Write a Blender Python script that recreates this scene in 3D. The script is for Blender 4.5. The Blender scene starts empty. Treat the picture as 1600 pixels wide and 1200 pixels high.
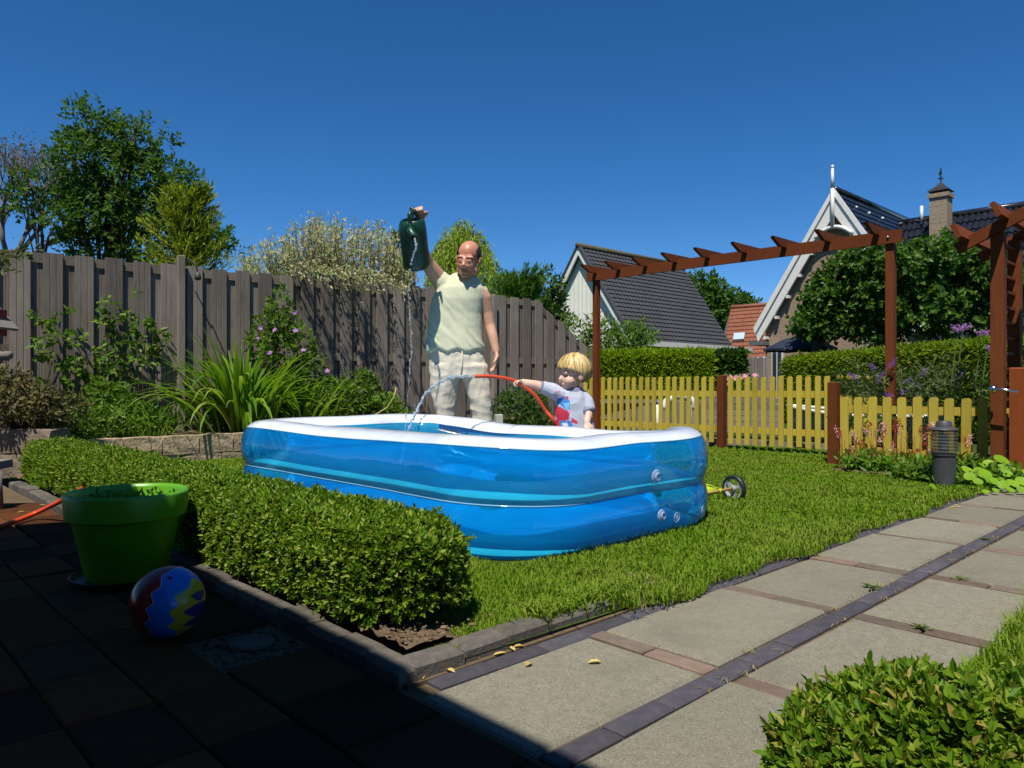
import bpy, bmesh, math, random
import numpy as np
from mathutils import Vector, Matrix, noise as mnoise
rnd = random.Random(7)
rng = np.random.default_rng(7)
scene = bpy.context.scene
COL = scene.collection

# ------------------------------------------------------------------ camera, sky, sun, exposure
HC, FPX, YH = 0.78, 1156.0, 600.0          # layout units: eye height, focal length in photo pixels, horizon row
S = 0.70 / 0.78                            # layout unit -> metre
cam_d = bpy.data.cameras.new('camera')
cam = bpy.data.objects.new('camera', cam_d); COL.objects.link(cam)
cam.location = (0, 0, HC * S); cam.rotation_euler = (math.radians(90), 0, 0)
cam_d.sensor_width = 36; cam_d.lens = FPX / 1600 * 36; cam_d.clip_start = 0.05; cam_d.clip_end = 3000
scene.camera = cam
SUN_DIR = Vector((-0.133, -0.505, 1.0)).normalized()
world = bpy.data.worlds.new('World'); scene.world = world; world.use_nodes = True
wn = world.node_tree; wn.nodes.clear()
wo = wn.nodes.new('ShaderNodeOutputWorld'); wb = wn.nodes.new('ShaderNodeBackground'); ws = wn.nodes.new('ShaderNodeTexSky')
ws.sky_type = 'NISHITA'; ws.sun_disc = False
ws.sun_elevation = math.asin(SUN_DIR.z); ws.sun_rotation = math.atan2(SUN_DIR.x, SUN_DIR.y)
ws.altitude = 0; ws.air_density = 0.65; ws.dust_density = 0.0; ws.ozone_density = 6.0
wb.inputs['Strength'].default_value = 0.09
wh = wn.nodes.new('ShaderNodeHueSaturation'); wh.inputs['Saturation'].default_value = 1.23
wn.links.new(ws.outputs[0], wh.inputs['Color']); wn.links.new(wh.outputs[0], wb.inputs[0]); wn.links.new(wb.outputs[0], wo.inputs[0])
sun_d = bpy.data.lights.new('sun', 'SUN'); sun_d.energy = 4.6; sun_d.angle = math.radians(0.53); sun_d.color = (1.0, 0.955, 0.87)
sun = bpy.data.objects.new('sun', sun_d); COL.objects.link(sun); sun.location = (0, -10, 20)
sun.rotation_euler = (-SUN_DIR).to_track_quat('-Z', 'Y').to_euler()
scene.view_settings.view_transform = 'Standard'; scene.view_settings.look = 'None'
scene.view_settings.exposure = 0.52; scene.view_settings.gamma = 1.0; scene.view_settings.use_curve_mapping = False
scene.cycles.max_bounces = 8; scene.cycles.transparent_max_bounces = 16
scene.cycles.sample_clamp_indirect = 4.0; scene.cycles.caustics_refractive = False; scene.cycles.caustics_reflective = False

# ------------------------------------------------------------------ layout helpers
UX, UY = 0.725, 0.689                      # garden axes: u runs with the path, v across it
def uv(u, v, z=0.0): return np.array((UX * u - UY * v, UY * u + UX * v, z))
def at(px, py, D): return np.array(((px - 800) / FPX * D, D, HC + (YH - py) / FPX * D))
def gr(px, py, z=0.0):
    D = FPX * (HC - z) / (py - YH); return np.array(((px - 800) / FPX * D, D, z))
def touv(p): return np.array((UX * p[0] + UY * p[1], -UY * p[0] + UX * p[1]))
Uv, Vv, Zv = np.array((UX, UY, 0)), np.array((-UY, UX, 0)), np.array((0, 0, 1.0))
def nrm(a):
    a = np.asarray(a, float); n = np.linalg.norm(a, axis=-1, keepdims=True); n[n == 0] = 1; return a / n
BASE = {}
def thing(name, label, cat, loc=(0, 0, 0), group=None):
    o = bpy.data.objects.new(name, None); COL.objects.link(o); o.empty_display_size = 0.1
    o.location = np.asarray(loc, float) * S; BASE[o.name] = np.asarray(loc, float)
    return tag(o, label, cat, group)
def tag(o, label=None, cat=None, group=None, kind=None):
    if label: o['label'] = label
    if cat: o['category'] = cat
    if group: o['group'] = group
    if kind: o['kind'] = kind
    return o
def link(name, mesh, parent=None, loc=None):
    o = bpy.data.objects.new(name, mesh); COL.objects.link(o)
    if parent is not None:
        o.parent = parent; BASE[o.name] = BASE[parent.name]
    else:
        BASE[o.name] = np.asarray(loc if loc is not None else (0, 0, 0), float); o.location = BASE[o.name] * S
    return o
def piece(name, mesh, parent, origin, axes=None, scale=1.0):
    """object sharing a mesh; axes = 3x3 with columns x,y,z (layout units)"""
    o = bpy.data.objects.new(name, mesh); COL.objects.link(o)
    M = np.eye(3) if axes is None else np.asarray(axes, float)
    M = M * np.asarray(scale)
    b = BASE[parent.name] if parent is not None else np.zeros(3)
    t = (np.asarray(origin, float) - b) * S
    if parent is not None: o.parent = parent
    BASE[o.name] = b
    o.matrix_basis = Matrix(((M[0, 0], M[0, 1], M[0, 2], t[0]), (M[1, 0], M[1, 1], M[1, 2], t[1]), (M[2, 0], M[2, 1], M[2, 2], t[2]), (0, 0, 0, 1)))
    return o
def np_mesh(name, V, F, mats=(), smooth=False, mi=None):
    """V (n,3) layout units, F (m,k)"""
    me = bpy.data.meshes.new(name); V = np.asarray(V, np.float32) * S; F = np.asarray(F, np.int32)
    m, k = F.shape
    me.vertices.add(len(V)); me.vertices.foreach_set('co', V.ravel())
    me.loops.add(m * k); me.loops.foreach_set('vertex_index', F.ravel())
    me.polygons.add(m); me.polygons.foreach_set('loop_start', np.arange(0, m * k, k, dtype=np.int32))
    me.polygons.foreach_set('use_smooth', np.full(m, smooth, bool))
    for a in mats: me.materials.append(a)
    if mi is not None: me.polygons.foreach_set('material_index', np.asarray(mi, np.int32))
    me.update(calc_edges=True); return me
class MB:
    def __init__(s): s.v = []; s.f = []; s.m = []
    def add(s, vs, fs, mi=0):
        b = len(s.v); s.v.extend([tuple(map(float, p)) for p in vs])
        for f in fs: s.f.append([b + i for i in f]); s.m.append(mi)
        return s
    def box(s, c, ax, ay, az, mi=0, ch=0.0):
        """c centre, ax/ay/az half vectors; ch = chamfer of the +z rim"""
        c, ax, ay, az = [np.asarray(q, float) for q in (c, ax, ay, az)]
        q = [(-1, -1), (1, -1), (1, 1), (-1, 1)]
        if ch <= 0:
            vs = [c + ax * x + ay * y - az for x, y in q] + [c + ax * x + ay * y + az for x, y in q]
            fs = [(3, 2, 1, 0), (4, 5, 6, 7)] + [(i, (i + 1) % 4, 4 + (i + 1) % 4, 4 + i) for i in range(4)]
        else:
            la, lb, lc = [np.linalg.norm(k) for k in (ax, ay, az)]
            fa, fb, fc = 1 - ch / la, 1 - ch / lb, 1 - ch / lc
            vs = [c + ax * x + ay * y - az for x, y in q] + [c + ax * x + ay * y + az * fc for x, y in q] + [c + ax * x * fa + ay * y * fb + az for x, y in q]
            fs = [(3, 2, 1, 0), (8, 9, 10, 11)] + [(i, (i + 1) % 4, 4 + (i + 1) % 4, 4 + i) for i in range(4)] + [(4 + i, 4 + (i + 1) % 4, 8 + (i + 1) % 4, 8 + i) for i in range(4)]
        return s.add(vs, fs, mi)
    def bar(s, a, b, wdt, hgt, up=(0, 0, 1), mi=0):
        a, b = np.asarray(a, float), np.asarray(b, float); d = nrm(b - a); sd = nrm(np.cross(d, up)); u2 = np.cross(sd, d)
        return s.box((a + b) / 2, (b - a) / 2, sd * wdt / 2, u2 * hgt / 2, mi)
    def loft(s, rings, mi=0, caps=True, closed=True):
        n = len(rings[0]); vs = [p for r in rings for p in r]; fs = []
        for i in range(len(rings) - 1):
            for j in range(n if closed else n - 1):
                k = (j + 1) % n; fs.append((i * n + j, i * n + k, (i + 1) * n + k, (i + 1) * n + j))
        if caps: fs += [tuple(range(n))[::-1], tuple((len(rings) - 1) * n + j for j in range(n))]
        return s.add(vs, fs, mi)
    def tube(s, pts, radii, n=8, mi=0, caps=True, up=(0, 0, 1), flat=1.0):
        pts = np.asarray(pts, float); radii = np.broadcast_to(np.asarray(radii, float), (len(pts),)); rings = []
        ref = np.asarray(up, float); prev = None
        for i, p in enumerate(pts):
            d = nrm(pts[min(i + 1, len(pts) - 1)] - pts[max(i - 1, 0)])
            sd = np.cross(d, ref) if prev is None else prev - d * np.dot(prev, d)
            if np.linalg.norm(sd) < 1e-4: sd = np.cross(d, (0.3, 1, 0.1))
            sd = nrm(sd); prev = sd; u2 = np.cross(sd, d)
            rings.append([p + radii[i] * (sd * math.cos(t) + u2 * flat * math.sin(t)) for t in [2 * math.pi * k / n for k in range(n)]])
        return s.loft(rings, mi, caps)
    def lathe(s, prof, c=(0, 0, 0), n=24, mi=0, axes=None, caps=False, sx=1, sy=1):
        A = np.eye(3) if axes is None else np.asarray(axes, float); c = np.asarray(c, float)
        rings = [[c + A @ np.array((r * sx * math.cos(2 * math.pi * k / n), r * sy * math.sin(2 * math.pi * k / n), z)) for k in range(n)] for r, z in prof]
        return s.loft(rings, mi, caps)
    def ell(s, c, r, R=None, mi=0, n=12, m=8):
        R = np.eye(3) if R is None else np.asarray(R, float); c = np.asarray(c, float); r = np.broadcast_to(np.asarray(r, float), (3,))
        vs = [c + R @ (r * np.array((0, 0, -1)))]
        for i in range(1, m):
            a = -math.pi / 2 + math.pi * i / m
            for k in range(n): vs.append(c + R @ (r * np.array((math.cos(a) * math.cos(2 * math.pi * k / n), math.cos(a) * math.sin(2 * math.pi * k / n), math.sin(a)))))
        vs.append(c + R @ (r * np.array((0, 0, 1)))); L = len(vs) - 1; fs = []
        for k in range(n):
            fs.append((0, 1 + (k + 1) % n, 1 + k)); fs.append((L, L - n + k, L - n + (k + 1) % n))
        for i in range(m - 2):
            for k in range(n):
                a = 1 + i * n + k; b = 1 + i * n + (k + 1) % n; fs.append((a, b, b + n, a + n))
        return s.add(vs, fs, mi)
    def prism(s, poly, d, mi=0):
        """closed polygon (list of 3D points) extruded by vector d"""
        n = len(poly); d = np.asarray(d, float); P = [np.asarray(p, float) for p in poly]
        return s.add(P + [p + d for p in P], [tuple(range(n))[::-1], tuple(range(n, 2 * n))] + [(i, (i + 1) % n, n + (i + 1) % n, n + i) for i in range(n)], mi)
    def mesh(s, name, mats, smooth=False, org=(0, 0, 0)):
        me = bpy.data.meshes.new(name); o = np.asarray(org, float)
        me.from_pydata([tuple((np.asarray(p) - o) * S) for p in s.v], [], s.f)
        for a in (mats if isinstance(mats, (list, tuple)) else [mats]): me.materials.append(a)
        if any(s.m): me.polygons.foreach_set('material_index', s.m)
        if smooth: me.polygons.foreach_set('use_smooth', [True] * len(s.f))
        me.update(); bm = bmesh.new(); bm.from_mesh(me); bmesh.ops.recalc_face_normals(bm, faces=bm.faces); bm.to_mesh(me); bm.free()
        return me
    def build(s, name, mats, parent=None, smooth=False, loc=None):
        if parent is None and loc is None:
            a = np.array(s.v); loc = ((a[:, 0].min() + a[:, 0].max()) / 2, (a[:, 1].min() + a[:, 1].max()) / 2, a[:, 2].min())
        org = BASE[parent.name] if parent is not None else loc
        return link(name, s.mesh(name, mats, smooth, org), parent, loc)
def autosmooth(o, ang=35):
    me = o.data; me.polygons.foreach_set('use_smooth', [True] * len(me.polygons))
    try: me.set_sharp_from_angle(angle=math.radians(ang))
    except Exception: pass
    return o

# ------------------------------------------------------------------ materials
class NT:
    def __init__(s, name):
        s.mat = bpy.data.materials.new(name); s.mat.use_nodes = True; s.t = s.mat.node_tree; s.t.nodes.clear()
        s.out = s.n('ShaderNodeOutputMaterial')
    def n(s, typ, **kw):
        a = s.t.nodes.new(typ)
        for k, v in kw.items():
            if k.startswith('_'): setattr(a, k[1:], v)
            else:
                key = int(k[1:]) if k[0] == 'i' and k[1:].isdigit() else k.replace('__', ' ')
                if isinstance(v, bpy.types.NodeSocket): s.t.links.new(v, a.inputs[key])
                else: a.inputs[key].default_value = v
        return a
    def ln(s, a, b): s.t.links.new(a, b)
    def ramp(s, fac, stops, interp='LINEAR'):
        r = s.n('ShaderNodeValToRGB'); r.color_ramp.interpolation = interp; e = r.color_ramp.elements
        while len(e) > 1: e.remove(e[0])
        e[0].position = stops[0][0]; e[0].color = (*stops[0][1], 1)
        for p, c in stops[1:]:
            q = e.new(p); q.color = (*c, 1)
        s.ln(fac, r.inputs[0]); return r.outputs[0]
    def mix(s, fac, a, b, mode='MIX'):
        m = s.n('ShaderNodeMix', _data_type='RGBA', _blend_type=mode)
        for sock, v in ((m.inputs[0], fac), (m.inputs[6], a), (m.inputs[7], b)):
            if isinstance(v, bpy.types.NodeSocket): s.ln(v, sock)
            elif isinstance(v, (int, float)): sock.default_value = v
            else: sock.default_value = (*v, 1)
        return m.outputs[2]
    def noise(s, scale, detail=4, vec=None, stretch=None, rough=0.55):
        if vec is None: vec = s.n('ShaderNodeTexCoord').outputs['Object']
        if stretch is not None: vec = s.n('ShaderNodeMapping', Vector=vec, Scale=stretch).outputs[0]
        return s.n('ShaderNodeTexNoise', Vector=vec, Scale=scale, Detail=detail, Roughness=rough).outputs[0]
    def bump(s, h, strength, dist=0.01, normal=None):
        b = s.n('ShaderNodeBump', Strength=strength, Distance=dist, Height=h)
        if normal is not None: s.ln(normal, b.inputs['Normal'])
        return b.outputs[0]
    def done(s, shader): s.ln(shader, s.out.inputs[0]); return s.mat
AF = 0.83
def dim(c): return None if c is None else tuple(AF * q for q in c)
def m_surf(name, c1, c2, scale=8, rough=0.7, spec=0.4, bump=0.2, bscale=60, objvar=0.0, islvar=0.0, stretch=None, c3=None, big=1.2, bdist=0.004, metal=0.0, coat=0.0):
    c1, c2, c3 = dim(c1), dim(c2), dim(c3)
    t = NT(name); n1 = t.noise(scale, 5, stretch=stretch); n2 = t.noise(big, 3)
    stops = [(0.3, c1), (0.7, c2)] if c3 is None else [(0.25, c1), (0.5, c2), (0.75, c3)]
    col = t.ramp(n1, stops)
    col = t.mix(0.35, col, t.ramp(n2, stops))
    for amt, src in ((objvar, 'o'), (islvar, 'i')):
        if amt > 0:
            r = t.n('ShaderNodeObjectInfo').outputs['Random'] if src == 'o' else t.n('ShaderNodeNewGeometry').outputs['Random Per Island']
            v = t.n('ShaderNodeMapRange', Value=r, i3=1 - amt, i4=1 + amt).outputs[0]
            hs = t.n('ShaderNodeHueSaturation', Value=v, Color=col); col = hs.outputs[0]
    bs = t.n('ShaderNodeBsdfPrincipled', Base__Color=col, Roughness=rough, Metallic=metal)
    bs.inputs['Specular IOR Level'].default_value = spec; bs.inputs['Coat Weight'].default_value = coat
    if bump > 0: t.ln(t.bump(t.noise(bscale, 4, stretch=stretch), bump, bdist), bs.inputs['Normal'])
    return t.done(bs.outputs[0])
def m_leaf(name, cols, trans=0.35, rough=0.45, spec=0.35, tcol=None, patch=0.0):
    """cols: list of leaf colours spread at random over the leaves"""
    t = NT(name); r = t.n('ShaderNodeNewGeometry').outputs['Random Per Island']
    ri = t.n('ShaderNodeObjectInfo').outputs['Random']
    r = t.n('ShaderNodeMath', _operation='FRACT', i0=t.n('ShaderNodeMath', _operation='ADD', i0=r, i1=ri).outputs[0]).outputs[0]
    k = len(cols); col = t.ramp(r, [(i / max(1, k - 1), c) for i, c in enumerate(cols)])
    if patch > 0:
        n = t.noise(2.2, 2); col = t.mix(t.n('ShaderNodeMapRange', Value=n, i1=0.35, i2=0.7, i3=0.0, i4=patch).outputs[0], col, cols[-1])
    bs = t.n('ShaderNodeBsdfPrincipled', Base__Color=col, Roughness=rough); bs.inputs['Specular IOR Level'].default_value = spec
    tc = t.mix(1.0, col, tcol or (1.25, 1.35, 0.6), 'MULTIPLY')
    tr = t.n('ShaderNodeBsdfTranslucent', Color=tc)
    mx = t.n('ShaderNodeMixShader', Fac=trans); t.ln(bs.outputs[0], mx.inputs[1]); t.ln(tr.outputs[0], mx.inputs[2])
    return t.done(mx.outputs[0])
def m_wood(name, c1, c2, rough=0.65, axis=2, objvar=0.2, spec=0.3, bump=0.35, sc=6, knots=0.0):
    c1, c2 = dim(c1), dim(c2)
    t = NT(name); st = [14.0, 14.0, 14.0]; st[axis] = 0.8
    vec = t.n('ShaderNodeTexCoord').outputs['Object']
    rv = t.n('ShaderNodeObjectInfo').outputs['Random']
    off = t.n('ShaderNodeVectorMath', _operation='ADD', i0=vec, i1=t.n('ShaderNodeCombineXYZ', X=t.n('ShaderNodeMath', _operation='MULTIPLY', i0=rv, i1=37.0).outputs[0], Y=rv, Z=t.n('ShaderNodeMath', _operation='MULTIPLY', i0=rv, i1=91.0).outputs[0]).outputs[0]).outputs[0]
    g = t.noise(sc, 6, vec=off, stretch=st, rough=0.65); big = t.noise(1.6, 3, vec=off)
    col = t.ramp(g, [(0.3, c1), (0.7, c2)]); col = t.mix(0.4, col, t.ramp(big, [(0.3, c1), (0.75, c2)]))
    v = t.n('ShaderNodeMapRange', Value=rv, i3=1 - objvar, i4=1 + objvar).outputs[0]
    col = t.n('ShaderNodeHueSaturation', Value=v, Color=col).outputs[0]
    if knots > 0:
        kn = t.n('ShaderNodeTexVoronoi', Vector=t.n('ShaderNodeMapping', Vector=off, Scale=(6, 6, 2.2)).outputs[0], Scale=1.0).outputs[0]
        kf = t.n('ShaderNodeMapRange', Value=kn, i1=0.05, i2=0.16, i3=knots, i4=0.0).outputs[0]; col = t.mix(kf, col, tuple(0.25 * q for q in c1))
    bs = t.n('ShaderNodeBsdfPrincipled', Base__Color=col, Roughness=rough); bs.inputs['Specular IOR Level'].default_value = spec
    t.ln(t.bump(g, bump, 0.003), bs.inputs['Normal'])
    return t.done(bs.outputs[0])
def m_plain(name, c, rough=0.5, spec=0.5, metal=0.0, coat=0.0, var=0.08):
    return m_surf(name, tuple(q * (1 - var) for q in c), tuple(min(1, q * (1 + var)) for q in c), 14, rough, spec, 0.05, 90, metal=metal, coat=coat)

# ------------------------------------------------------------------ foliage helpers
def rdir(n): return nrm(rng.normal(size=(n, 3)))
def leafgeo(P, A, N, L, Wd, rich=False, fold=0.18, droop=0.12):
    """leaves with base P, axis A, normal hint N"""
    P, A, N = [np.asarray(q, float) for q in (P, A, N)]; n = len(P)
    L = np.broadcast_to(np.asarray(L, float), (n,))[:, None]; Wd = np.broadcast_to(np.asarray(Wd, float), (n,))[:, None]
    A = nrm(A); sd = nrm(np.cross(A, N)); up = np.cross(sd, A)
    if rich:
        st = [(0, 0, 0), (0.28, 0.46, fold), (0.66, 0.42, fold * 0.8), (1.0, 0, -droop), (0.66, -0.42, fold * 0.8), (0.28, -0.46, fold)]
        V = np.stack([P + A * L * a + sd * Wd * b + up * Wd * c for a, b, c in st], 1).reshape(-1, 3)
        i = np.arange(n)[:, None] * 6; F = np.concatenate([i + np.array([0, 1, 2, 3]), i + np.array([0, 3, 4, 5])], 1).reshape(-1, 4)
    else:
        st = [(0, 0, 0), (0.45, 0.5, fold), (1.0, 0, -droop), (0.45, -0.5, fold)]
        V = np.stack([P + A * L * a + sd * Wd * b + up * Wd * c for a, b, c in st], 1).reshape(-1, 3)
        i = np.arange(n)[:, None] * 4; F = np.concatenate([i + np.array([0, 1, 2]), i + np.array([0, 2, 3])], 1).reshape(-1, 3)
    return V, F
def leafobj(name, P, A, N, L, Wd, mat, parent, rich=False, kind=None, fold=0.18, droop=0.12):
    V, F = leafgeo(np.asarray(P, float) - BASE[parent.name], A, N, L, Wd, rich, fold, droop)
    o = link(name, np_mesh(name, V, F, [mat]), parent)
    if kind: o['kind'] = kind
    return o
def leafparts(name, P, A, N, L, Wd, mat, parent, rich=True, fold=0.18, droop=0.12, variants=4):
    """each leaf an object of its own, sharing a few meshes"""
    ms = []
    for k in range(variants):
        V, F = leafgeo([(0, 0, 0)], [(1, 0, 0)], [(0, 0, 1)], 1.0, 1.0, rich, fold * (0.6 + 0.3 * k), droop * (0.4 + 0.5 * k)); ms.append(np_mesh(name, V, F, [mat]))
    L = np.broadcast_to(np.asarray(L, float), (len(P),)); Wd = np.broadcast_to(np.asarray(Wd, float), (len(P),))
    A = nrm(A); sd = nrm(np.cross(N, A)); up = np.cross(A, sd)
    for i in range(len(P)):
        piece(name, ms[i % variants], parent, P[i], np.stack([A[i] * L[i], sd[i] * Wd[i], up[i] * Wd[i]], 1))
def rosettes(P, D, n, spread=0.9, length=0.0):
    """n leaves round each shoot at P with shoot direction D -> base, axis, normal"""
    m = len(P); D = nrm(D); t = nrm(np.cross(D, rdir(m))); b = np.cross(D, t)
    k = np.tile(np.arange(n), m); idx = np.repeat(np.arange(m), n); ang = k * 2.4 + np.repeat(rng.uniform(0, 6.3, m), n) + rng.normal(0, 0.25, m * n)
    rad = t[idx] * np.cos(ang)[:, None] + b[idx] * np.sin(ang)[:, None]
    f = (k / n)[:, None]; sp = spread * (1.15 - 0.75 * f)
    A = nrm(D[idx] * (1.0 - 0.35 * sp) + rad * sp + 0.2 * rdir(m * n)); B = P[idx] + D[idx] * f * length
    return B, A, nrm(D[idx] - rad * 0.4 + 0.25 * rdir(m * n)), k
def in_view(P, mx=0.78, my=0.60):
    return (P[:, 1] > 0.3) & (np.abs(P[:, 0] / P[:, 1]) < mx)
# ================================================================== materials used by the setting
M_soil = m_surf('soil', (0.09, 0.06, 0.037), (0.24, 0.17, 0.11), 30, 0.95, 0.1, 1.0, 45, bdist=0.02)
M_field = m_surf('field_grass', (0.03, 0.05, 0.012), (0.06, 0.085, 0.02), 3, 0.95, 0.1, 0.6, 30)
M_turf = m_surf('turf', (0.04, 0.075, 0.008), (0.085, 0.13, 0.018), 26, 0.95, 0.05, 1.0, 60, bdist=0.02)
M_sand = m_surf('joint_sand', (0.10, 0.07, 0.042), (0.18, 0.13, 0.08), 40, 0.95, 0.03, 0.6, 120)
def m_slab():
    t = NT('concrete_slab'); rv = t.n('ShaderNodeObjectInfo').outputs['Random']; tc = t.n('ShaderNodeTexCoord').outputs['Object']
    vec = t.n('ShaderNodeVectorMath', _operation='ADD', i0=tc, i1=t.n('ShaderNodeCombineXYZ', X=t.n('ShaderNodeMath', _operation='MULTIPLY', i0=rv, i1=53.0).outputs[0], Y=rv, Z=rv).outputs[0]).outputs[0]
    fine = t.noise(230, 3, vec=vec); mid = t.noise(34, 5, vec=vec, rough=.7); st = t.noise(4.2, 6, vec=vec, rough=.65); st2 = t.noise(9.0, 5, vec=vec, rough=.7)
    col = t.ramp(fine, [(.32, (.092, .082, .057)), (.46, (.177, .161, .117)), (.6, (.198, .181, .133)), (.72, (.32, .298, .235))])
    col = t.mix(.35, col, t.ramp(mid, [(.3, (.115, .105, .08)), (.7, (.215, .2, .158))]))
    col = t.mix(t.n('ShaderNodeMapRange', Value=st, i1=.48, i2=.70, i3=0.0, i4=.42).outputs[0], col, (.10, .094, .066))
    col = t.mix(t.n('ShaderNodeMapRange', Value=st2, i1=.60, i2=.72, i3=0.0, i4=.40).outputs[0], col, (.24, .225, .18))
    col = t.n('ShaderNodeHueSaturation', Value=t.n('ShaderNodeMapRange', Value=rv, i3=.90, i4=1.12).outputs[0], Color=col).outputs[0]
    b = t.n('ShaderNodeBsdfPrincipled', Base__Color=col, Roughness=.92); b.inputs['Specular IOR Level'].default_value = .15
    t.ln(t.bump(fine, .35, .002, t.bump(mid, .3, .004)), b.inputs['Normal']); return t.done(b.outputs[0])
M_slab = m_slab()
M_dark_brick = m_surf('blue_black_brick', (0.05, 0.046, 0.058), (0.10, 0.09, 0.105), 30, 0.75, 0.35, 0.4, 120, objvar=0.25)
M_kerb = m_surf('kerb_concrete', (0.075, 0.066, 0.058), (0.16, 0.142, 0.12), 28, 0.95, 0.05, 0.7, 90, objvar=0.2)
M_red_brick = m_surf('red_paving_brick', (0.145, 0.098, 0.074), (0.215, 0.155, 0.12), 25, 0.85, 0.2, 0.4, 120, objvar=0.3)
M_tile_a = m_surf('patio_tile_grey', (0.085, 0.033, 0.013), (0.13, 0.05, 0.02), 16, 0.9, 0.06, 0.35, 120, objvar=0.2)
M_tile_b = m_surf('patio_tile_rust', (0.14, 0.036, 0.011), (0.20, 0.055, 0.018), 16, 0.9, 0.06, 0.35, 120, objvar=0.2)
M_tile_c = m_surf('patio_tile_brown', (0.115, 0.038, 0.012), (0.165, 0.056, 0.019), 16, 0.9, 0.06, 0.35, 120, objvar=0.2)
M_tile_d = m_surf('patio_tile_dark', (0.05, 0.02, 0.009), (0.075, 0.031, 0.014), 16, 0.9, 0.06, 0.35, 120, objvar=0.2)
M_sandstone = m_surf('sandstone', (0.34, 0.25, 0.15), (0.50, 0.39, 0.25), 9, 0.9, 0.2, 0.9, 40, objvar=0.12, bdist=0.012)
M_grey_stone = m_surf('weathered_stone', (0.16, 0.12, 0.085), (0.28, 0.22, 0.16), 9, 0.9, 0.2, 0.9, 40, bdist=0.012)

def slab_poly(name, pts, z0, z1, mat, kind='structure'):
    mb = MB(); mb.prism([(*p[:2], z0) for p in pts], (0, 0, z1 - z0)); o = mb.build(name, mat, None, loc=(0, 0, 0)); o['kind'] = kind; return o
def uvrect(u0, u1, v0, v1): return [uv(u0, v0), uv(u1, v0), uv(u1, v1), uv(u0, v1)]
# one ground sheet to the horizon
mb = MB(); R0 = 1500.0
mb.add([(-R0, -R0, -0.12), (R0, -R0, -0.12), (R0, R0, -0.12), (-R0, R0, -0.12)], [(0, 1, 2, 3)])
g = mb.build('ground', M_field, None, loc=(0, 0, 0)); g['kind'] = 'structure'
slab_poly('patio', uvrect(-0.75, 1.10, -1.6, 7.4), -0.10, -0.012, M_sand)
slab_poly('path', uvrect(1.102, 12.5, 0.52, 1.66), -0.10, -0.012, M_sand)
slab_poly('path_edge', uvrect(1.12, 5.0, 1.571, 1.588), -0.05, -0.001, M_sand)
PATIO, PATH = bpy.data.objects['patio'], bpy.data.objects['path']
# ---- lawn with a slightly uneven surface
def sheet(name, u0, u1, v0, v1, nu, nv, zf, mat, kind='structure'):
    us = np.linspace(u0, u1, nu); vs = np.linspace(v0, v1, nv); Vt = np.array([uv(a, b, zf(a, b)) for a in us for b in vs])
    F = [(i * nv + j, (i + 1) * nv + j, (i + 1) * nv + j + 1, i * nv + j + 1) for i in range(nu - 1) for j in range(nv - 1)]
    o = link(name, np_mesh(name, Vt, F, [mat], True)); tag(o, kind=kind); return o
def lawn_z(u, v): return 0.012 + 0.012 * mnoise.noise((u * 1.3, v * 1.3, 0.3)) 
sheet('lawn', 1.21, 8.6, 1.585, 8.2, 60, 60, lawn_z, M_turf)
sheet('lawn', 1.85, 6.8, -2.5, 0.585, 40, 30, lambda u, v: 0.02 + 0.012 * mnoise.noise((u * 1.3, v * 1.3, 4.3)), M_turf)
sheet('hedge_soil', 1.195, 1.72, 1.68, 7.2, 34, 360, lambda u, v: 0.045 - .35 * max(0, u - 1.36 - (.2 if v > 2.0 else 0)) + 0.022 * mnoise.noise((u * 9, v * 9, 1)) + 0.016 * mnoise.noise((u * 26, v * 26, 2)) + .01 * mnoise.noise((u * 60, v * 60, 3)), M_soil)
sheet('flower_bed_soil', 6.45, 8.3, 1.66, 2.75, 24, 20, lambda u, v: 0.035 + 0.03 * mnoise.noise((u * 6, v * 6, 7)), M_soil)
sheet('raised_bed_soil', -1.2, 12.0, 7.56, 8.9, 90, 16, lambda u, v: 0.235 + 0.05 * mnoise.noise((u * 3, v * 3, 5)), M_soil)
sheet('canal_bank', 8.7, 30, -6, 18, 12, 12, lambda u, v: -0.06, M_field)

# ---- patio tiles, path slabs, bricks: every piece its own object
def unit_block(name, lx, ly, lz, mat, ch=0.006, jit=0.0):
    mb = MB(); mb.box((0, 0, -lz / 2), (lx / 2, 0, 0), (0, ly / 2, 0), (0, 0, lz / 2), ch=ch)
    return mb.mesh(name, mat)
UVA = np.stack([Uv, Vv, Zv], 1)
def lay(name, me, parent, u, v, z, rot=0.0, tilt=0.004):
    a = rot + rnd.gauss(0, 0.006); c, s_ = math.cos(a), math.sin(a)
    A = UVA @ np.array(((c, -s_, rnd.gauss(0, tilt)), (s_, c, rnd.gauss(0, tilt)), (0, 0, 1)))
    return piece(name, me, parent, uv(u, v, z), A)
tm = {k: unit_block('tile', 0.194, 0.312, 0.05, m, 0.005) for k, m in zip('abcd', (M_tile_a, M_tile_b, M_tile_c, M_tile_d))}
for i in range(-6, 5):
    for j in range(-3, 22):
        u, v = 0.72 - 0.2 * (4 - i), 1.765 + 0.317 * (j - 4)
        p = uv(u, v)
        if p[1] < 0.2 or abs(p[0] / p[1]) > 1.1: continue
        lay('tile', tm[rnd.choice('aabbccd')], PATIO, u, v, 0.0 + rnd.gauss(0, 0.0015))
bd = unit_block('tile', 0.262, 0.30, 0.05, M_tile_d, 0.006); bd2 = unit_block('tile', 0.262, 0.30, 0.05, M_tile_a, 0.006)
for j in range(-2, 18):
    v = 0.32 + 0.306 * j
    if abs(v - 2.16) < 0.16: continue
    lay('tile', bd if rnd.random() < .75 else bd2, PATIO, 0.958, v, rnd.gauss(0, 0.0015))
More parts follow.
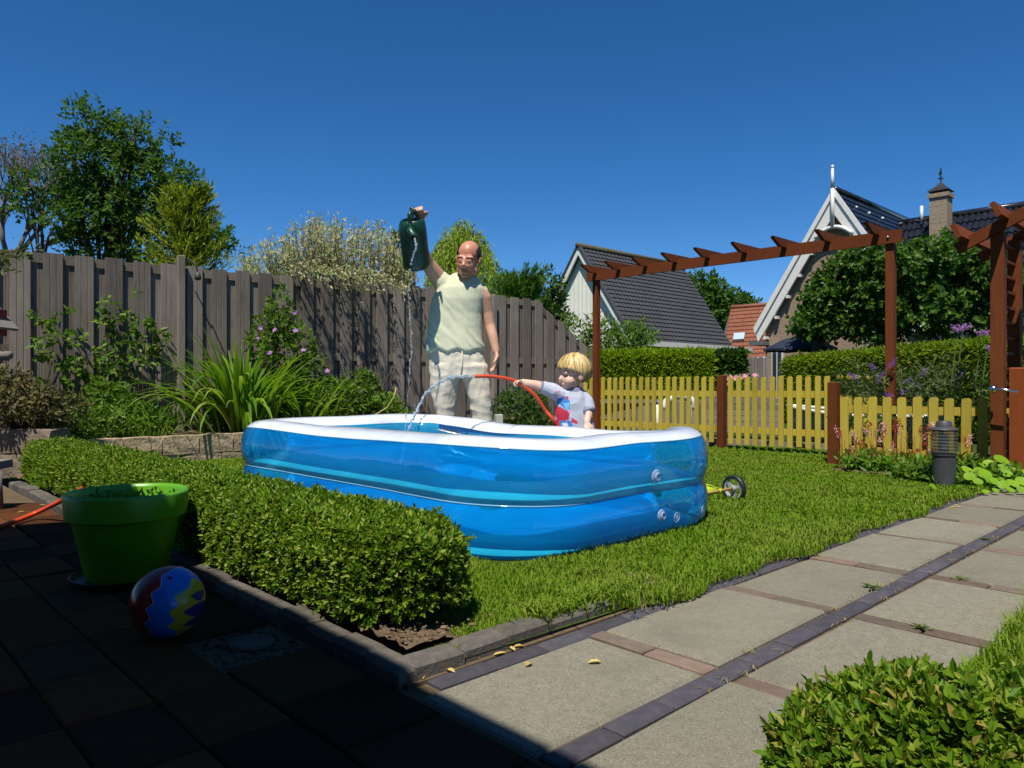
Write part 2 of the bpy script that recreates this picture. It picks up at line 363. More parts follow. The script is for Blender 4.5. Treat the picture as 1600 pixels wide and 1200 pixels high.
# pebbled recess where a tile is missing, with a pale drain plate
mb = MB()
for _ in range(120):
    c = uv(0.958 + rnd.uniform(-.12, .12), 2.16 + rnd.uniform(-.14, .14), -0.012); r = rnd.uniform(.006, .015)
    mb.ell(c, (r, r * .8, r * .6), n=6, m=4)
o = mb.build('gravel', m_surf('gravel', (0.06, 0.045, 0.033), (0.14, 0.11, 0.08), 3, 0.9, 0.05, 0.2, 50, islvar=0.4), None, True); tag(o, kind='stuff')
mb = MB(); mb.lathe([(0.001, .01), (.062, .01), (.07, .006), (.072, -.01)], uv(.965, 2.16, 0), 24, caps=True, sy=.8)
o = mb.build('drain_plate', m_surf('drain_plate', (.12, .095, .07), (.19, .155, .12), 12, .9, .05, .5, 60), None, True); tag(o, 'small pale round plate in the pebbled hole of the patio', 'drain plate')
# path
JU = [1.108, 1.79, 2.57, 3.31, 4.05, 4.74, 5.42, 6.1, 6.78, 7.46, 8.2]
for k in range(len(JU) - 1):
    a, b = JU[k] + (0.0 if k == 0 else 0.037), JU[k + 1] - 0.037
    me = unit_block('slab', b - a - 0.008, 0.40, 0.06, M_slab, 0.008)
    lay('slab', me, PATH, (a + b) / 2, 1.298, rnd.gauss(0, .003), tilt=.004)
    me2 = unit_block('slab', b - a - 0.008, 0.415, 0.06, M_slab, 0.008)
    lay('slab', me2, PATH, (a + b) / 2, 0.802, rnd.gauss(0, .003), tilt=.004)
RB = unit_block('brick', 0.062, 0.198, 0.06, M_red_brick, 0.006); RB2 = unit_block('brick', 0.062, 0.198, 0.06, m_surf('brown_paving_brick', (.11, .085, .066), (.175, .135, .105), 25, .85, .2, .4, 120, objvar=.3), 0.006)
for k in range(1, len(JU)):
    for v in (1.196, 1.40, 0.697, 0.906): lay('brick', RB if rnd.random() < .65 else RB2, PATH, JU[k], v, rnd.gauss(0, .0015))
DB = unit_block('brick', 0.198, 0.064, 0.06, M_dark_brick, 0.006)
u = 1.21
while u < 8.3:
    lay('brick', DB, PATH, u, 1.053, 0.001 + rnd.gauss(0, .0015))
    lay('brick', DB, PATH, u + .07, 1.538, -0.002 + rnd.gauss(0, .0015)); u += 0.204
# kerbs
K1 = unit_block('kerb_block', 0.165, 0.085, 0.12, M_kerb, 0.012); K2 = unit_block('kerb_block', 0.085, 0.165, 0.12, M_kerb, 0.012)
kerb = thing('lawn_kerb', 'row of dark concrete kerb blocks edging the lawn beside the slab path', 'kerb', uv(1.2, 1.63))
u = 1.24
while u < 4.6:
    lay('kerb_block', K1, kerb, u, 1.632 - 0.012 * math.sin(u * 2), 0.042 - max(0, (u - 1.7) * .05) + rnd.gauss(0, .004), tilt=.02); u += 0.172
kerb2 = thing('hedge_kerb', 'row of dark kerb blocks between the shaded patio and the hedge', 'kerb', uv(1.15, 1.7))
v = 1.67
while v < 6.8:
    lay('kerb_block', K2, kerb2, 1.147, v, 0.042 + rnd.gauss(0, .004), tilt=.02); v += 0.172
# ---- raised bed wall: two courses of sandstone blocks
wall = thing('raised_bed_wall', 'low sandstone block wall holding the flower bed below the wooden fence', 'garden wall', uv(2.5, 7.5))
def rough_block(name, lx, ly, lz, mat, seed):
    bm = bmesh.new(); bmesh.ops.create_cube(bm, size=1.0); bmesh.ops.subdivide_edges(bm, edges=bm.edges, cuts=2, use_grid_fill=True)
    for w in bm.verts:
        n = mnoise.noise_vector(Vector((w.co.x * 3 + seed, w.co.y * 3, w.co.z * 3)))
        w.co = Vector((w.co.x * (lx - .006), w.co.y * ly, w.co.z * lz)) + n * .009
        r = 0.93 if abs(abs(w.co.x) - lx / 2) < .03 and abs(abs(w.co.z) - lz / 2) < .03 else 1; w.co.y *= r; w.co.z *= (r + 1) / 2
        w.co *= S
    me = bpy.data.meshes.new(name); bm.to_mesh(me); bm.free(); me.materials.append(mat); me.polygons.foreach_set('use_smooth', [False] * len(me.polygons)); return me
sb = [rough_block('stone_block', 0.34, 0.14, 0.18, M_sandstone, k * 7.1) for k in range(4)]; sl = [rough_block('stone_block', 0.40, 0.14, 0.10, M_sandstone, 50 + k * 7.1) for k in range(4)]
u = 0.9; k = 0
while u < 5.2:
    piece('stone_block', sb[k % 4], wall, uv(u, 7.5 + rnd.gauss(0, .006), 0.185 + rnd.gauss(0, .004)), UVA); u += 0.345; k += 1
u = 0.8
while u < 5.2:
    piece('stone_block', sl[k % 4], wall, uv(u, 7.505, 0.046), UVA); u += 0.405; k += 1
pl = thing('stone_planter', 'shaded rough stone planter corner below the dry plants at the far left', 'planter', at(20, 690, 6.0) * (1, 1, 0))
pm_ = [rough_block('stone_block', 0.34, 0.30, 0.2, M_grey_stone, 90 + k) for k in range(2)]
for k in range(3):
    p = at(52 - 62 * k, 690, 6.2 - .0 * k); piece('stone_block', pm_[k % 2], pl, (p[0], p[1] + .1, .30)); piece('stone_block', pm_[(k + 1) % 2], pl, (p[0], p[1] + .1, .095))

# ---- the house behind the camera whose roof shades the patio
M_brick = None
def m_brick(name, c1, c2, mortar, sc=1.0):
    t = NT(name); tc = t.n('ShaderNodeTexCoord').outputs['Object']
    nz = t.n('ShaderNodeNewGeometry').outputs['Normal']; 
    sx = t.n('ShaderNodeSeparateXYZ', Vector=tc); a = t.n('ShaderNodeMath', _operation='ADD', i0=sx.outputs[0], i1=sx.outputs[1]).outputs[0]
    vec = t.n('ShaderNodeCombineXYZ', X=a, Y=sx.outputs[2]).outputs[0]
    b = t.n('ShaderNodeTexBrick', Vector=vec, Scale=sc, Mortar__Size=0.012, Brick__Width=0.22, Row__Height=0.065, Color1=(*c1, 1), Color2=(*c2, 1), Mortar=(*mortar, 1))
    col = t.mix(0.5, b.outputs[0], t.ramp(t.noise(20, 4), [(0.3, tuple(.6 * q for q in c1)), (0.7, tuple(1.3 * q for q in c2))]), 'MIX')
    bs = t.n('ShaderNodeBsdfPrincipled', Base__Color=col, Roughness=0.9); t.ln(t.bump(b.outputs[1], -0.5, 0.01), bs.inputs['Normal']); return t.done(bs.outputs[0])
M_brick = m_brick('house_brick', (0.22, 0.13, 0.085), (0.30, 0.19, 0.12), (0.28, 0.25, 0.21))
M_rooftile = m_surf('dark_roof_tile', (0.03, 0.032, 0.038), (0.06, 0.062, 0.07), 12, 0.45, 0.5, 0.3, 40)
M_white = m_plain('white_paint', (0.78, 0.76, 0.70), 0.45)
M_glass_dark = m_plain('window_glass', (0.03, 0.04, 0.05), 0.05, 0.8)
ze = 3.0; ue, ve = 1.10 - 0.444 * ze, 4.70 - 0.2745 * ze
hs = thing('brick_house', 'brick house with tiled roof behind the camera shading the patio', 'house', uv(-4, -1))
mb = MB(); mb.box(uv(ue - 4.4, ve - 5.4, 1.45), Uv * 4.0, Vv * 5.0, (0, 0, 1.55)); mb.build('wall', M_brick, hs)
mb = MB()
for a, b in ((ue, ue - 4.4), (ue - 8.8, ue - 4.4)):
    mb.prism([uv(a, ve, ze), uv(b, ve, ze + 3.6), uv(b, ve, ze + 3.75), uv(a, ve, ze + .13)], -Vv * 10.8)
mb.build('roof', M_rooftile, hs)
for v0, z0, w, hgt, nm in ((1.2, 1.15, 1.0, 2.1, 'door'), (-1.2, 1.5, 1.6, 1.2, 'window')):
    mb = MB(); mb.box(uv(ue - .385, v0, z0), Uv * .03, Vv * w / 2, (0, 0, hgt / 2)); d = mb.build(nm, M_white, hs)
    mb = MB(); mb.box(uv(ue - .36, v0, z0 + .1), Uv * .01, Vv * w * .4, (0, 0, hgt * .38)); mb.build('pane', M_glass_dark, d)

mb = MB()
for _ in range(700):
    u_, v_ = 1.205 + abs(rnd.gauss(0, .12)), 1.7 + 2.6 * rnd.random() ** 1.5; r = abs(rnd.gauss(.002, .0025)) + .0015
    mb.ell(uv(u_, v_, .05 + rnd.gauss(0, .008)), (r * rnd.uniform(.7, 1.4), r, r * .7), n=6, m=4)
o = mb.build('soil_clods', m_surf('soil_clod', (.10, .065, .04), (.27, .19, .12), 40, .95, .1, .6, 80, islvar=.35), None); tag(o, kind='stuff')
# ================================================================== board fence
M_fence = m_wood('weathered_fence_board', (0.145, 0.12, 0.098), (0.33, 0.28, 0.235), 0.9, 2, 0.30, 0.08, 0.6, knots=0.3)
M_fence_h = m_wood('weathered_fence_rail', (0.14, 0.11, 0.085), (0.27, 0.22, 0.175), 0.85, 0, 0.2, 0.15, 0.5)
V0 = 8.8
def ztop(u): return float(np.interp(u, [1.7, 3.08, 6.55, 8.93, 10.25], [2.13, 2.14, 2.21, 2.21, 1.42]))
fence = thing('board_fence', 'tall weathered grey brown board fence running behind the flower bed', 'fence', uv(5, V0, .2))
def board(u0, u1, v, z0, parent, name='board', prof=True, th=.02):
    """vertical board with two grooves in its face; top follows the fence line"""
    w = u1 - u0; xs = [0, .31, .335, .36, .64, .665, .69, 1.0] if prof else [0, 1.0]; ds = [0, 0, .007, 0, 0, .007, 0, 0] if prof else [0, 0]
    mb = MB(); bot = []; top = []
    for x, d in zip(xs, ds):
        bot.append(uv(u0 + w * x, v - th / 2 + d, z0)); top.append(uv(u0 + w * x, v - th / 2 + d, ztop(u0 + w * x) + jz))
    bot += [uv(u1, v + th / 2, z0), uv(u0, v + th / 2, z0)]; top += [uv(u1, v + th / 2, ztop(u1) + jz), uv(u0, v + th / 2, ztop(u0) + jz)]
    mb.loft([bot, top]); c = uv((u0 + u1) / 2, v, z0)
    o = link(name, mb.mesh(name, M_fence, False, c), parent); o.location = (c - BASE[parent.name]) * S; return o
u = 0.02
while u < 10.15:
    jz = rnd.gauss(0, .006); board(u, min(u + .172, 10.25), V0 - .021, .16, fence)
    jz = rnd.gauss(-.02, .006); board(u + .145, min(u + .315, 10.25), V0 + .019, .16, fence)
    u += 0.286
def rail(u0, u1, zc0, zc1, hgt):
    mb = MB(); mb.box((uv(u0, V0, zc0) + uv(u1, V0, zc1)) / 2, (uv(u1, V0, zc1) - uv(u0, V0, zc0)) / 2, Vv * .0085, (0, 0, hgt / 2)); mb.build('rail', M_fence_h, fence)
rail(0, 3.06, ztop(1.0) - .07, ztop(3.08) - .07, .095); rail(3.1, 8.93, ztop(3.1) - .07, ztop(8.9) - .07, .095); rail(8.935, 10.2, 2.21 - .09, 1.45 - .07, .095)
rail(0, 3.06, 1.12, 1.13, .10); rail(3.1, 10.2, 1.13, 1.18, .10); rail(0, 10.2, .42, .42, .10)
for u_, zt in ((3.08, 2.25), (5.45, 1.9), (7.9, 2.2)):
    mb = MB(); mb.box(uv(u_, V0 - .07, (zt + .1) / 2), Uv * .034, Vv * .034, (0, 0, (zt - .1) / 2), ch=.01); mb.build('post', M_fence, fence)
mb = MB(); mb.box(uv(10.42, V0 - .02, .7), Uv * .07, Vv * .05, (0, 0, .75), ch=.012); mb.build('post', M_fence, fence)
# bracket lamp on the tall fence post
br = thing('fence_bracket', 'small dark iron hook on top of the tall fence post', 'bracket', uv(3.12, V0 - .13, 2.1))
mb = MB(); mb.tube([uv(3.12, V0 - .12, 2.17), uv(3.13, V0 - .22, 2.19), uv(3.16, V0 - .30, 2.13), uv(3.18, V0 - .31, 2.03)], .009, 6); mb.build('arm', m_plain('dark_iron', (.03, .03, .03), .6), br, True)
mb = MB(); mb.lathe([(.002, .07), (.02, .06), (.035, .02), (.036, -.02), (.012, -.03)], uv(3.18, V0 - .31, 1.98), 10, caps=True); mb.build('hanging_pot', m_plain('dark_iron_b', (.05, .05, .045), .6), br, True)

# ================================================================== picket fences
M_picket = m_wood('yellow_painted_picket', (0.44, 0.33, 0.038), (0.59, 0.46, 0.075), 0.75, 2, 0.14, 0.12, 0.25, knots=0.25)
M_picket_h = m_wood('yellow_painted_rail', (0.44, 0.325, 0.038), (0.58, 0.45, 0.075), 0.75, 0, 0.08, 0.12, 0.25)
M_redwood = m_wood('red_brown_stained_timber', (0.11, 0.028, 0.009), (0.20, 0.058, 0.018), 0.7, 2, 0.12, 0.1, 0.3)
M_redwood_h = m_wood('red_brown_stained_beam', (0.12, 0.03, 0.010), (0.21, 0.06, 0.019), 0.7, 1, 0.12, 0.1, 0.3)
def picket_mesh(w, hgt, th, mat):
    mb = MB(); a = w / 2; pr = [(-a, 0), (a, 0), (a, hgt - .022), (a * .75, hgt - .006), (a * .3, hgt), (-a * .3, hgt), (-a * .75, hgt - .006), (-a, hgt - .022)]
    mb.prism([(x, -th / 2, z) for x, z in pr], (0, th, 0)); return mb.mesh('picket', mat)
VUA = np.stack([-Vv, Uv, Zv], 1)      # x along -v, y along u
def pickets(parent, u, v0, v1, pitch, w, hgt, z0, rails, th=.018, lean=.006):
    me = picket_mesh(w, hgt, th, M_picket); n = int(round(abs(v1 - v0) / pitch)); 
    for i in range(n + 1):
        v = v0 + (v1 - v0) * i / n; a = rnd.gauss(0, lean); A = VUA @ np.array(((math.cos(a), 0, math.sin(a)), (0, 1, 0), (-math.sin(a), 0, math.cos(a))))
        piece('picket', me, parent, uv(u + rnd.gauss(0, .002), v, z0 + rnd.gauss(0, .004)), A)
    for zr in rails:
        mb = MB(); mb.box(uv(u + .026, (v0 + v1) / 2, zr), Vv * (abs(v1 - v0) / 2 + .04), Uv * .0155, (0, 0, .035)); mb.build('rail', M_picket_h, parent)
def vpost(parent, u, v, z0, z1, w, mat=None, name='post'):
    mb = MB(); mb.box(uv(u, v, (z0 + z1) / 2), Uv * w / 2, Vv * w / 2, (0, 0, (z1 - z0) / 2), ch=.008); return mb.build(name, mat or M_redwood, parent)
UP_ = 7.80
def v_at(px, u):           # v of the point on line u=const seen at photo column px
    k = (px - 800) / FPX; return u * (UX - k * UY) / (UY + k * UX)
def z_at(py, u, v): return HC + (YH - py) / FPX * uv(u, v)[1]
pf = thing('picket_fence', 'long yellow picket fence between the pergola posts behind the lawn', 'fence', uv(UP_, 4.5))
vA, vB, vC, vD = v_at(915, UP_), v_at(1112, UP_), v_at(1142, UP_), v_at(1293, UP_)
pickets(pf, UP_, vA, vB, .106, .057, .78, .09, (.665, .25)); pickets(pf, UP_, vC, vD, .106, .058, .78, .085, (.67, .25))
vpost(pf, UP_ + .0, v_at(1128, UP_), -.05, .885, .085)
lf = thing('low_picket_fence', 'low yellow picket fence behind the bollard lamp and red flower spikes', 'fence', uv(7.1, 2.5))
UL = 7.1; vL0, vL1 = v_at(1320, UL), v_at(1592, UL)
pickets(lf, UL, vL0, vL1, .131, .072, .62, .04, (.545, .16)); vpost(lf, UL - .02, v_at(1304, UL), -.05, .80, .085)
bf = thing('rear_picket_fence', 'short yellow picket fence panel half hidden behind the purple buddleja', 'fence', uv(8.6, 3))
pickets(bf, 8.35, v_at(1312, 8.35), v_at(1384, 8.35), .10, .062, .78, .10, (.70, .25))
# ================================================================== pergola
UPg = 7.74
pg = thing('pergola', 'red brown timber pergola with slanted rafters over the picket fence', 'pergola', uv(UPg, 4.6))
v1, v3 = v_at(932, UPg), v_at(1392, UPg)
zb = z_at(436, UPg, v1)
vpost(pg, UPg, v1, -.05, zb + .02, .075); vpost(pg, UPg, v3, -.05, z_at(380, UPg, v3), .078)
zA, zB = z_at(432, UPg, v1), z_at(372, UPg, v3)
mb = MB(); mb.box((uv(UPg - .055, v1 + .12, zA) + uv(UPg - .055, v3 - .12, zB)) / 2, (uv(0, v1 + .12, zA) - uv(0, v3 - .12, zB)) / 2, Uv * .016, (0, 0, .062)); mb.build('beam', M_redwood_h, pg)
for px in (932, 969, 1011, 1057, 1108, 1166, 1228, 1296, 1372):
    v = v_at(px, UPg - .055); z = zA + (zB - zA) * (v - v1) / (v3 - v1)
    pr = [(-.31, .09), (-.30, .068), (-.15, .0), (.30, .0), (.36, .05), (.36, .09)]
    mb = MB(); mb.prism([uv(UPg - .055 + a, v - .02, z + .03 + b) for a, b in pr], Vv * .04); mb.build('rafter', M_redwood_h, pg)
mb = MB(); mb.ell(uv(UPg - .078, v3 + .0, zB), (.012, .012, .012), n=8, m=5); mb.build('bolt', m_plain('steel_bolt', (.6, .6, .6), .3, metal=.8), pg, True)
# ================================================================== gate arch at the right
M_gate = m_wood('orange_brown_gate_timber', (0.19, 0.045, 0.012), (0.28, 0.075, 0.02), 0.7, 2, 0.06, 0.1, 0.3)
ar = thing('garden_arch', 'red brown timber arch with pitched rafters and side ladder over the path', 'arch', uv(7.7, 1.2))
ua = 6.86; va = v_at(1560, ua); ub = va * (UY + (1586 - 800) / FPX * UX) / (UX - (1586 - 800) / FPX * UY); vb = va - 1.25
zpost = z_at(362, ua, va); zr0 = z_at(389, ua - .07, va + .27)
for uu in (ua, ub):
    for vv in (va, vb): vpost(ar, uu, vv, -.05, zpost, .09)
for v in (va, vb):
    for k in range(14):
        z = .28 + .125 * k; mb = MB(); mb.bar(uv(ua + .05, v, z), uv(ub - .05, v, z), .03, .022); mb.build('rung', M_redwood, ar)
vm = (va + vb) / 2
for uu in (ua - .065, ub + .065):
    for sgn, vv in ((1, va), (-1, vb)):
        mb = MB(); mb.bar(uv(uu, vv + sgn * .28, zr0), uv(uu, vm, zr0 + (abs(vv - vm) + .28) * .47), .04, .09, up=(0, 0, 1)); mb.build('rafter', M_redwood_h, ar)
for sgn, vv in ((1, va), (-1, vb)):
    for off in (.22, -.05, -.33):
        v = vv + sgn * off; z = zr0 + (abs(vv - vm) + .28 - abs(v - vm)) * .47 + .08
        mb = MB(); mb.bar(uv(ua - .30, v, z), uv(ub + .30, v, z), .036, .12, up=nrm(Zv * 1.0 + Vv * sgn * .47)); mb.build('batten', M_redwood_h, ar)
ug_ = ua + .02
gt = thing('garden_gate', 'orange brown garden gate with white panels at the right edge of the path', 'gate', uv(ug_, 1.1))
vg = v_at(1590, ug_)
mb = MB(); mb.box(uv(ug_, vg, .44), Uv * .028, Vv * .05, (0, 0, .47), ch=.01); mb.build('stile', M_gate, gt)
for z in (.70, .15):
    mb = MB(); mb.box(uv(ug_, (vg + vb) / 2 + .02, z), Uv * .022, Vv * ((vg - vb) / 2 - .10), (0, 0, .05)); mb.build('rail', M_gate, gt)
mb = MB(); mb.box(uv(ug_ + .01, (vg + vb) / 2 + .02, .425), Uv * .008, Vv * ((vg - vb) / 2 - .10), (0, 0, .224)); mb.build('panel', m_plain('pale_grey_panel', (.45, .47, .48), .5), gt)
mb = MB(); mb.box(uv(ug_, vb + .11, .44), Uv * .028, Vv * .045, (0, 0, .47), ch=.01); mb.build('stile', M_gate, gt)
M_steel = m_plain('polished_steel', (.7, .7, .72), .18, metal=1.0)
lt = thing('gate_latch', 'shiny steel latch on the arch post beside the gate', 'latch', uv(ua - .07, va, .7))
p0 = at(1552, 608, uv(ua, va)[1] - .10)
mb = MB(); mb.lathe([(.001, .03), (.02, .028), (.028, .01), (.034, -.01)], p0, 14, axes=np.stack([Vv, Zv, -Uv], 1), caps=True); mb.build('rose', M_steel, lt, True)
mb = MB(); mb.tube([p0 - Uv * .03, p0 - Uv * .035 - Vv * .06 + Zv * .0, p0 - Uv * .03 - Vv * .17 - Zv * .02], [.011, .010, .008], 8); mb.build('lever', M_steel, lt, True)
# ================================================================== inflatable pool
def m_vinyl(name, tint, dif, fac_tr, trl=0.4, rough=0.12, tr_tint=None):
    t = NT(name); n = t.noise(5, 3); col = t.ramp(n, [(0.3, tuple(.85 * q for q in dif)), (0.7, tuple(min(1, 1.12 * q) for q in dif))])
    bs = t.n('ShaderNodeBsdfPrincipled', Base__Color=col, Roughness=rough); bs.inputs['Specular IOR Level'].default_value = 0.55
    nb = t.bump(t.noise(5, 3), 0.25, 0.03); t.ln(nb, bs.inputs['Normal'])
    tl = t.n('ShaderNodeBsdfTranslucent', Color=(*(tr_tint or dif), 1)); a = t.n('ShaderNodeMixShader', Fac=trl); t.ln(bs.outputs[0], a.inputs[1]); t.ln(tl.outputs[0], a.inputs[2])
    tp = t.n('ShaderNodeBsdfTransparent', Color=(*tint, 1)); b = t.n('ShaderNodeMixShader', Fac=fac_tr); t.ln(a.outputs[0], b.inputs[1]); t.ln(tp.outputs[0], b.inputs[2])
    gl = t.n('ShaderNodeBsdfGlossy', Roughness=rough); t.ln(nb, gl.inputs['Normal'])
    fr = t.n('ShaderNodeFresnel', IOR=1.22); c = t.n('ShaderNodeMixShader', Fac=fr.outputs[0]); t.ln(b.outputs[0], c.inputs[1]); t.ln(gl.outputs[0], c.inputs[2])
    return t.done(c.outputs[0])
M_vin = m_vinyl('clear_blue_vinyl', (0.25, 0.82, 1.0), (0.0, 0.33, 1.0), 0.70, 0.05, .09)
M_vin_in = m_vinyl('blue_vinyl_inner', (0.28, 0.80, 1.0), (0.05, 0.55, 1.0), 0.52, 0.35)
M_vin_fl = m_vinyl('blue_vinyl_floor', (0.2, 0.7, 1.0), (0.05, 0.50, 1.0), 0.0, 0.1)
M_vin_div = m_vinyl('blue_vinyl_web', (0.2, 0.75, 1.0), (0.40, 0.93, 1.0), 0.08, 0.2)
M_seam = m_vinyl('welded_seam', (0.3, 0.7, 1.0), (0.30, 0.66, 0.95), 0.15, 0.3)
M_pwhite = m_vinyl('white_vinyl', (.9, .95, 1), (.84, .86, .90), 0.0, .25, .3, tr_tint=(.78, .93, 1.0))
PN = np.array((-.03, 2.92, 0)); HU, HV, RC = .965, 1.495, .58; ZK = 1.05
PC = PN + Uv * HU + Vv * HV
def outline(n=200):
    pts = []
    L1, L2, q = 2 * (HU - RC), 2 * (HV - RC), math.pi / 2 * RC; tot = 2 * (L1 + L2) + 4 * q
    segs = [('l', (-HU + RC, -HV), (1, 0), L1), ('c', (HU - RC, -HV + RC), -90, q), ('l', (HU, -HV + RC), (0, 1), L2), ('c', (HU - RC, HV - RC), 0, q),
            ('l', (HU - RC, HV), (-1, 0), L1), ('c', (-HU + RC, HV - RC), 90, q), ('l', (-HU, HV - RC), (0, -1), L2), ('c', (-HU + RC, -HV + RC), 180, q)]
    for i in range(n):
        d = tot * i / n
        for sg in segs:
            if d <= sg[3]: break
            d -= sg[3]
        if sg[0] == 'l':
            p = np.array(sg[1]) + np.array(sg[2]) * d; nn = np.array((sg[2][1], -sg[2][0]))
        else:
            a = math.radians(sg[2]) + d / RC; nn = np.array((math.cos(a), math.sin(a))); p = np.array(sg[1]) + RC * nn
        # long sides are pulled in a little, short sides too
        f = max(0, math.cos(p[1] / HV * math.pi / 2)) ** 1.3; p = p - np.array((np.sign(nn[0]) * abs(nn[0]) * .10 * f, 0))
        f2 = max(0, math.cos(p[0] / HU * math.pi / 2)) ** 1.3; p = p - np.array((0, np.sign(nn[1]) * abs(nn[1]) * .03 * f2))
        pts.append((p, nn))
    return pts
OUT = outline()
def pool_pt(i, n, z, wob=True):
    p, nn = OUT[i % len(OUT)]; q = p + nn * n
    back = max(0, nn[0]) * max(0, math.cos((p[1] + .35) / HV * 1.5)) if nn[0] > .7 else 0
    zz = z - .045 * back * min(1, max(0, (z - .1) / .4))
    if wob: zz += .024 * mnoise.noise((q[0] * 1.6, q[1] * 1.6, 5.0)) * (z / .5)
    return PC + Uv * q[0] + Vv * q[1] + Zv * zz * ZK
def strip(prof, dens=1):
    mb = MB(); n = len(OUT); rings = [[pool_pt(i, a, z) for i in range(n)] for a, z in prof]; mb.loft(rings, caps=False); return mb
def arc(p0, p1, bulge, k):
    """points from p0 to p1 bowed out by bulge to the right of travel"""
    p0, p1 = np.array(p0), np.array(p1); d = p1 - p0; L = np.linalg.norm(d); nn = np.array((d[1], -d[0])) / L
    return [tuple(p0 + d * t + nn * bulge * math.sin(math.pi * t) ** .75) for t in np.linspace(0, 1, k)]
pool = thing('inflatable_pool', 'large blue inflatable pool with wide white rim on the lawn', 'pool', PC)
lo_out = arc((-.05, 0.0), (-.035, .235), .034, 11); up_out = arc((-.035, .235), (-.042, .47), .032, 11)
top = [(-.042, .47), (-.065, .488), (-.10, .505), (-.16, .512), (-.22, .505), (-.262, .48), (-.28, .452)]
up_in = arc((-.28, .452), (-.265, .315), .035, 9); lo_in = arc((-.265, .315), (-.265, .075), .05, 9) + [(-.28, .03), (-.28, .014)]
lr = strip(lo_out).build('lower_ring', M_vin, pool, True); ur = strip(up_out).build('upper_ring', M_vin, pool, True)
strip(up_in).build('inner_wall', M_vin_in, pool, True); strip(lo_in).build('inner_wall', M_vin_in, pool, True)
strip(top).build('white_rim', M_pwhite, pool, True)
strip([(-.037, .237), (-.10, .262), (-.19, .292), (-.263, .314)]).build('web', M_vin_div, pool, True)
strip([(-.055, .006), (-.12, .03), (-.19, .05), (-.264, .074)]).build('floor_web', M_vin_div, pool, True)
mb = MB(); n = len(OUT); tb = MB()
for z, a, r in ((.235, -.033, .004), (.469, -.0405, .0035)):
    m_ = MB(); pts = [pool_pt(i, a, z) for i in range(n)] + [pool_pt(0, a, z)]; m_.tube(pts, r, 5, caps=False); m_.build('seam', M_seam, ur, True)
m_ = MB(); m_.loft([[pool_pt(i, a, z, False) for i in range(n)] for a, z in ((-.02, .004), (-.06, .012))], caps=False); m_.build('bottom_flange', M_seam, lr, True)
m_ = MB(); m_.add([pool_pt(i, -.056, .014, False) for i in range(n)], [tuple(range(n))]); m_.build('floor', M_vin_fl, pool)
# valves and printed warning roundels on the outer skin near the right corner
def on_skin(px, py):
    """point and normal on the outer wall seen at a photo pixel"""
    best = None; o = np.array((0, 0, HC)); d = at(px, py, 1.0) - o
    for i in range(n):
        for prof in (lo_out, up_out):
            for (a, z), (a2, z2) in zip(prof[:-1], prof[1:]):
                p = pool_pt(i, a, z); t = np.dot(p - o, d) / np.dot(d, d); e = np.linalg.norm(o + d * t - p)
                nn = OUT[i][1]; N = Uv * nn[0] + Vv * nn[1]
                if np.dot(N, p - o) > 0: continue
                if best is None or e < best[0]:
                    T = nrm(pool_pt(i, a2, z2) - p); side = nrm(np.cross(Zv, N)); best = (e, p, nrm(np.cross(side, T)) * (1 if np.dot(np.cross(side, T), N) > 0 else -1), T)
    return best[1:]
M_clear = m_vinyl('clear_valve', (.7, .85, 1), (.55, .72, .9), .45, .3, .08)
M_print = m_plain('pale_blue_print', (.55, .72, .9), .4)
def frame_of(N, T): N = nrm(N); T = nrm(T - N * np.dot(T, N)); return np.stack([np.cross(T, N), T, N], 1)
for px, py, rr in ((1028, 742, .030), (1034, 808, .026)):
    p, N, T = on_skin(px, py); A = frame_of(N, T)
    mb = MB(); mb.lathe([(rr * 1.25, -.004), (rr * 1.2, .004), (rr, .006), (rr * .8, .004), (rr * .75, .016), (rr * .5, .018), (rr * .45, .008), (.001, .008)], p, 18, axes=A); mb.build('valve', M_clear, pool, True)
for px, py, rr in ((1053, 806, .026), (1096, 795, .026)):
    p, N, T = on_skin(px, py); A = frame_of(N, T)
    mb = MB(); mb.lathe([(rr, .002), (rr, .0035), (rr * .86, .0035), (rr * .86, .002)], p, 20, axes=A)
    for a, b, l, w_ in ((-.3, .25, .2, .12), (.25, .3, .16, .12), (.1, -.1, .3, .2), (.25, -.45, .12, .2)):
        mb.box(p + A @ np.array((a * rr, b * rr, .003)), A[:, 0] * l * rr, A[:, 1] * w_ * rr, A[:, 2] * .001)
    mb.build('printed_roundel', M_print, pool)
# crease in the white rim at the back, its shade drawn as a dark line
i0 = min(range(n), key=lambda i: abs(pool_pt(i, -.15, .51)[0] / pool_pt(i, -.15, .51)[1] * FPX + 800 - 812) + (1000 if OUT[i][1][0] < .5 else 0))
mb = MB(); mb.tube([pool_pt(i0 + k, a, z + .001) for k, (a, z) in zip((0, 0, 0, 0, 0), top[1:6])], .0018, 5); mb.build('crease', m_plain('crease_shade', (.1, .1, .12), .6), pool)
def in_pool(P, grow=0.0):
    q = P - PC; a = np.abs(q @ Uv); b = np.abs(q @ Vv); return (a < HU - .02 + grow) & (b < HV - .02 + grow)
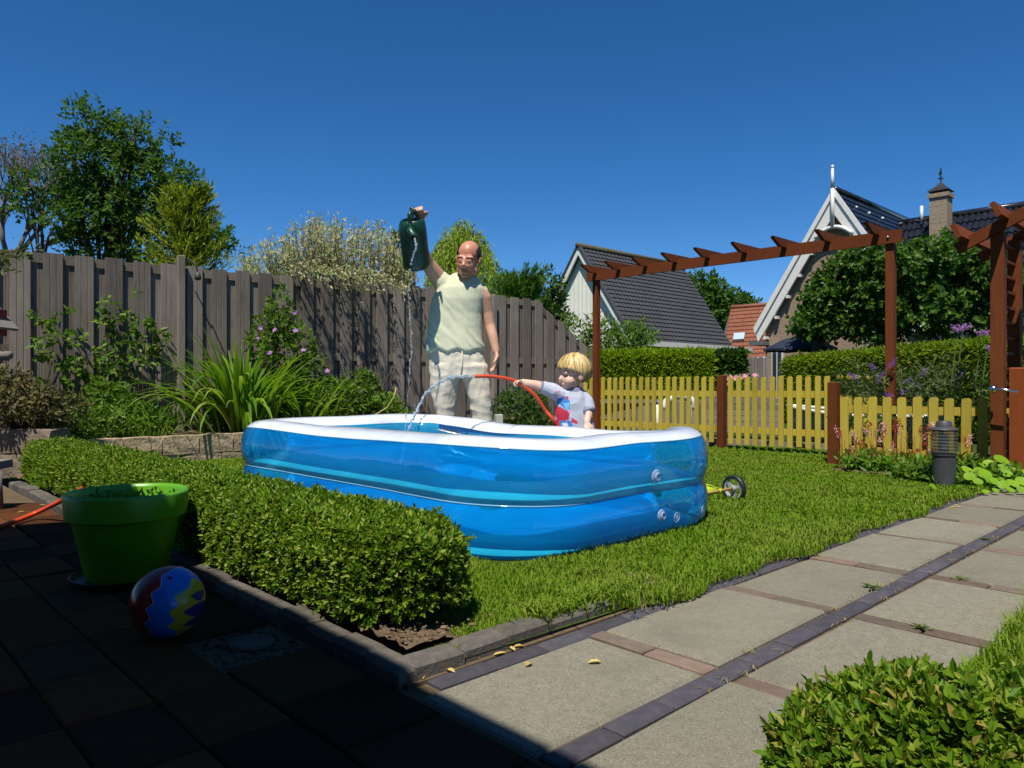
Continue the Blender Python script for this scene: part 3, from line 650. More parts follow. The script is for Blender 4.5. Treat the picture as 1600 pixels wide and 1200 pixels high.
# ================================================================== grass blades
M_grass = m_leaf('grass_blade', [(0.075, 0.175, 0.006), (0.105, 0.215, 0.007), (0.135, 0.245, 0.009), (0.165, 0.26, 0.013), (0.23, 0.26, 0.05)], 0.35, 0.65, 0.08, patch=0.45)
def grass(u0, u1, v0, v1, n, hm=0.027, seed=1, accept=None):
    r = np.random.default_rng(seed); u = r.uniform(u0, u1, n); v = r.uniform(v0, v1, n)
    P = np.stack([UX * u - UY * v, UY * u + UX * v, np.full(n, .01)], 1)
    keep = (P[:, 1] > .6) & (np.abs(P[:, 0] / P[:, 1]) < .82) & ~in_pool(P, -.09)
    D = np.maximum(P[:, 1], .8); keep &= r.uniform(0, 1, n) < np.clip((2.2 / D) ** 1.15, 0, 1)
    if accept is not None: keep &= accept(u, v, r)
    P = P[keep]; u = u[keep]; v = v[keep]; D = D[keep]; m = len(P)
    tuft = np.array([mnoise.noise((a * 2.3, b * 2.3, 2.0)) for a, b in zip(u, v)]); tf2 = np.array([mnoise.noise((a * 8, b * 8, 9.0)) for a, b in zip(u, v)])
    h = hm * (1 + .5 * tuft + .45 * tf2) * r.uniform(.55, 1.35, m); edge = np.minimum(v - v0, .25) / .25
    h *= 1 + .55 * (1 - edge) * (r.uniform(0, 1, m) > .5)
    az = r.uniform(0, 2 * np.pi, m) * 1.0 + tuft * 2; ln = r.uniform(.15, .75, m)
    d = np.stack([np.cos(az), np.sin(az), np.zeros(m)], 1); sd = np.stack([-np.sin(az), np.cos(az), np.zeros(m)], 1)
    w = (0.0021 * np.maximum(1, (D / 2.2)) ** .8)[:, None] * r.uniform(.7, 1.4, m)[:, None]; Zz = np.array((0, 0, 1.0))
    H = h[:, None]; mid = P + Zz * H * .55 + d * H * ln[:, None] * .28; tip = P + Zz * H * (1 - .25 * ln[:, None]) + d * H * ln[:, None]
    V = np.stack([P - sd * w, P + sd * w, mid + sd * w * .8, mid - sd * w * .8, tip], 1).reshape(-1, 3)
    i = np.arange(m)[:, None] * 5; F = np.concatenate([i + np.array([0, 1, 2]), i + np.array([0, 2, 3]), i + np.array([3, 2, 4])], 1).reshape(-1, 3)
    return V, F
def acc(u, v, r):
    k = np.ones(len(u), bool); k &= ~((u < 1.58) & (v > 2.05)) & ~((u < 1.40) & (v > 1.70)); k &= ~((u > 6.5) & (v < 2.5)); k &= v > 1.63 + .025 * np.sin(u * 5) + .02 * np.sin(u * 13) - np.clip((u - 1.8) * 2, 0, 1) * .12; k &= ~((u > 8.4)); return k
parts_ = [grass(1.25, 8.6, 1.47, 7.5, 1150000, seed=3, accept=acc)]
parts_.append(grass(1.9, 6.8, -2.2, .60, 190000, seed=4, hm=.06))
for nm, (V_, F_) in zip(('grass_blades', 'grass_blades'), parts_):
    o = link(nm, np_mesh(nm, V_, F_, [M_grass])); tag(o, kind='stuff')
# coarse tufts and dry stems hanging over the lawn edge and in the joints
M_dry = m_leaf('dry_grass', [(0.30, 0.24, 0.10), (0.40, 0.33, 0.16), (0.16, 0.2, 0.05)], .25, .7, .1)
def tuft_geo(c, n, hmin, hmax, spread, lean=.8, w=.0028):
    az = rng.uniform(0, 6.283, n); h = rng.uniform(hmin, hmax, n); ln = rng.uniform(.2, 1, n) * lean; P = np.asarray(c) + np.stack([rng.normal(0, spread, n), rng.normal(0, spread, n), np.zeros(n)], 1)
    d = np.stack([np.cos(az), np.sin(az), 0 * az], 1); sd = np.stack([-np.sin(az), np.cos(az), 0 * az], 1); H = h[:, None]; Zz = np.array((0, 0, 1.0)); l = ln[:, None]
    a = P + Zz * H * .45 + d * H * l * .15; b = P + Zz * H * .85 * (1 - .25 * l) + d * H * l * .5; t = P + Zz * H * (1 - .5 * l) + d * H * l
    V = np.stack([P - sd * w, P + sd * w, a + sd * w, a - sd * w, b + sd * w * .8, b - sd * w * .8, t], 1).reshape(-1, 3); i = np.arange(n)[:, None] * 7
    F = np.concatenate([i + np.array(q) for q in ([0, 1, 2], [0, 2, 3], [3, 2, 4], [3, 4, 5], [5, 4, 6])], 1).reshape(-1, 3); return V, F
def merge(gs):
    Vs, Fs, b = [], [], 0
    for V, F in gs: Vs.append(V); Fs.append(F + b); b += len(V)
    return np.concatenate(Vs), np.concatenate(Fs)
gs = [tuft_geo(gr(px, py) * (1, 1, 0) + (0, 0, .02), 40, .03, .075, .045) for px, py in ((1010, 930), (1035, 945), (985, 955), (1050, 920))]
gs += [tuft_geo(uv(rnd.uniform(1.5, 2.3), 1.665 + rnd.gauss(0, .012), .03), 60, .025, .07, .03, 1.1) for k in range(16)]
for k in range(26):
    u = rnd.uniform(1.9, 6); gs.append(tuft_geo(uv(u, 1.60, .01), 24, .03, .065, .04))
o = link('edge_grass', np_mesh('edge_grass', *merge(gs), [M_grass])); tag(o, kind='stuff')
gs = [tuft_geo(uv(rnd.uniform(1.9, 5.6), 1.585 + rnd.gauss(0, .012), .005), 9, .02, .05, .03, 1.8, .0014) for k in range(70)] + [tuft_geo(gr(px, py) + (0, 0, .01), 22, .04, .09, .04, 1.4, .0016) for px, py in ((1010, 925), (990, 945))]
gs += [tuft_geo(uv(rnd.uniform(1.6, 5), 1.053 + rnd.choice((-.034, .034)) + rnd.gauss(0, .004), 0), 7, .006, .018, .012, 2.0, .0011) for k in range(34)]
o = link('dry_grass', np_mesh('dry_grass', *merge(gs), [M_dry])); tag(o, kind='stuff')
# weeds rooted in the paving joints
M_weed = m_leaf('weed_leaf', [(0.06, .10, .02), (.10, .15, .03), (.16, .15, .06)], .3, .6, .2)
for k, (px, py, rr, lab) in enumerate(((1362, 918, .055, 'flat green weed in the dark brick line near the path middle'), (1440, 982, .05, 'small weed on the brick joint beside the right grass'), (1538, 843, .05, 'green weed at the dark brick line near the far joint'), (1500, 905, .04, 'small weed tuft in the joint right of the dark brick line'))):
    c = gr(px, py); w = thing('weed', lab, 'weed', c, 'weeds in the paving joints'); m = 22; az = rng.uniform(0, 6.28, m); A = np.stack([np.cos(az), np.sin(az), rng.uniform(.02, .3, m)], 1)
    rr = rr * .62
    leafobj('leaves', np.repeat([c + (0, 0, .004)], m, 0) + rng.normal(0, .01, (m, 3)) * (1, 1, 0), A, np.tile((0, 0, 1.0), (m, 1)), rng.uniform(.5, 1.1, m) * rr, .011, M_weed, w, True)
# fallen yellow leaves
M_fallen = m_leaf('fallen_leaf', [(.45, .30, .08), (.55, .42, .16), (.40, .22, .06)], .2, .6, .2)
fl = [(790, 1012), (805, 1018), (770, 1025), (818, 1010), (745, 1020), (662, 1062), (697, 1047), (822, 1042), (940, 1035), (760, 996), (1485, 793), (1495, 790), (1478, 795), (1505, 793), (1262, 866), (968, 953), (1008, 942), (100, 786), (60, 790), (85, 783), (40, 800), (660, 1040)]
groups_ = thing
for k, (px, py) in enumerate(fl):
    p = gr(px, py); p[2] = .002; a = rnd.uniform(0, 6.28); V_, F_ = leafgeo([(0, 0, 0)], [(math.cos(a), math.sin(a), .05)], [(0, 0, 1)], rnd.uniform(.03, .055), rnd.uniform(.014, .022), True, .25, .1)
    o = link('fallen_leaf', np_mesh('fallen_leaf', V_, F_, [M_fallen]), None, p); tag(o, 'small fallen yellow leaf on the near path beside the lawn kerb' if px > 640 and py > 930 else 'curled yellow leaf on the far path where the lawn ends' if px > 1400 else 'pale leaf lying on the path slab halfway along the lawn' if px > 1000 else 'yellow leaf lying in the sunlit strip left of the green pot', 'leaf', 'fallen yellow leaves')
# ================================================================== plants
M_box = m_leaf('box_leaf', [(0.035, 0.085, 0.004), (0.065, 0.14, 0.006), (0.10, 0.195, 0.008), (0.14, 0.24, 0.012), (0.19, 0.28, 0.02), (0.32, 0.35, 0.06)], 0.32, 0.5, 0.2)
M_box_near = m_leaf('box_leaf_bright', [(0.045, 0.11, 0.005), (0.07, 0.155, 0.007), (0.10, 0.20, 0.010), (0.13, 0.235, 0.013), (0.16, 0.26, 0.016), (0.19, 0.28, 0.02), (0.23, 0.29, 0.03), (0.36, 0.26, 0.07)], 0.38, 0.5, 0.2)
M_twig = m_surf('twig_bark', (0.05, 0.035, 0.02), (0.11, 0.08, 0.05), 30, 0.9, 0.1, 0.5, 60)
M_bark = m_surf('bark', (0.05, 0.04, 0.03), (0.12, 0.10, 0.075), 14, 0.9, 0.1, 1.0, 30, stretch=(6, 6, 1), bdist=0.02)
M_core = m_surf('dark_twig_core', (0.012, 0.014, 0.005), (0.03, 0.028, 0.014), 40, 0.95, 0.05, 1.0, 50, bdist=0.03)  # near-black twig mass; shade of the leaf gaps is put into the colour
def box_hedge(name, label, pts, nrmls, dens, L, W, mat, base, npart=300, nl=8, deep=True):
    """shoots at surface points"""
    h = thing(name, label, 'hedge', base)
    D = nrm(nrmls * .75 + np.array((0, 0, .55)) + .55 * rdir(len(pts)))
    B, A, N, k = rosettes(pts, D, nl, .95, L * 1.3)
    ln = L * rng.uniform(.65, 1.25, len(B)); wd = W * rng.uniform(.75, 1.2, len(B))
    d = np.linalg.norm(B - np.array((0, 0, HC)), axis=1) + (np.einsum('ij,ij->i', np.repeat(nrmls, nl, 0), B - np.array((0, 0, HC))) > 0) * 5 + (np.abs(B[:, 0] / B[:, 1]) > .70) * 5 + (np.abs((B[:, 2] - HC) / B[:, 1]) > .53) * 5
    o = np.argsort(d); near, rest = o[:npart], o[npart:]
    if npart: leafparts('leaf', B[near], A[near], N[near], ln[near], wd[near], mat, h)
    leafobj('foliage', B[rest], A[rest], N[rest], ln[rest], wd[rest], mat, h, True, 'stuff')
    return h
def profile_pts(n, u_c, a, z0, hgt, v0, v1, wf):
    v = rng.uniform(v0 - a * .5, v1, n * 3); keep = rng.uniform(0, 1, n * 3) < wf(v); v = v[keep]; m = len(v)
    ph = np.radians(rng.uniform(-28, 208, m)); e = .62
    cx = np.sign(np.cos(ph)) * np.abs(np.cos(ph)) ** e; sz = np.sign(np.sin(ph)) * np.abs(np.sin(ph)) ** e
    endf = np.sqrt(np.clip(1 - np.clip((v0 + a * .5 - v) / a, 0, 1) ** 2.2, .0, 1)); ro = 1 - np.where(v < v0 + a * .5, rng.uniform(0, 1, m) ** 3 * .0, 0)
    shr = np.where(v < v0, rng.uniform(0, 1, m) ** .5, 1.0) * endf
    bum = np.array([1 + .13 * mnoise.noise((q * 3.2, p * 1.6, 1)) + .08 * mnoise.noise((q * 9, p * 4, 3)) for q, p in zip(v, ph)])
    uu = u_c + a * cx * shr * bum; zz = z0 + hgt * .5 + hgt * .5 * sz * np.where(v < v0, shr ** .35, 1) * bum
    P = np.stack([UX * uu - UY * v, UY * uu + UX * v, zz], 1); nn = Uv[None] * (np.cos(ph))[:, None] + Zv[None] * np.sin(ph)[:, None] + (-Vv)[None] * np.where(v < v0 + .08, 1.2, 0)[:, None]
    return P, nrm(nn), v
def hd(v): return np.clip((2.6 / np.maximum(1.0, .72 * v + 1.0)) ** 1.2, .12, 1)
P1, N1, vv1 = profile_pts(25000, 1.39, .182, .01, .295, 1.89, 6.7, hd)
low = (P1[:, 2] < .12) & (rng.uniform(0, 1, len(P1)) < .55); P1, N1 = P1[~low], N1[~low]
P1 = P1 + N1 * np.maximum(0, rng.normal(-.006, .014, len(P1)))[:, None] + np.outer(np.where((N1[:, 2] > .5) & (rng.uniform(0, 1, len(P1)) < .04), rng.uniform(0, .035, len(P1)), 0), Zv)
inn = P1 - N1 * .05; sel = rng.uniform(0, 1, len(P1)) < .35
hedge = box_hedge('box_hedge', 'low clipped box hedge between the shaded patio and the pool', np.concatenate([P1, inn[sel]]), np.concatenate([N1, N1[sel]]), 1, .0225, .0105, M_box, uv(1.5, 3.5))
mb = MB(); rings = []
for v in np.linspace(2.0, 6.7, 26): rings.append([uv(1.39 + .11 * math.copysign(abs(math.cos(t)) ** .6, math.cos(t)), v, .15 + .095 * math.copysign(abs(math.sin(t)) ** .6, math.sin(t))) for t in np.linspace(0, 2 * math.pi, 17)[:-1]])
mb.loft(rings); mb.build('twigs', M_core, hedge, True)  # solid dark core standing for the shaded twigs inside the hedge
mb = MB()
for k in range(40):
    v = rnd.uniform(1.9, 5.5); u_ = rnd.uniform(1.3, 1.5); mb.tube([uv(u_, v, .03), uv(u_ + rnd.gauss(0, .02), v + rnd.gauss(0, .02), .12), uv(u_ + rnd.gauss(0, .05), v + rnd.gauss(0, .05), .22)], [.009, .007, .004], 5)
mb.build('stems', M_twig, hedge, True)
# foreground shrub, bottom right
c2 = np.array((.73, 1.20, .03)); n2 = 5600
d2 = rdir(n2 * 2); d2 = d2[(d2[:, 2] > -.35)][:n2]; bum = np.array([1 + .16 * mnoise.noise(Vector(q) * 2.2) + .08 * mnoise.noise(Vector(q) * 6) for q in d2])
P2 = c2 + d2 * np.array((.295, .30, .245)) * bum[:, None] * rng.uniform(.86, 1.0, (len(d2), 1)); 
sh2 = box_hedge('box_shrub', 'rounded leafy box shrub in the bottom right foreground beside the path', P2, d2, 1, .023, .0115, M_box_near, c2 * (1, 1, 0), 300, 9)
mb = MB(); mb.ell(c2 + (0, 0, .02), (.2, .2, .165), n=14, m=9); mb.build('twigs', M_core, sh2, True)  # dark solid inside the shrub, shade between the leaves in its colour
mb = MB()
for k in range(26):
    a = rnd.uniform(0, 6.28); e = c2 + np.array((math.cos(a) * .24, math.sin(a) * .24, rnd.uniform(.0, .2))); mb.tube([c2 * (1, 1, 0), (c2 + e) / 2 + (0, 0, .03), e], [.012, .008, .003], 5)
mb.build('stems', M_twig, sh2, True)

# ---- daylily clump: every blade its own object
M_lily = m_leaf('daylily_blade', [(0.07, 0.17, 0.008), (0.11, 0.225, 0.012), (0.16, 0.27, 0.02), (0.24, 0.32, 0.05)], 0.4, 0.5, 0.25)
def blade_mesh(k, mat, name='leaf_blade', w=.02):
    mb = MB(); n = 9; a = .25 + .16 * k; L, C, R_ = [], [], []
    p = np.zeros(3); ang = 1.45
    for i in range(n):
        t = i / (n - 1); ww = w * (1 - t ** 2.2) * (.75 + .5 * min(1, t * 3)) + .0006; L.append(p + (0, ww, .25 * ww)); C.append(p.copy()); R_.append(p + (0, -ww, .25 * ww))
        ang -= (a * (.06 + .30 * t)) * 1.35; p = p + np.array((math.cos(ang), 0, math.sin(ang))) / (n - 1)
    mb.loft([[l, c, r] for l, c, r in zip(L, C, R_)], caps=False, closed=False); return mb.mesh(name, mat, True)
def blade_clump(name, label, cat, c, n, lmin, lmax, mat, spread=.12, w=.02, amax=7):
    t = thing(name, label, cat, c); ms = [blade_mesh(k, mat, w=w) for k in range(amax)]
    for i in range(n):
        a = rnd.uniform(0, 6.28); sc = rnd.uniform(lmin, lmax); k = min(amax - 1, int(abs(rnd.gauss(0.15, .5)) * amax)); tl = rnd.uniform(-.55, .1)
        ca, sa = math.cos(a), math.sin(a); A = np.array(((ca, -sa, 0), (sa, ca, 0), (0, 0, 1))) @ np.array(((math.cos(tl), 0, -math.sin(tl)), (0, 1, 0), (math.sin(tl), 0, math.cos(tl))))
        A = np.array(((ca, -sa, 0), (sa, ca, 0), (0, 0, 1))) @ np.array(((math.cos(-tl), 0, math.sin(-tl)), (0, 1, 0), (-math.sin(-tl), 0, math.cos(-tl))))
        r = abs(rnd.gauss(0, spread)); piece('leaf_blade', ms[k], t, np.asarray(c) + (ca * r, sa * r, 0), A, sc)
    return t
blade_clump('daylily_clump', 'big clump of arching bright green daylily blades in the raised bed', 'plant', uv(3.50, 8.05, .24), 280, .75, 1.3, M_lily, .18, .022)
blade_clump('daylily_clump', 'smaller clump of strappy green blades right of the big daylily', 'plant', uv(4.2, 8.0, .24), 90, .5, .9, M_lily, .12, .022)

# ---- generic leafy plant built from pixel blobs
def cloud(blobs, n, depth=1.0, shell=.55):
    """blobs: (centre, radius vec) -> points and outward directions"""
    vol = np.array([np.prod(b[1]) ** .8 for b in blobs]); cnt = rng.multinomial(n, vol / vol.sum()); P, O = [], []
    for (c, r), k in zip(blobs, cnt):
        d = rdir(k); rad = rng.uniform(0, 1, k) ** (1 / 3 * (1 - shell) + .12); P.append(np.asarray(c) + d * np.asarray(r) * rad[:, None]); O.append(d)
    return np.concatenate(P), np.concatenate(O)
def pblob(px, py, rx, ry, D, dep=None):
    k = D / FPX; return (at(px, py, D), np.array((rx * k, (dep if dep is not None else rx * k), ry * k)))
def plant(name, label, cat, base, blobs, nl, L, W, mat, stem_mat=None, nst=8, cl=6, rich=False, up=.35, parts=0, group=None, stem_r=.008, hang=0.0, fold=.18, spread=1.0):
    t = thing(name, label, cat, base, group); base = np.asarray(base, float)
    C, O = cloud(blobs, max(1, nl // cl)); D = nrm(O + np.array((0, 0, up)) + .6 * rdir(len(C)))
    B, A, N, k = rosettes(C, D, cl, spread, L * 1.2)
    if hang: A = nrm(A + np.array((0, 0, -hang)))
    ln = L * rng.uniform(.6, 1.3, len(B)); wd = W * rng.uniform(.7, 1.25, len(B))
    if parts:
        o = np.argsort(B[:, 1]); near, rest = o[:parts], o[parts:]; leafparts('leaf', B[near], A[near], N[near], ln[near], wd[near], mat, t, fold=fold)
    else: rest = np.arange(len(B))
    if len(rest): leafobj('foliage', B[rest], A[rest], N[rest], ln[rest], wd[rest], mat, t, rich, 'stuff', fold)
    mb = MB()
    for i in range(nst):
        e = C[rng.integers(len(C))]; m = (base + e) / 2 + rng.normal(0, .08, 3) * np.linalg.norm(e - base) * (1, 1, .3); st = base + rng.normal(0, stem_r * 3, 3) * (1, 1, 0)
        mb.tube([st, st * .6 + m * .4, m, e], [stem_r, stem_r * .85, stem_r * .65, stem_r * .3], 5)
    mb.build('stems', stem_mat or M_twig, t, True)['kind'] = 'stuff'; return t
def tree(name, label, base, zfork, blobs, nl, L, W, mat, tr=.18, cl=8, nbr=14, bark=None, up=.2, group=None, ntw=60, lean=(0, 0), cat='tree', thr=-.22):
    t = thing(name, label, cat, base, group); base = np.asarray(base, float); top = max(b[0][2] + b[1][2] * .5 for b in blobs); cx = np.mean([b[0] for b in blobs], 0)
    C, O = cloud(blobs, nl // cl); keep = np.array([mnoise.noise(Vector(c * (1.5 / max(.4, np.mean(blobs[0][1]))) )) > thr for c in C]); C, O = C[keep], O[keep]
    D = nrm(O * .8 + np.array((0, 0, up)) + .8 * rdir(len(C))); B, A, N, k = rosettes(C, D, cl, 1.1, L * 2.2)
    N = nrm(N + np.array((0, 0, .5)))
    leafobj('crown', B, A, N, L * rng.uniform(.6, 1.3, len(B)), W * rng.uniform(.7, 1.25, len(B)), mat, t)
    mb = MB(); f = np.array((base[0], base[1], zfork)); tp = np.array((cx[0], cx[1], top)); mid = (f + tp) / 2 + rng.normal(0, tr * .8, 3)
    mb.tube([base, base * .5 + f * .5 + rng.normal(0, tr * .15, 3) * (1, 1, 0), f, mid, tp], [tr * 1.15, tr, tr * .85, tr * .5, tr * .12], 8)
    ends = []
    for i in range(nbr):
        b = blobs[i % len(blobs)]; e = np.asarray(b[0]) + rng.normal(0, .35, 3) * np.asarray(b[1]); s_ = rng.uniform(.1, .85); a = f + (tp - f) * s_ * .8; m = (a + e) / 2 + np.array((0, 0, .12)) * np.linalg.norm(e - a) + rng.normal(0, .06, 3) * np.linalg.norm(e - a)
        r = tr * .45 * (1 - .6 * s_); mb.tube([a, m, e], [r, r * .6, r * .22], 6); ends.append((m, e, r))
    for i in range(ntw):
        m, e, r = ends[i % len(ends)]; c = C[rng.integers(len(C))]
        d = np.array([np.linalg.norm(c - q[1]) for q in ends]); m, e, r = ends[int(d.argmin())]; a = m + (e - m) * rng.uniform(.3, 1); mb.tube([a, (a + c) / 2 + rng.normal(0, .05, 3) * np.linalg.norm(c - a), c], [r * .3, r * .2, r * .08], 4)
    mb.build('trunk', bark or M_bark, t, True); return t
M_green = m_leaf('garden_leaf', [(0.045, 0.11, 0.008), (0.08, 0.165, 0.012), (0.12, 0.21, 0.02), (0.17, 0.25, 0.035)], 0.38, 0.5, 0.25)
M_fresh = m_leaf('fresh_leaf', [(0.08, 0.19, 0.012), (0.12, 0.24, 0.016), (0.17, 0.29, 0.03)], 0.4, 0.48, 0.28)
M_darkleaf = m_leaf('dark_leaf', [(0.028, 0.07, 0.008), (0.045, 0.10, 0.012), (0.075, 0.14, 0.018)], 0.35, 0.48, 0.28)
M_brownleaf = m_leaf('dry_leaf', [(0.10, 0.09, 0.03), (0.16, 0.13, 0.05), (0.08, 0.10, 0.03), (0.22, 0.18, 0.10)], 0.25, 0.7, 0.2)
M_petal_p = m_leaf('purple_petal', [(0.25, 0.10, 0.42), (0.34, 0.16, 0.55)], .3, .6, .2, (1, 1, 1)); M_petal_m = m_leaf('mauve_petal', [(0.48, 0.24, 0.52), (0.55, 0.32, 0.6), (.3, .1, .4)], .3, .6, .2, (1, 1, 1))
M_petal_pk = m_leaf('pink_petal', [(0.62, 0.22, 0.28), (0.68, 0.35, 0.38), (.7, .5, .48)], .3, .6, .2, (1, 1, 1)); M_petal_r = m_leaf('red_leaf', [(0.35, 0.03, 0.02), (0.45, 0.06, 0.03), (.3, .1, .03)], .3, .6, .2, (1, .6, .5))
def u_at(px, v):
    k = (px - 800) / FPX; return v * (UY + k * UX) / (UX - k * UY)
def bedpt(px, v, z=.24): return uv(u_at(px, v), v, z)
def bb(px, py, rx, ry, v): return pblob(px, py, rx, ry, bedpt(px, v)[1], .25)
# climbers on the fence, leaves as parts
for px, bl, lab in ((88, [(85, 500, 9, 20), (88, 545, 9, 30), (84, 600, 9, 30)], 'slender climber with pointed leaves on the fence nearest the left edge'),
                    (178, [(176, 490, 10, 14), (179, 530, 10, 40), (178, 590, 11, 30)], 'climber with pale green leaves on the fence, middle of the three columns'),
                    (222, [(222, 482, 13, 20), (226, 520, 16, 26), (236, 525, 12, 14), (222, 565, 12, 30)], 'dense leafy climber on the fence just left of the tall post'),
                    (138, [(136, 545, 10, 20), (150, 580, 22, 26), (130, 610, 16, 30)], 'low climber between the two outer leafy columns at the fence')):
    plant('climber', lab, 'climbing plant', bedpt(px, 8.62), [bb(a, b, c, d, 8.58) for a, b, c, d in bl], 200, .078, .042, M_green, None, 6, 5, True, .1, 200, 'climbers on the board fence', .007, .5)
# hibiscus with mauve flowers
hb = plant('hibiscus_shrub', 'upright hibiscus shrub with mauve flowers in front of the fence', 'shrub', bedpt(450, 8.35), [bb(438, 500, 20, 30, 8.35), (bb(452, 550, 42, 45, 8.35)), bb(410, 530, 18, 30, 8.35), bb(480, 590, 32, 40, 8.35), bb(440, 480, 8, 30, 8.35), bb(450, 620, 50, 40, 8.3)], 4200, .06, .034, M_green, None, 14, 6)
def flower(parent, c, r, mat, n=5, nrml=(0, -.8, .4), name='flower'):
    N = nrm(np.asarray(nrml) + rng.normal(0, .3, 3)); t = nrm(np.cross(N, (0, 0, 1))); b = np.cross(N, t); a = np.arange(n) * 2 * np.pi / n; A = np.outer(np.cos(a), t) + np.outer(np.sin(a), b) + N * .35
    V_, F_ = leafgeo(np.repeat([np.asarray(c) - BASE[parent.name]], n, 0), A, np.repeat([N], n, 0), r, r * .85, True); return link(name, np_mesh(name, V_, F_, [mat]), parent)
for px, py in ((408, 512), (402, 530), (460, 488), (462, 517), (474, 548), (512, 580), (390, 533), (422, 552), (430, 516)): flower(hb, at(px, py, bedpt(450, 8.2)[1] - .25), .036, M_petal_m)
# filler plants of the raised bed
plant('dry_perennial', 'brown faded perennial with seed heads above the stone planter', 'plant', at(30, 680, 6.3) * (1, 1, 0) + (0, 0, .38), [pblob(30, 630, 50, 28, 6.3, .3), pblob(90, 640, 30, 20, 6.5, .3), pblob(5, 600, 25, 20, 6.3, .3)], 2600, .06, .024, M_brownleaf, None, 26, 5, up=.6)
plant('ground_cover', 'dark green ground cover under the climbers in the raised bed', 'plant', bedpt(150, 7.9), [bb(140, 665, 60, 22, 7.9), bb(220, 660, 50, 24, 7.9), bb(80, 660, 40, 20, 7.9), bb(170, 630, 30, 30, 8.3)], 4200, .06, .03, M_green, None, 10, 6)
blade_clump('grass_clump', 'low tuft of fine green grass beside the daylily on the wall', 'plant', bedpt(245, 7.75), 120, .25, .5, M_lily, .14, .008)
plant('leafy_plant', 'bushy green plant behind the pool rim right of the daylilies', 'plant', bedpt(520, 8.2), [bb(520, 625, 40, 28, 8.2), bb(560, 610, 30, 26, 8.3), bb(590, 640, 26, 22, 8.2), bb(490, 640, 36, 22, 8.1)], 3000, .07, .036, M_green, None, 10, 6)
fern = thing('fern', 'pale green fern fronds rising in front of the fence', 'fern', bedpt(548, 8.3))
for k in range(9):
    a = rnd.uniform(-1.3, 1.3) - 1.57 * .3; b = bedpt(548, 8.3); L_ = rnd.uniform(.45, .7); d = np.array((math.sin(a), -.3 * rnd.random(), 0)); pts = [b + d * L_ * t * .9 + Zv * L_ * (1.25 * t - .75 * t * t) for t in np.linspace(0, 1, 12)]
    P_, A_, N_ = [], [], []
    for i in range(1, 12):
        tg = nrm(pts[i] - pts[i - 1]); sd_ = nrm(np.cross(tg, (0, -.6, .8)))
        for s_ in (-1, 1): P_.append(pts[i]); A_.append(sd_ * s_ + tg * .5); N_.append((0, -.5, .8))
    V_, F_ = leafgeo(np.array(P_) - BASE[fern.name], A_, N_, np.repeat(.13 * np.sin(np.linspace(.35, 3.0, 11)), 2), .028, True); link('frond', np_mesh('frond', V_, F_, [M_fresh]), fern)
plant('small_bush', 'small green bush at the fence foot left of the man', 'shrub', bedpt(610, 8.3), [bb(608, 640, 22, 20, 8.3), bb(625, 650, 18, 14, 8.3)], 1200, .055, .028, M_green, None, 6, 6)
plant('round_bush', 'round dark green bush at the fence between man and child', 'shrub', np.array((.13, 8.4, 0)), [pblob(812, 642, 46, 30, 8.4, .4), pblob(800, 620, 14, 16, 8.4, .2), pblob(838, 628, 14, 12, 8.4, .2), pblob(830, 665, 46, 26, 8.3, .4)], 5200, .042, .02, M_darkleaf, None, 8, 7)
yv = thing('bent_stem', 'bare yellowish stem bending up behind the pool', 'plant', at(570, 672, 8.0)); mb = MB(); mb.tube([at(565, 690, 8), at(580, 652, 8), at(605, 637, 8), at(616, 620, 8), at(619, 605, 8)], [.012, .011, .011, .012, .006], 6); mb.build('stem', m_plain('yellow_stem', (.40, .36, .08), .6), yv, True)
sg = thing('seed_stalks', 'thin dry seed stalks standing in front of the fence boards', 'plant', bedpt(600, 8.5)); mb = MB()
for k in range(22):
    b = bedpt(590 + rnd.gauss(0, 8), 8.5); mb.tube([b, b + (rnd.gauss(0, .03), -.03, .35), b + (rnd.gauss(0, .09), -.05, rnd.uniform(.55, .85))], [.003, .003, .002], 4)
mb.build('stalks', m_plain('dry_stalk', (.28, .2, .14), .8), sg)

# ---- right bed
rb0 = uv(6.7, 2.2, .03)
M_silver = m_leaf('silvery_leaf', [(0.06, 0.10, 0.03), (0.09, 0.13, 0.045), (0.13, 0.16, 0.07), (.05, .09, .02)], .3, .7, .1)
bud = plant('buddleja', 'silvery buddleja bush with purple flower spikes behind the low picket fence', 'shrub', np.array((4.1, 7.4, 0)), [pblob(1345, 590, 24, 22, 7.5, .3), pblob(1390, 605, 40, 26, 7.5, .3), pblob(1430, 600, 30, 26, 7.4, .3), pblob(1470, 595, 30, 26, 7.3, .3), pblob(1510, 605, 30, 26, 7.2, .3), pblob(1400, 655, 70, 34, 7.5, .3)], 1700, .085, .018, M_silver, None, 26, 5, up=.5, stem_r=.006, hang=.1)
def spike(parent, p, d, L_, r, mat, n=40, name='flower_spike', lf=.013):
    d = nrm(d); t = rng.uniform(0, 1, n); o = rdir(n); P_ = np.asarray(p) + np.outer(t, d) * L_ + o * (r * (1 - .6 * t))[:, None]
    V_, F_ = leafgeo(P_ - BASE[parent.name], nrm(o + .3 * rdir(n)), rdir(n), lf, lf * .8, False); return link(name, np_mesh(name, V_, F_, [mat]), parent)
for px, py, dx in ((1390, 574, .4), (1368, 582, -.3), (1370, 595, .5), (1414, 598, 1.0), (1439, 588, .5), (1436, 606, -.5), (1494, 590, .8), (1405, 616, .8), (1395, 622, -1), (1340, 592, -1), (1425, 630, .3)):
    spike(bud, at(px, py, 7.2), (dx, 0, .6), .10, .022, M_petal_p, 70)
vb_ = thing('verbena', 'tall thin verbena stems topped with purple flower heads before the hedge', 'plant', at(1500, 720, 6.9) * (1, 1, 0)); mb = MB()
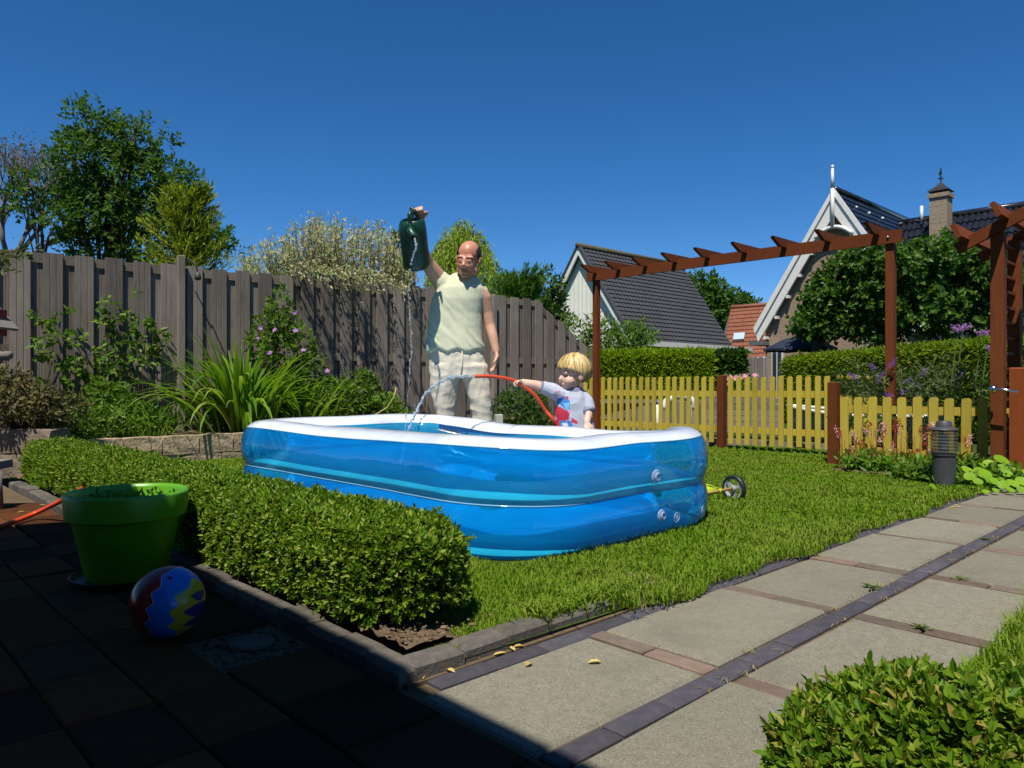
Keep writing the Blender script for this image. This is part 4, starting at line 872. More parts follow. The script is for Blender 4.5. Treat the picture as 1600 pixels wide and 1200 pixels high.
for px, py, D in ((1497, 515, 7.0), (1534, 522, 7.0), (1505, 512, 7.0), (1543, 542, 7.0)):
    e = at(px, py, D); b = np.array((e[0] - .1, D, .05)); mb.tube([b, (b + e) / 2 + (-.03, 0, 0), e], [.006, .005, .004], 5)
    for k in range(4):
        q = e + rng.normal(0, .03, 3) * (1.5, 1, .4); V_, F_ = leafgeo(np.repeat([q - BASE[vb_.name]], 26, 0) + rng.normal(0, .014, (26, 3)), rdir(26), rdir(26), .016, .013); link('flower_head', np_mesh('flower_head', V_, F_, [M_petal_m]), vb_)
mb.build('stems', m_plain('green_stem', (.08, .13, .03), .6), vb_)
per = plant('persicaria', 'persicaria with pink and red flower spikes along the low picket fence', 'plant', uv(6.85, 2.4, .03), [pblob(1345, 725, 34, 10, 6.5, .15), pblob(1400, 735, 40, 12, 6.3, .2), pblob(1450, 742, 36, 14, 6.1, .2)], 1500, .075, .026, M_fresh, None, 8, 5, True, .8)
for k in range(36):
    px = rnd.uniform(1308, 1520); py = rnd.uniform(668, 728) + max(0, (1400 - px) * .06); D = 6.55 - (px - 1310) * .0022; p = at(px, py, D); red = rnd.random()
    spike(per, p, (rnd.gauss(0, .3), 0, 1), rnd.uniform(.06, .11), .012, M_petal_pk if red > .45 else M_petal_r, 34, lf=.017)
mb = MB()
for k in range(60):
    px = rnd.uniform(1308, 1520); D = 6.5 - (px - 1310) * .0022; b = at(px, 735, D) * (1, 1, 0) + (0, 0, .03); mb.tube([b, b + (rnd.gauss(0, .03), 0, rnd.uniform(.15, .38))], [.0035, .002], 4)
mb.build('flower_stems', m_plain('reddish_stem', (.28, .07, .03), .6), per)['kind'] = 'stuff'
pn = plant('low_foliage', 'low dark green foliage around the foot of the bollard lamp', 'plant', uv(6.3, 1.95, .03), [pblob(1430, 745, 30, 12, 5.9, .15), pblob(1510, 742, 30, 18, 5.9, .2), pblob(1560, 750, 30, 14, 5.7, .2), pblob(1500, 758, 40, 8, 5.6, .15), pblob(1590, 700, 14, 30, 6.2, .1)], 2600, .06, .03, M_green, None, 8, 5, True, .6)
# nasturtium: round leaves, each its own part
M_nast = m_leaf('nasturtium_leaf', [(0.15, 0.30, 0.012), (0.20, 0.36, 0.016), (.26, .40, .03)], .35, .5, .3)
ns = thing('nasturtium', 'nasturtium with round light green leaves at the foot of the arch', 'plant', at(1560, 765, 5.6) * (1, 1, 0))
mb = MB(); kk = 12; mb.add([(0, 0, -.12)] + [(math.cos(t) * .5, math.sin(t) * .5, -.05 + .03 * math.sin(3 * t)) for t in np.linspace(0, 6.283, kk + 1)[:-1]] + [(math.cos(t), math.sin(t), .04 * math.sin(4 * t)) for t in np.linspace(0, 6.283, kk + 1)[:-1]],
    [(0, 1 + i, 1 + (i + 1) % kk) for i in range(kk)] + [(1 + i, 1 + kk + i, 1 + kk + (i + 1) % kk, 1 + (i + 1) % kk) for i in range(kk)]); nm_ = mb.mesh('leaf', M_nast, True)
stm = MB()
for px, py, r in ((1565, 718, 11), (1513, 735, 10), (1536, 739, 13), (1552, 728, 8), (1565, 731, 8), (1515, 744, 8), (1549, 750, 9), (1555, 752, 8), (1568, 751, 8), (1568, 757, 8), (1583, 755, 9), (1587, 738, 10), (1598, 752, 10), (1540, 768, 5), (1556, 766, 5), (1574, 740, 7), (1545, 724, 8), (1597, 765, 7), (1528, 752, 7), (1579, 765, 6), (1535, 727, 6), (1608, 740, 10), (1616, 756, 10), (1458, 760, 6)):
    D = 5.75 - (py - 720) * .012; p = at(px, py, D); q = r / FPX * D * 1.08; N = nrm(np.array((rnd.gauss(0, .25), -.55, .8))); t = nrm(np.cross(N, (rnd.gauss(0, 1), .3, .2))); piece('leaf', nm_, ns, p, np.stack([t, np.cross(N, t), N], 1), q)
    stm.tube([p - N * .01, p * (1, 1, .4) + (0, .05, 0), (p[0], p[1] + .1, .02)], .004, 4)
stm.build('stems', m_plain('pale_stem', (.2, .3, .06), .5), ns)['kind'] = 'stuff'

# leafy twig reaching in over the fence at the far left
tw = thing('overhanging_twig', 'pale leafy twig hanging in at the left edge above the fence', 'branch', at(-30, 420, 6.0)); mb = MB(); P_, A_, N_ = [], [], []
for e in ((56, 388), (30, 402), (20, 425), (48, 400)):
    a_, b_t = at(-40, 420, 6.0), at(*e, 5.9); m_t = (a_ + b_t) / 2 + (0, 0, .05); mb.tube([a_, m_t, b_t], [.008, .005, .002], 4)
    for q in np.linspace(.25, 1, 16): P_.append((1 - q) ** 2 * a_ + 2 * q * (1 - q) * m_t + q * q * b_t + rng.normal(0, .012, 3)); A_.append(nrm(b_t - a_) + rng.normal(0, .6, 3)); N_.append(rng.normal(0, .6, 3) + Zv)
mb.build('stem', M_twig, tw, True); leafparts('leaf', np.array(P_), np.array(A_), np.array(N_), .07, .03, M_silver, tw)
# ================================================================== trees and hedges beyond the fences
M_oak = m_leaf('oak_leaf', [(0.025, 0.065, 0.008), (0.045, 0.105, 0.010), (0.07, 0.14, 0.014), (0.10, 0.17, 0.02)], 0.38, 0.55, 0.2)
D = 24.0
tree('oak_tree', 'big dark green deciduous tree behind the fence at the left', at(150, 600, D) * (1, 1, 0), 2.6,
     [pblob(150, 200, 38, 36, D, 1.0), pblob(225, 225, 38, 42, D, 1.0), pblob(150, 260, 60, 45, D, 1.4), pblob(118, 285, 24, 40, D, .9), pblob(225, 285, 62, 42, D, 1.4), pblob(130, 335, 38, 38, D, 1.2), pblob(180, 340, 60, 45, D, 1.4), pblob(255, 330, 50, 40, D, 1.2), pblob(290, 290, 18, 26, D, .6), pblob(140, 390, 50, 24, D, 1.2), pblob(310, 375, 50, 24, D, 1.0), pblob(240, 385, 70, 26, D, 1.2), pblob(360, 385, 18, 14, D, .5)],
     26000, .19, .10, M_oak, .2, 8, 34, ntw=160, thr=-.02)
# half bare tree on the far left
M_sparse = m_leaf('sparse_leaf', [(0.10, 0.11, 0.05), (0.14, 0.13, 0.06), (.18, .15, .08)], .3, .6, .2)
bt = thing('bare_tree', 'half bare tree with thin twigs at the left edge behind the fence', 'tree', at(-10, 600, 26) * (1, 1, 0)); mb = MB(); tips = []
def branch(p, d, L_, r, lev):
    q = p + d * L_; mdl = (p + q) / 2 + rng.normal(0, .05, 3) * L_; mb.tube([p, mdl, q], [r, r * .8, r * .6], 5 if lev < 2 else 4)
    if lev >= 6: tips.append(q); return
    for k in range(3 if lev < 4 else 2): branch(q if k else mdl * .3 + q * .7, nrm(d + rng.normal(0, .42, 3) + np.array((0, 0, .12))), L_ * rng.uniform(.58, .8), r * .6, lev + 1)
b_ = at(14, 600, 26) * (1, 1, 0); mb.tube([b_, b_ + (0, 0, 5.0)], [.22, .15], 7)
for dd in ((.35, 0, .8), (-.3, .2, .9), (.05, -.3, 1.0), (.55, .1, .75), (.8, -.1, .45)): branch(b_ + (0, 0, 4.6 + .5 * rnd.random()), nrm(np.array(dd)), 1.6, .10, 1)
mb.build('trunk', m_surf('pale_bark', (.14, .10, .09), (.24, .19, .17), 20, .9, .1, .4, 40), bt, True)
tips = np.array(tips); tp = tips[rng.integers(len(tips), size=2600)] + rng.normal(0, .22, (2600, 3)); leafobj('crown', tp, rdir(2600), rdir(2600), .10, .045, M_sparse, bt)
tree('small_tree', 'small green tree between the bare tree and the oak', at(60, 600, 22) * (1, 1, 0), 3.0, [pblob(48, 290, 18, 24, 22, .6), pblob(40, 318, 18, 16, 22, .6), pblob(84, 342, 14, 14, 22, .5)], 900, .17, .09, M_oak, .09, 8, 10, ntw=40)
# yellow conifer: feathery sprays
M_ycon = m_leaf('golden_cypress', [(0.13, 0.19, 0.010), (0.21, 0.27, 0.015), (0.30, 0.34, 0.02), (.38, .38, .035)], .3, .6, .2)
M_gcon = m_leaf('green_juniper', [(0.055, 0.14, 0.010), (0.09, 0.19, 0.015), (0.13, 0.23, 0.025)], .3, .6, .2)
def conifer(name, label, base, axis_pts, n, reach, L_, W_, mat, updir=.9, cat='conifer', nper=26):
    t = thing(name, label, cat, base); ax = np.array(axis_pts, float); P_, A_, N_ = [], [], []; mb = MB(); mb.tube([base] + list(ax), np.linspace(.10, .012, len(ax) + 1), 6)
    for i in range(n):
        s_ = rng.uniform(0, 1) ** .85; k = s_ * (len(ax) - 1); j = min(int(k), len(ax) - 2); a = ax[j] + (ax[j + 1] - ax[j]) * (k - j); az = rng.uniform(0, 6.283); R_ = reach(s_) * rng.uniform(.55, 1.12)
        d = np.array((math.cos(az), math.sin(az), 0)); pts = [a + d * R_ * q + Zv * R_ * updir * q ** 1.5 for q in np.linspace(0, 1, 5)]; mb.tube(pts, [.02, .016, .012, .008, .004], 4)
        for m in range(nper):
            q = rng.uniform(.25, 1.0); jj = q * 4; w = min(int(jj), 3); c = pts[w] + (pts[w + 1] - pts[w]) * (jj - w); tg = nrm(pts[w + 1] - pts[w]); P_.append(c + rng.normal(0, .05, 3) * R_); A_.append(tg + rng.normal(0, .45, 3) + Zv * .25); N_.append(rng.normal(0, 1, 3))
    leafobj('crown', P_, A_, N_, L_ * rng.uniform(.5, 1.3, len(P_)), W_ * rng.uniform(.6, 1.3, len(P_)), mat, t); mb.build('trunk', M_bark, t, True); return t
D = 15.0
conifer('golden_cypress', 'feathery yellow green conifer above the fence in front of the oak', at(285, 600, D) * (1, 1, 0), [at(283, 470, D), at(284, 400, D), at(290, 350, D), at(300, 310, D)], 150, lambda s_: .95 * (1 - .78 * s_) + .12, .15, .028, M_ycon, .75, nper=60)
conifer('green_conifer', 'bushy green conifer above the fence right of the man', at(812, 600, 19) * (1, 1, 0), [at(800, 520, 19), at(808, 470, 19), at(815, 445, 19)], 130, lambda s_: .95 * (1 - .35 * s_), .17, .03, M_gcon, .7, nper=50)
conifer('dark_spruce', 'small dark spruce tip showing between watering can and shrub', at(622, 600, 21) * (1, 1, 0), [at(622, 480, 21), at(620, 420, 21), at(624, 368, 21)], 60, lambda s_: .55 * (1 - .85 * s_) + .05, .2, .03, M_darkleaf, .2)
tree('leafy_shrub', 'dark leafy shrub beside the white gable behind the fence end', at(858, 600, 20) * (1, 1, 0), 1.2, [pblob(848, 470, 22, 22, 20, .5), pblob(858, 450, 12, 24, 20, .4), pblob(835, 500, 30, 26, 20, .5), pblob(866, 500, 18, 28, 20, .4)], 3600, .15, .08, M_darkleaf, .06, 7, 8, ntw=30, cat='shrub')
# variegated willow spilling over the fence
M_vari = m_leaf('variegated_leaf', [(0.26, 0.34, 0.07), (0.42, 0.48, 0.16), (0.56, 0.58, 0.30), (0.66, 0.64, 0.42), (.62, .48, .35)], .45, .6, .15, (1, 1, .8))
vw = thing('variegated_willow', 'pale variegated willow shrub spilling over the top of the fence', 'shrub', at(510, 600, 11.3) * (1, 1, 0)); P_, A_, N_ = [], [], []; mb = MB()
for i in range(330):
    px = rng.uniform(368, 650); top_y = np.interp(px, [360, 400, 450, 490, 530, 560, 600, 640, 655], [415, 392, 368, 345, 352, 352, 362, 395, 430]); py = top_y + abs(rng.normal(0, 30)) if i > 130 else top_y + rng.uniform(-14, 12); py = min(py, 438)
    Dd = 10.9 + rng.uniform(-.45, .9); e = at(px, py, Dd); b = np.array((e[0] * .75 - .65, 11.3, 1.2)) + rng.normal(0, .25, 3); mid = (b + e) / 2 + np.array((0, 0, .2)); mb.tube([b, mid, e], [.012, .008, .003], 4)
    for q in np.linspace(.45, 1, 30):
        c = (1 - q) ** 2 * b + 2 * q * (1 - q) * (mid + (0, 0, .1)) + q * q * e; P_.append(c + rng.normal(0, .035, 3)); A_.append(nrm(e - mid) + rng.normal(0, .7, 3)); N_.append(rng.normal(0, 1, 3) + Zv)
for i in range(42):      # twigs hanging in front of the boards
    px = rng.uniform(455, 620); uu = u_at(px, 8.55); b = uv(uu, 9.0, 2.25 + rng.uniform(0, .12)); m = uv(uu + .08, 8.62 - rng.uniform(0, .25), 2.24 + rng.uniform(-.05, .15)); e = uv(uu + .14 + rng.normal(0, .06), 8.5 - rng.uniform(0, .35), 2.2 - rng.uniform(-.1, .26)); mb.tube([b, m, e], [.005, .004, .002], 4)
    for q in np.linspace(.1, 1, 18):
        c = (1 - q) ** 2 * b + 2 * q * (1 - q) * m + q * q * e; P_.append(c + rng.normal(0, .02, 3)); A_.append(nrm(e - m) + rng.normal(0, .6, 3)); N_.append(rng.normal(0, 1, 3) + Zv)
leafobj('foliage', P_, A_, N_, .072 * rng.uniform(.6, 1.3, len(P_)), .027, M_vari, vw, False, 'stuff'); mb.build('branches', M_twig, vw, True)
# weeping willow
M_will = m_leaf('willow_leaf', [(0.17, 0.26, 0.02), (0.25, 0.34, 0.03), (0.33, 0.40, 0.05)], .35, .5, .3)
D = 27.0; wl = thing('weeping_willow', 'pale green weeping willow behind the head of the man', 'tree', at(722, 600, D) * (1, 1, 0)); P_, A_, N_ = [], [], []; mb = MB(); b0 = at(722, 600, D) * (1, 1, 0); mb.tube([b0, at(722, 480, D), at(722, 400, D)], [.3, .24, .1], 7)
for i in range(420):
    a = rng.uniform(0, 6.283); rr = rng.uniform(0, 1) ** .6; px = 722 + 50 * rr * math.cos(a); dpt = 1.1 * rr * math.sin(a); py = 346 + 55 * rr ** 2.2 + rng.uniform(-6, 22); s0 = at(px, py, D + dpt); ln_ = rng.uniform(.6, 2.1)
    if i % 6 == 0: mb.tube([at(722, 420, D), (at(722, 400, D) + s0) / 2 + (0, 0, .3), s0], [.06, .04, .015], 4)
    for q in np.linspace(0, 1, int(16 * ln_)):
        P_.append(s0 + np.array((math.cos(a) * .25 * math.sin(q * 2), math.sin(a) * .2, -ln_ * q)) + rng.normal(0, .035, 3)); A_.append(np.array((0, 0, -1)) + rng.normal(0, .45, 3)); N_.append(rng.normal(0, 1, 3))
leafobj('crown', P_, A_, N_, .21 * rng.uniform(.6, 1.3, len(P_)), .045, M_will, wl); mb.build('trunk', M_bark, wl, True)
# shrub by the shed, trees between the houses
tree('shed_shrub', 'loose green shrub in front of the white shed wall', at(960, 600, 17) * (1, 1, 0), .9, [pblob(905, 520, 20, 18, 17, .4), pblob(935, 520, 22, 18, 17, .4), pblob(975, 530, 26, 18, 17, .4), pblob(1000, 528, 18, 18, 17, .4), pblob(950, 545, 50, 16, 17, .5)], 3400, .12, .05, M_green, .05, 6, 10, ntw=50, cat='shrub', up=.6)
tree('distant_tree', 'green tree behind the shed roof near the red roofed house', at(1105, 600, 46) * (1, 1, 0), 3.5, [pblob(1095, 450, 20, 18, 46, .9), pblob(1115, 470, 24, 20, 46, .9), pblob(1100, 495, 34, 24, 46, 1)], 3600, .34, .2, M_oak, .2, 8, 8, ntw=20)
tree('distant_tree', 'green tree top just left of the red roofed house', at(1148, 600, 52) * (1, 1, 0), 3.5, [pblob(1146, 476, 16, 10, 52, .8), pblob(1165, 482, 18, 9, 52, .8), pblob(1140, 500, 24, 20, 52, 1)], 2400, .34, .2, M_oak, .2, 8, 8, ntw=20)
# plane trees before the gabled house
M_plane = m_leaf('plane_leaf', [(0.022, 0.065, 0.008), (0.04, 0.10, 0.010), (0.075, 0.155, 0.015), (.13, .22, .03)], .38, .48, .28)
for k, (px0, bl, lab) in enumerate(((1268, [(1288, 478, 24, 30), (1306, 448, 24, 30), (1325, 485, 32, 32), (1276, 508, 26, 18), (1342, 428, 20, 22), (1322, 418, 12, 14)], 'leafy plane tree left in front of the brick gable'),
                                    (1372, [(1362, 455, 36, 46), (1395, 430, 34, 40), (1375, 500, 50, 30), (1350, 410, 20, 20)], 'leafy plane tree behind the near pergola post'),
                                    (1470, [(1440, 420, 34, 40), (1480, 440, 40, 46), (1450, 490, 44, 36), (1515, 440, 34, 44), (1530, 490, 36, 36), (1470, 395, 26, 20), (1560, 450, 40, 50)], 'leafy plane tree below the chimney right of the post'))):
    Dk = 18.2 - k * .9; tree('plane_tree', lab, at(px0, 600, Dk) * (1, 1, 0), 1.3, [pblob(a, b, c, d, Dk, .7) for a, b, c, d in bl], (12000, 12000, 18000)[k], .135, .115, M_plane, .1, 7, 12, ntw=40, thr=-.05, group='plane trees before the house')
# clipped hedges
M_thuja = m_leaf('thuja_spray', [(0.11, 0.20, 0.006), (0.17, 0.28, 0.008), (0.23, 0.33, 0.012), (.30, .38, .02)], .35, .65, .12)
M_thuja2 = m_leaf('yew_spray', [(0.08, 0.15, 0.006), (0.13, 0.21, 0.008), (0.18, 0.26, 0.012), (.25, .31, .022)], .35, .65, .12)
def clipped(name, label, a, b, thick, z0, za, zb, n, L_, W_, mat):
    a, b = np.array(a, float), np.array(b, float); d = nrm(b - a); nn = np.array((-d[1], d[0], 0)); nn = nn if nn[1] < 0 else -nn; h = thing(name, label, 'hedge', ((a + b) / 2) * (1, 1, 0)); m = n
    t = rng.uniform(0, 1, m); top = rng.uniform(0, 1, m) < .3; zt = za + (zb - za) * t; Ln = np.linalg.norm(b - a); P_ = a + np.outer(t, b - a); P_[:, 2] = np.where(top, zt, z0 + (zt - z0) * rng.uniform(0, 1, m)); P_ += np.outer(np.where(top, -thick * rng.uniform(0, 1, m), 0), nn)
    end = rng.uniform(0, 1, m) < .08; P_[end] = a + np.outer(-thick * rng.uniform(0, 1, end.sum()), nn) + np.outer(np.ones(end.sum()), Zv) * (z0 + (za - z0) * rng.uniform(0, 1, end.sum()))[:, None]
    P_ += rng.normal(0, .03, (m, 3)); O = np.where(top[:, None], Zv, nn); O[end] = -d; A_ = nrm(O * .7 + Zv * .35 + .75 * rdir(m)); leafobj('foliage', P_, A_, nrm(O + .9 * rdir(m)), L_ * rng.uniform(.5, 1.3, m), W_, mat, h, False, 'stuff')
    mb = MB(); c = (a + b) / 2 - nn * thick / 2; zc = (za + zb) / 2; mb.loft([[np.array((*(q[:2]), z)) for q, z in ((a - nn * .07, z0), (a - nn * (thick - .05), z0), (a - nn * (thick - .05), za - .07), (a - nn * .07, za - .07))], [np.array((*(q[:2]), z)) for q, z in ((b - nn * .07, z0), (b - nn * (thick - .05), z0), (b - nn * (thick - .05), zb - .07), (b - nn * .07, zb - .07))]]); mb.build('twigs', M_core, h)  # dark solid filling the hedge, inner shade put into its colour
    return h
hA, hB = at(905, 600, 14.5), at(1112, 600, 14.0)
clipped('conifer_hedge', 'bright green clipped conifer hedge behind the left half of the picket fence', hA * (1, 1, 0), hB * (1, 1, 0), 1.0, 0.0, at(905, 557, 14.5)[2], at(1112, 554, 14)[2], 40000, .12, .035, M_thuja)
iv = [at(1113, 600, 14.3) * (1, 1, 0), at(1164, 600, 14.2) * (1, 1, 0)]
clipped('ivy_hedge', 'short dark glossy ivy hedge right of the bright conifer hedge', iv[0], iv[1], .8, 0.0, at(1113, 556, 14.3)[2], at(1164, 554, 14.2)[2], 7000, .11, .085, M_darkleaf)
hC, hD = at(1227, 600, 16.0), at(1640, 600, 9.2)
clipped('yew_hedge', 'long clipped green hedge below the plane trees at the right', hC * (1, 1, 0), hD * (1, 1, 0), 1.0, 0.0, at(1227, 564, 16)[2], at(1640, 531, 9.2)[2], 80000, .105, .03, M_thuja2)
# ================================================================== buildings
M_boards = NT('white_gable_boards'); t_ = M_boards
_tc = t_.n('ShaderNodeTexCoord').outputs['Object']; _sx = t_.n('ShaderNodeSeparateXYZ', Vector=_tc)
_w = t_.n('ShaderNodeMath', _operation='FRACT', i0=t_.n('ShaderNodeMath', _operation='MULTIPLY', i0=t_.n('ShaderNodeMath', _operation='SUBTRACT', i0=_sx.outputs[0], i1=_sx.outputs[1]).outputs[0], i1=4.2).outputs[0]).outputs[0]
_g = t_.n('ShaderNodeMapRange', Value=_w, i1=0.0, i2=0.12, i3=0.0, i4=1.0).outputs[0]
_b = t_.n('ShaderNodeBsdfPrincipled', Base__Color=t_.ramp(t_.noise(3, 3), [(.3, (.70, .69, .58)), (.7, (.78, .77, .66))]), Roughness=.55); t_.ln(t_.bump(_g, .8, .012), _b.inputs['Normal']); M_boards = t_.done(_b.outputs[0])
M_tile_shed = m_surf('grey_roof_tile', (0.035, 0.037, 0.042), (0.065, 0.067, 0.072), 5, 0.6, 0.35, 0.4, 60, c3=(.05, .05, .05), big=.6)
M_tile_gloss = m_surf('glazed_black_tile', (0.012, 0.014, 0.02), (0.028, 0.03, 0.038), 5, 0.16, 0.6, 0.15, 40)
M_tile_red = m_surf('red_roof_tile', (0.20, 0.07, 0.04), (0.32, 0.12, 0.065), 5, 0.7, 0.3, 0.4, 40)
M_ridge = m_surf('mossy_ridge_tile', (0.09, 0.085, 0.05), (0.15, 0.13, 0.08), 6, .9, .1, .5, 30)
def tiled(r0, rv, dv, rows, cols, up, step=.035, wave=.028, sub=4):
    """roof plane: ridge start r0, ridge vector rv, slope vector dv; courses stepped, tiles rippled"""
    r0, rv, dv, up = [np.asarray(q, float) for q in (r0, rv, dv, up)]; N = cols * sub + 1; s_ = np.linspace(0, 1, N); ph = (np.arange(N) % sub) / sub; prof = np.array([0, .75, 1.0, .45][:sub]) if sub == 4 else np.sin(ph * 6.28)
    off = np.concatenate([np.tile(prof, cols), prof[:1]]) * wave; V_ = []; F_ = []
    for i in range(rows):
        for t, lift in ((i / rows, 0.0), ((i + 1) / rows + .12 / rows, step)):
            V_.append(r0 + np.outer(s_, rv) + dv * t + up * lift + np.outer(off, up))
    V_ = np.concatenate(V_)
    for i in range(rows):
        a = 2 * i * N
        for j in range(N - 1): F_.append((a + j, a + j + 1, a + N + j + 1, a + N + j))
        if i < rows - 1:
            b = (2 * i + 1) * N
            for j in range(N - 1): F_.append((b + j, b + j + 1, b + N + j + 1, b + N + j))
    return V_, np.array(F_)
def roof_obj(name, parent, mat, *a, **k):
    V_, F_ = tiled(*a, **k); o = link(name, np_mesh(name, V_ - BASE[parent.name], F_, [mat], True), parent); return autosmooth(o, 40)
# ---- shed with white boarded gable
A_ = at(905, 386, 25.0); us, vs_ = touv(A_); ves = v_at(983, us); zes = z_at(525, us, ves); wS = vs_ - ves; zaS = A_[2]; LS = 6.2
shed = thing('gabled_shed', 'shed with white boarded gable and steep dark tiled roof behind the hedge', 'shed', uv(us, vs_, 0))
mb = MB(); mb.prism([uv(us + .16, vs_ - wS + .12, 0), uv(us + .16, vs_ - wS + .12, zes), uv(us + .16, vs_, zaS - .12), uv(us + .16, vs_ + wS - .12, zes), uv(us + .16, vs_ + wS - .12, 0)], Uv * .12); mb.build('gable_wall', M_boards, shed)
mb = MB(); mb.box(uv(us + LS / 2 + .5, vs_, zes / 2 - .05), Uv * (LS / 2 - .3), Vv * (wS - .18), (0, 0, zes / 2)); mb.build('wall', M_brick, shed)
for sg in (-1, 1):
    dv = uv(0, sg * (wS + .12), 0) * 1.0; dv[2] = -(zaS - zes) * (wS + .12) / wS; upn = nrm(np.array((*(Vv[:2] * sg * (zaS - zes)), wS)))
    roof_obj('roof', shed, M_tile_shed, uv(us - .02, vs_, zaS), Uv * LS, dv, 22, 30, upn)
    mb = MB(); mb.prism([uv(us - .06, vs_, zaS + .04), uv(us - .06, vs_, zaS - .26), uv(us - .06, vs_ + sg * (wS + .12), zes - .40), uv(us - .06, vs_ + sg * (wS + .12), zes - .12)], Uv * .07); mb.build('bargeboard', M_white, shed)
    mb = MB(); mb.prism([uv(us - .1, vs_, zaS + .12), uv(us - .1, vs_, zaS + .02), uv(us - .1, vs_ + sg * (wS + .14), zes - .14), uv(us - .1, vs_ + sg * (wS + .14), zes - .04)], Uv * .16); mb.build('verge_tile', M_tile_shed, shed)
mb = MB(); mb.tube([uv(us - .1, vs_, zaS + .05), uv(us + LS, vs_, zaS + .05)], .10, 8); mb.build('ridge_tile', M_ridge, shed, True)
mb = MB(); mb.box(uv(us + LS / 2 + .55, ves - .2, zes - .22), Uv * (LS / 2 + .55), Vv * .09, (0, 0, .085)); mb.build('gutter', M_white, shed)
# ---- house with red tiled roof
D = 44.0; rh = thing('red_roof_house', 'distant house with red tiled roof and skylight between shed and gable', 'house', at(1165, 600, D) * (1, 1, 0))
p0, p1, p2 = at(1142, 482, D), at(1215, 476, D - 1.2), at(1128, 562, D - 3); roof_obj('roof', rh, M_tile_red, p0, p1 - p0, p2 - p0 + (0, 0, 0), 13, 16, (0, -.6, .8), step=.05, wave=.05)
mb = MB(); mb.prism([p2 + (.3, .6, -.3), p2 + (p1 - p0) + (0, .6, -.3), (p2 + (p1 - p0)) * (1, 1, 0) + (0, .6, 0), p2 * (1, 1, 0) + (.3, .6, 0)], (0, .3, 0)); mb.build('wall', M_brick, rh)
mb = MB(); mb.prism([p0, p2 + (.15, .3, -.05), p2 * (1, 1, 0) + (.15, 4, 0), p0 * (1, 1, 0)], (.2, 0, 0)); mb.build('gable_wall', M_brick, rh)
mb = MB(); c = at(1154, 527, D - 2.3); mb.box(c, nrm(p1 - p0) * .30, nrm(p2 - p0) * .28, np.array((0, -.04, .05)) * 1.6); sk = mb.build('skylight', m_plain('roof_window', (.45, .55, .62), .1, .8), rh)
mb = MB(); mb.tube([p0 + (0, -.05, .05), p1 + (0, -.05, .05)], .13, 7); mb.build('ridge_tile', M_tile_red, rh, True)
# ---- gabled brick house
A_ = at(1304, 300, 24.0); ug, vg_ = touv(A_); veg = v_at(1186, ug); zeg = z_at(512, ug, veg); wG = veg - vg_; zag = A_[2]; LG = 6.5
gh = thing('gabled_house', 'brick house with white bargeboards, finial and glossy black tiled roof', 'house', uv(ug, vg_, 0))
mb = MB(); mb.prism([uv(ug + .2, vg_ - wG + .15, 0), uv(ug + .2, vg_ - wG + .15, zeg), uv(ug + .2, vg_, zag - .25), uv(ug + .2, vg_ + wG - .15, zeg), uv(ug + .2, vg_ + wG - .15, 0)], Uv * 6.0); mb.build('wall', M_brick, gh)
for sg in (-1, 1):
    dv = Vv * sg * wG * 1.02; dv = dv + Zv * (-(zag - zeg) * 1.02); upn = nrm(np.array((*(Vv[:2] * sg * (zag - zeg)), wG)))
    roof_obj('roof', gh, M_tile_gloss, uv(ug + .06, vg_, zag + .02), Uv * LG, dv, 20, 26, upn)
    q = [uv(ug - .05, vg_, zag + .10), uv(ug - .05, vg_, zag - .72), uv(ug - .05, vg_ + sg * (wG + .02), zeg - .62 + .1), uv(ug - .05, vg_ + sg * (wG + .12), zeg - .05)]; mb = MB(); mb.prism(q, Uv * .10); mb.build('bargeboard', M_white, gh)
    q = [uv(ug - .11, vg_, zag + .14), uv(ug - .11, vg_, zag - .10), uv(ug - .11, vg_ + sg * (wG + .1), zeg - .22), uv(ug - .11, vg_ + sg * (wG + .16), zeg)]; mb = MB(); mb.prism(q, Uv * .06); mb.build('trim', M_white, gh)
    for k in range(5):
        f = .3 + .16 * k; mb = MB(); mb.box(uv(ug + .1, vg_ + sg * wG * f * .97, zag - (zag - zeg) * f - .62), Uv * .14, Vv * .05, (0, 0, .05)); mb.build('purlin_end', M_white, gh)
mb = MB(); mb.box(uv(ug + .25, vg_ + wG + .0, zeg - .55), Uv * .45, Vv * .28, (0, 0, .07)); mb.build('eave_box', m_plain('grey_trim', (.12, .13, .13), .6), gh)
mb = MB(); zt = z_at(262, ug, vg_); zl = z_at(352, ug, vg_); mb.tube([uv(ug - .16, vg_, zl), uv(ug - .16, vg_, zag + .1)], .06, 8); mb.tube([uv(ug - .16, vg_, zag + .1), uv(ug - .16, vg_, zt - .05)], [.065, .04], 8); mb.ell(uv(ug - .16, vg_, zt), (.055, .055, .06), n=10, m=7); mb.build('finial', M_white, gh, True)
zc = z_at(364, ug, vg_); hw = (zag - zc) / (zag - zeg) * wG - .22
mb = MB(); pts = [uv(ug - .10, vg_ + hw * s_, zc - .12 + .30 * (1 - s_ * s_)) for s_ in np.linspace(-1, 1, 15)]; mb.tube(pts, .065, 6, up=tuple(Uv)); mb.build('collar_arch', M_white, gh, True)
mb = MB(); mb.tube([uv(ug + .0, vg_, zag + .1), uv(ug + LG, vg_, zag + .1)], .10, 8); mb.build('ridge_tile', M_tile_gloss, gh, True)
for px, py in ((1338, 324), (1358, 333), (1379, 341)):
    s_ = touv(at(px, py, 24))[0] * 0; mb = MB(); pz = at(px, py, uv(ug + (px - 1310) * .045, vg_ - .6)[1]); mb.ell(pz, (.05, .05, .05), n=7, m=5); mb.build('snow_hook', M_white, gh)
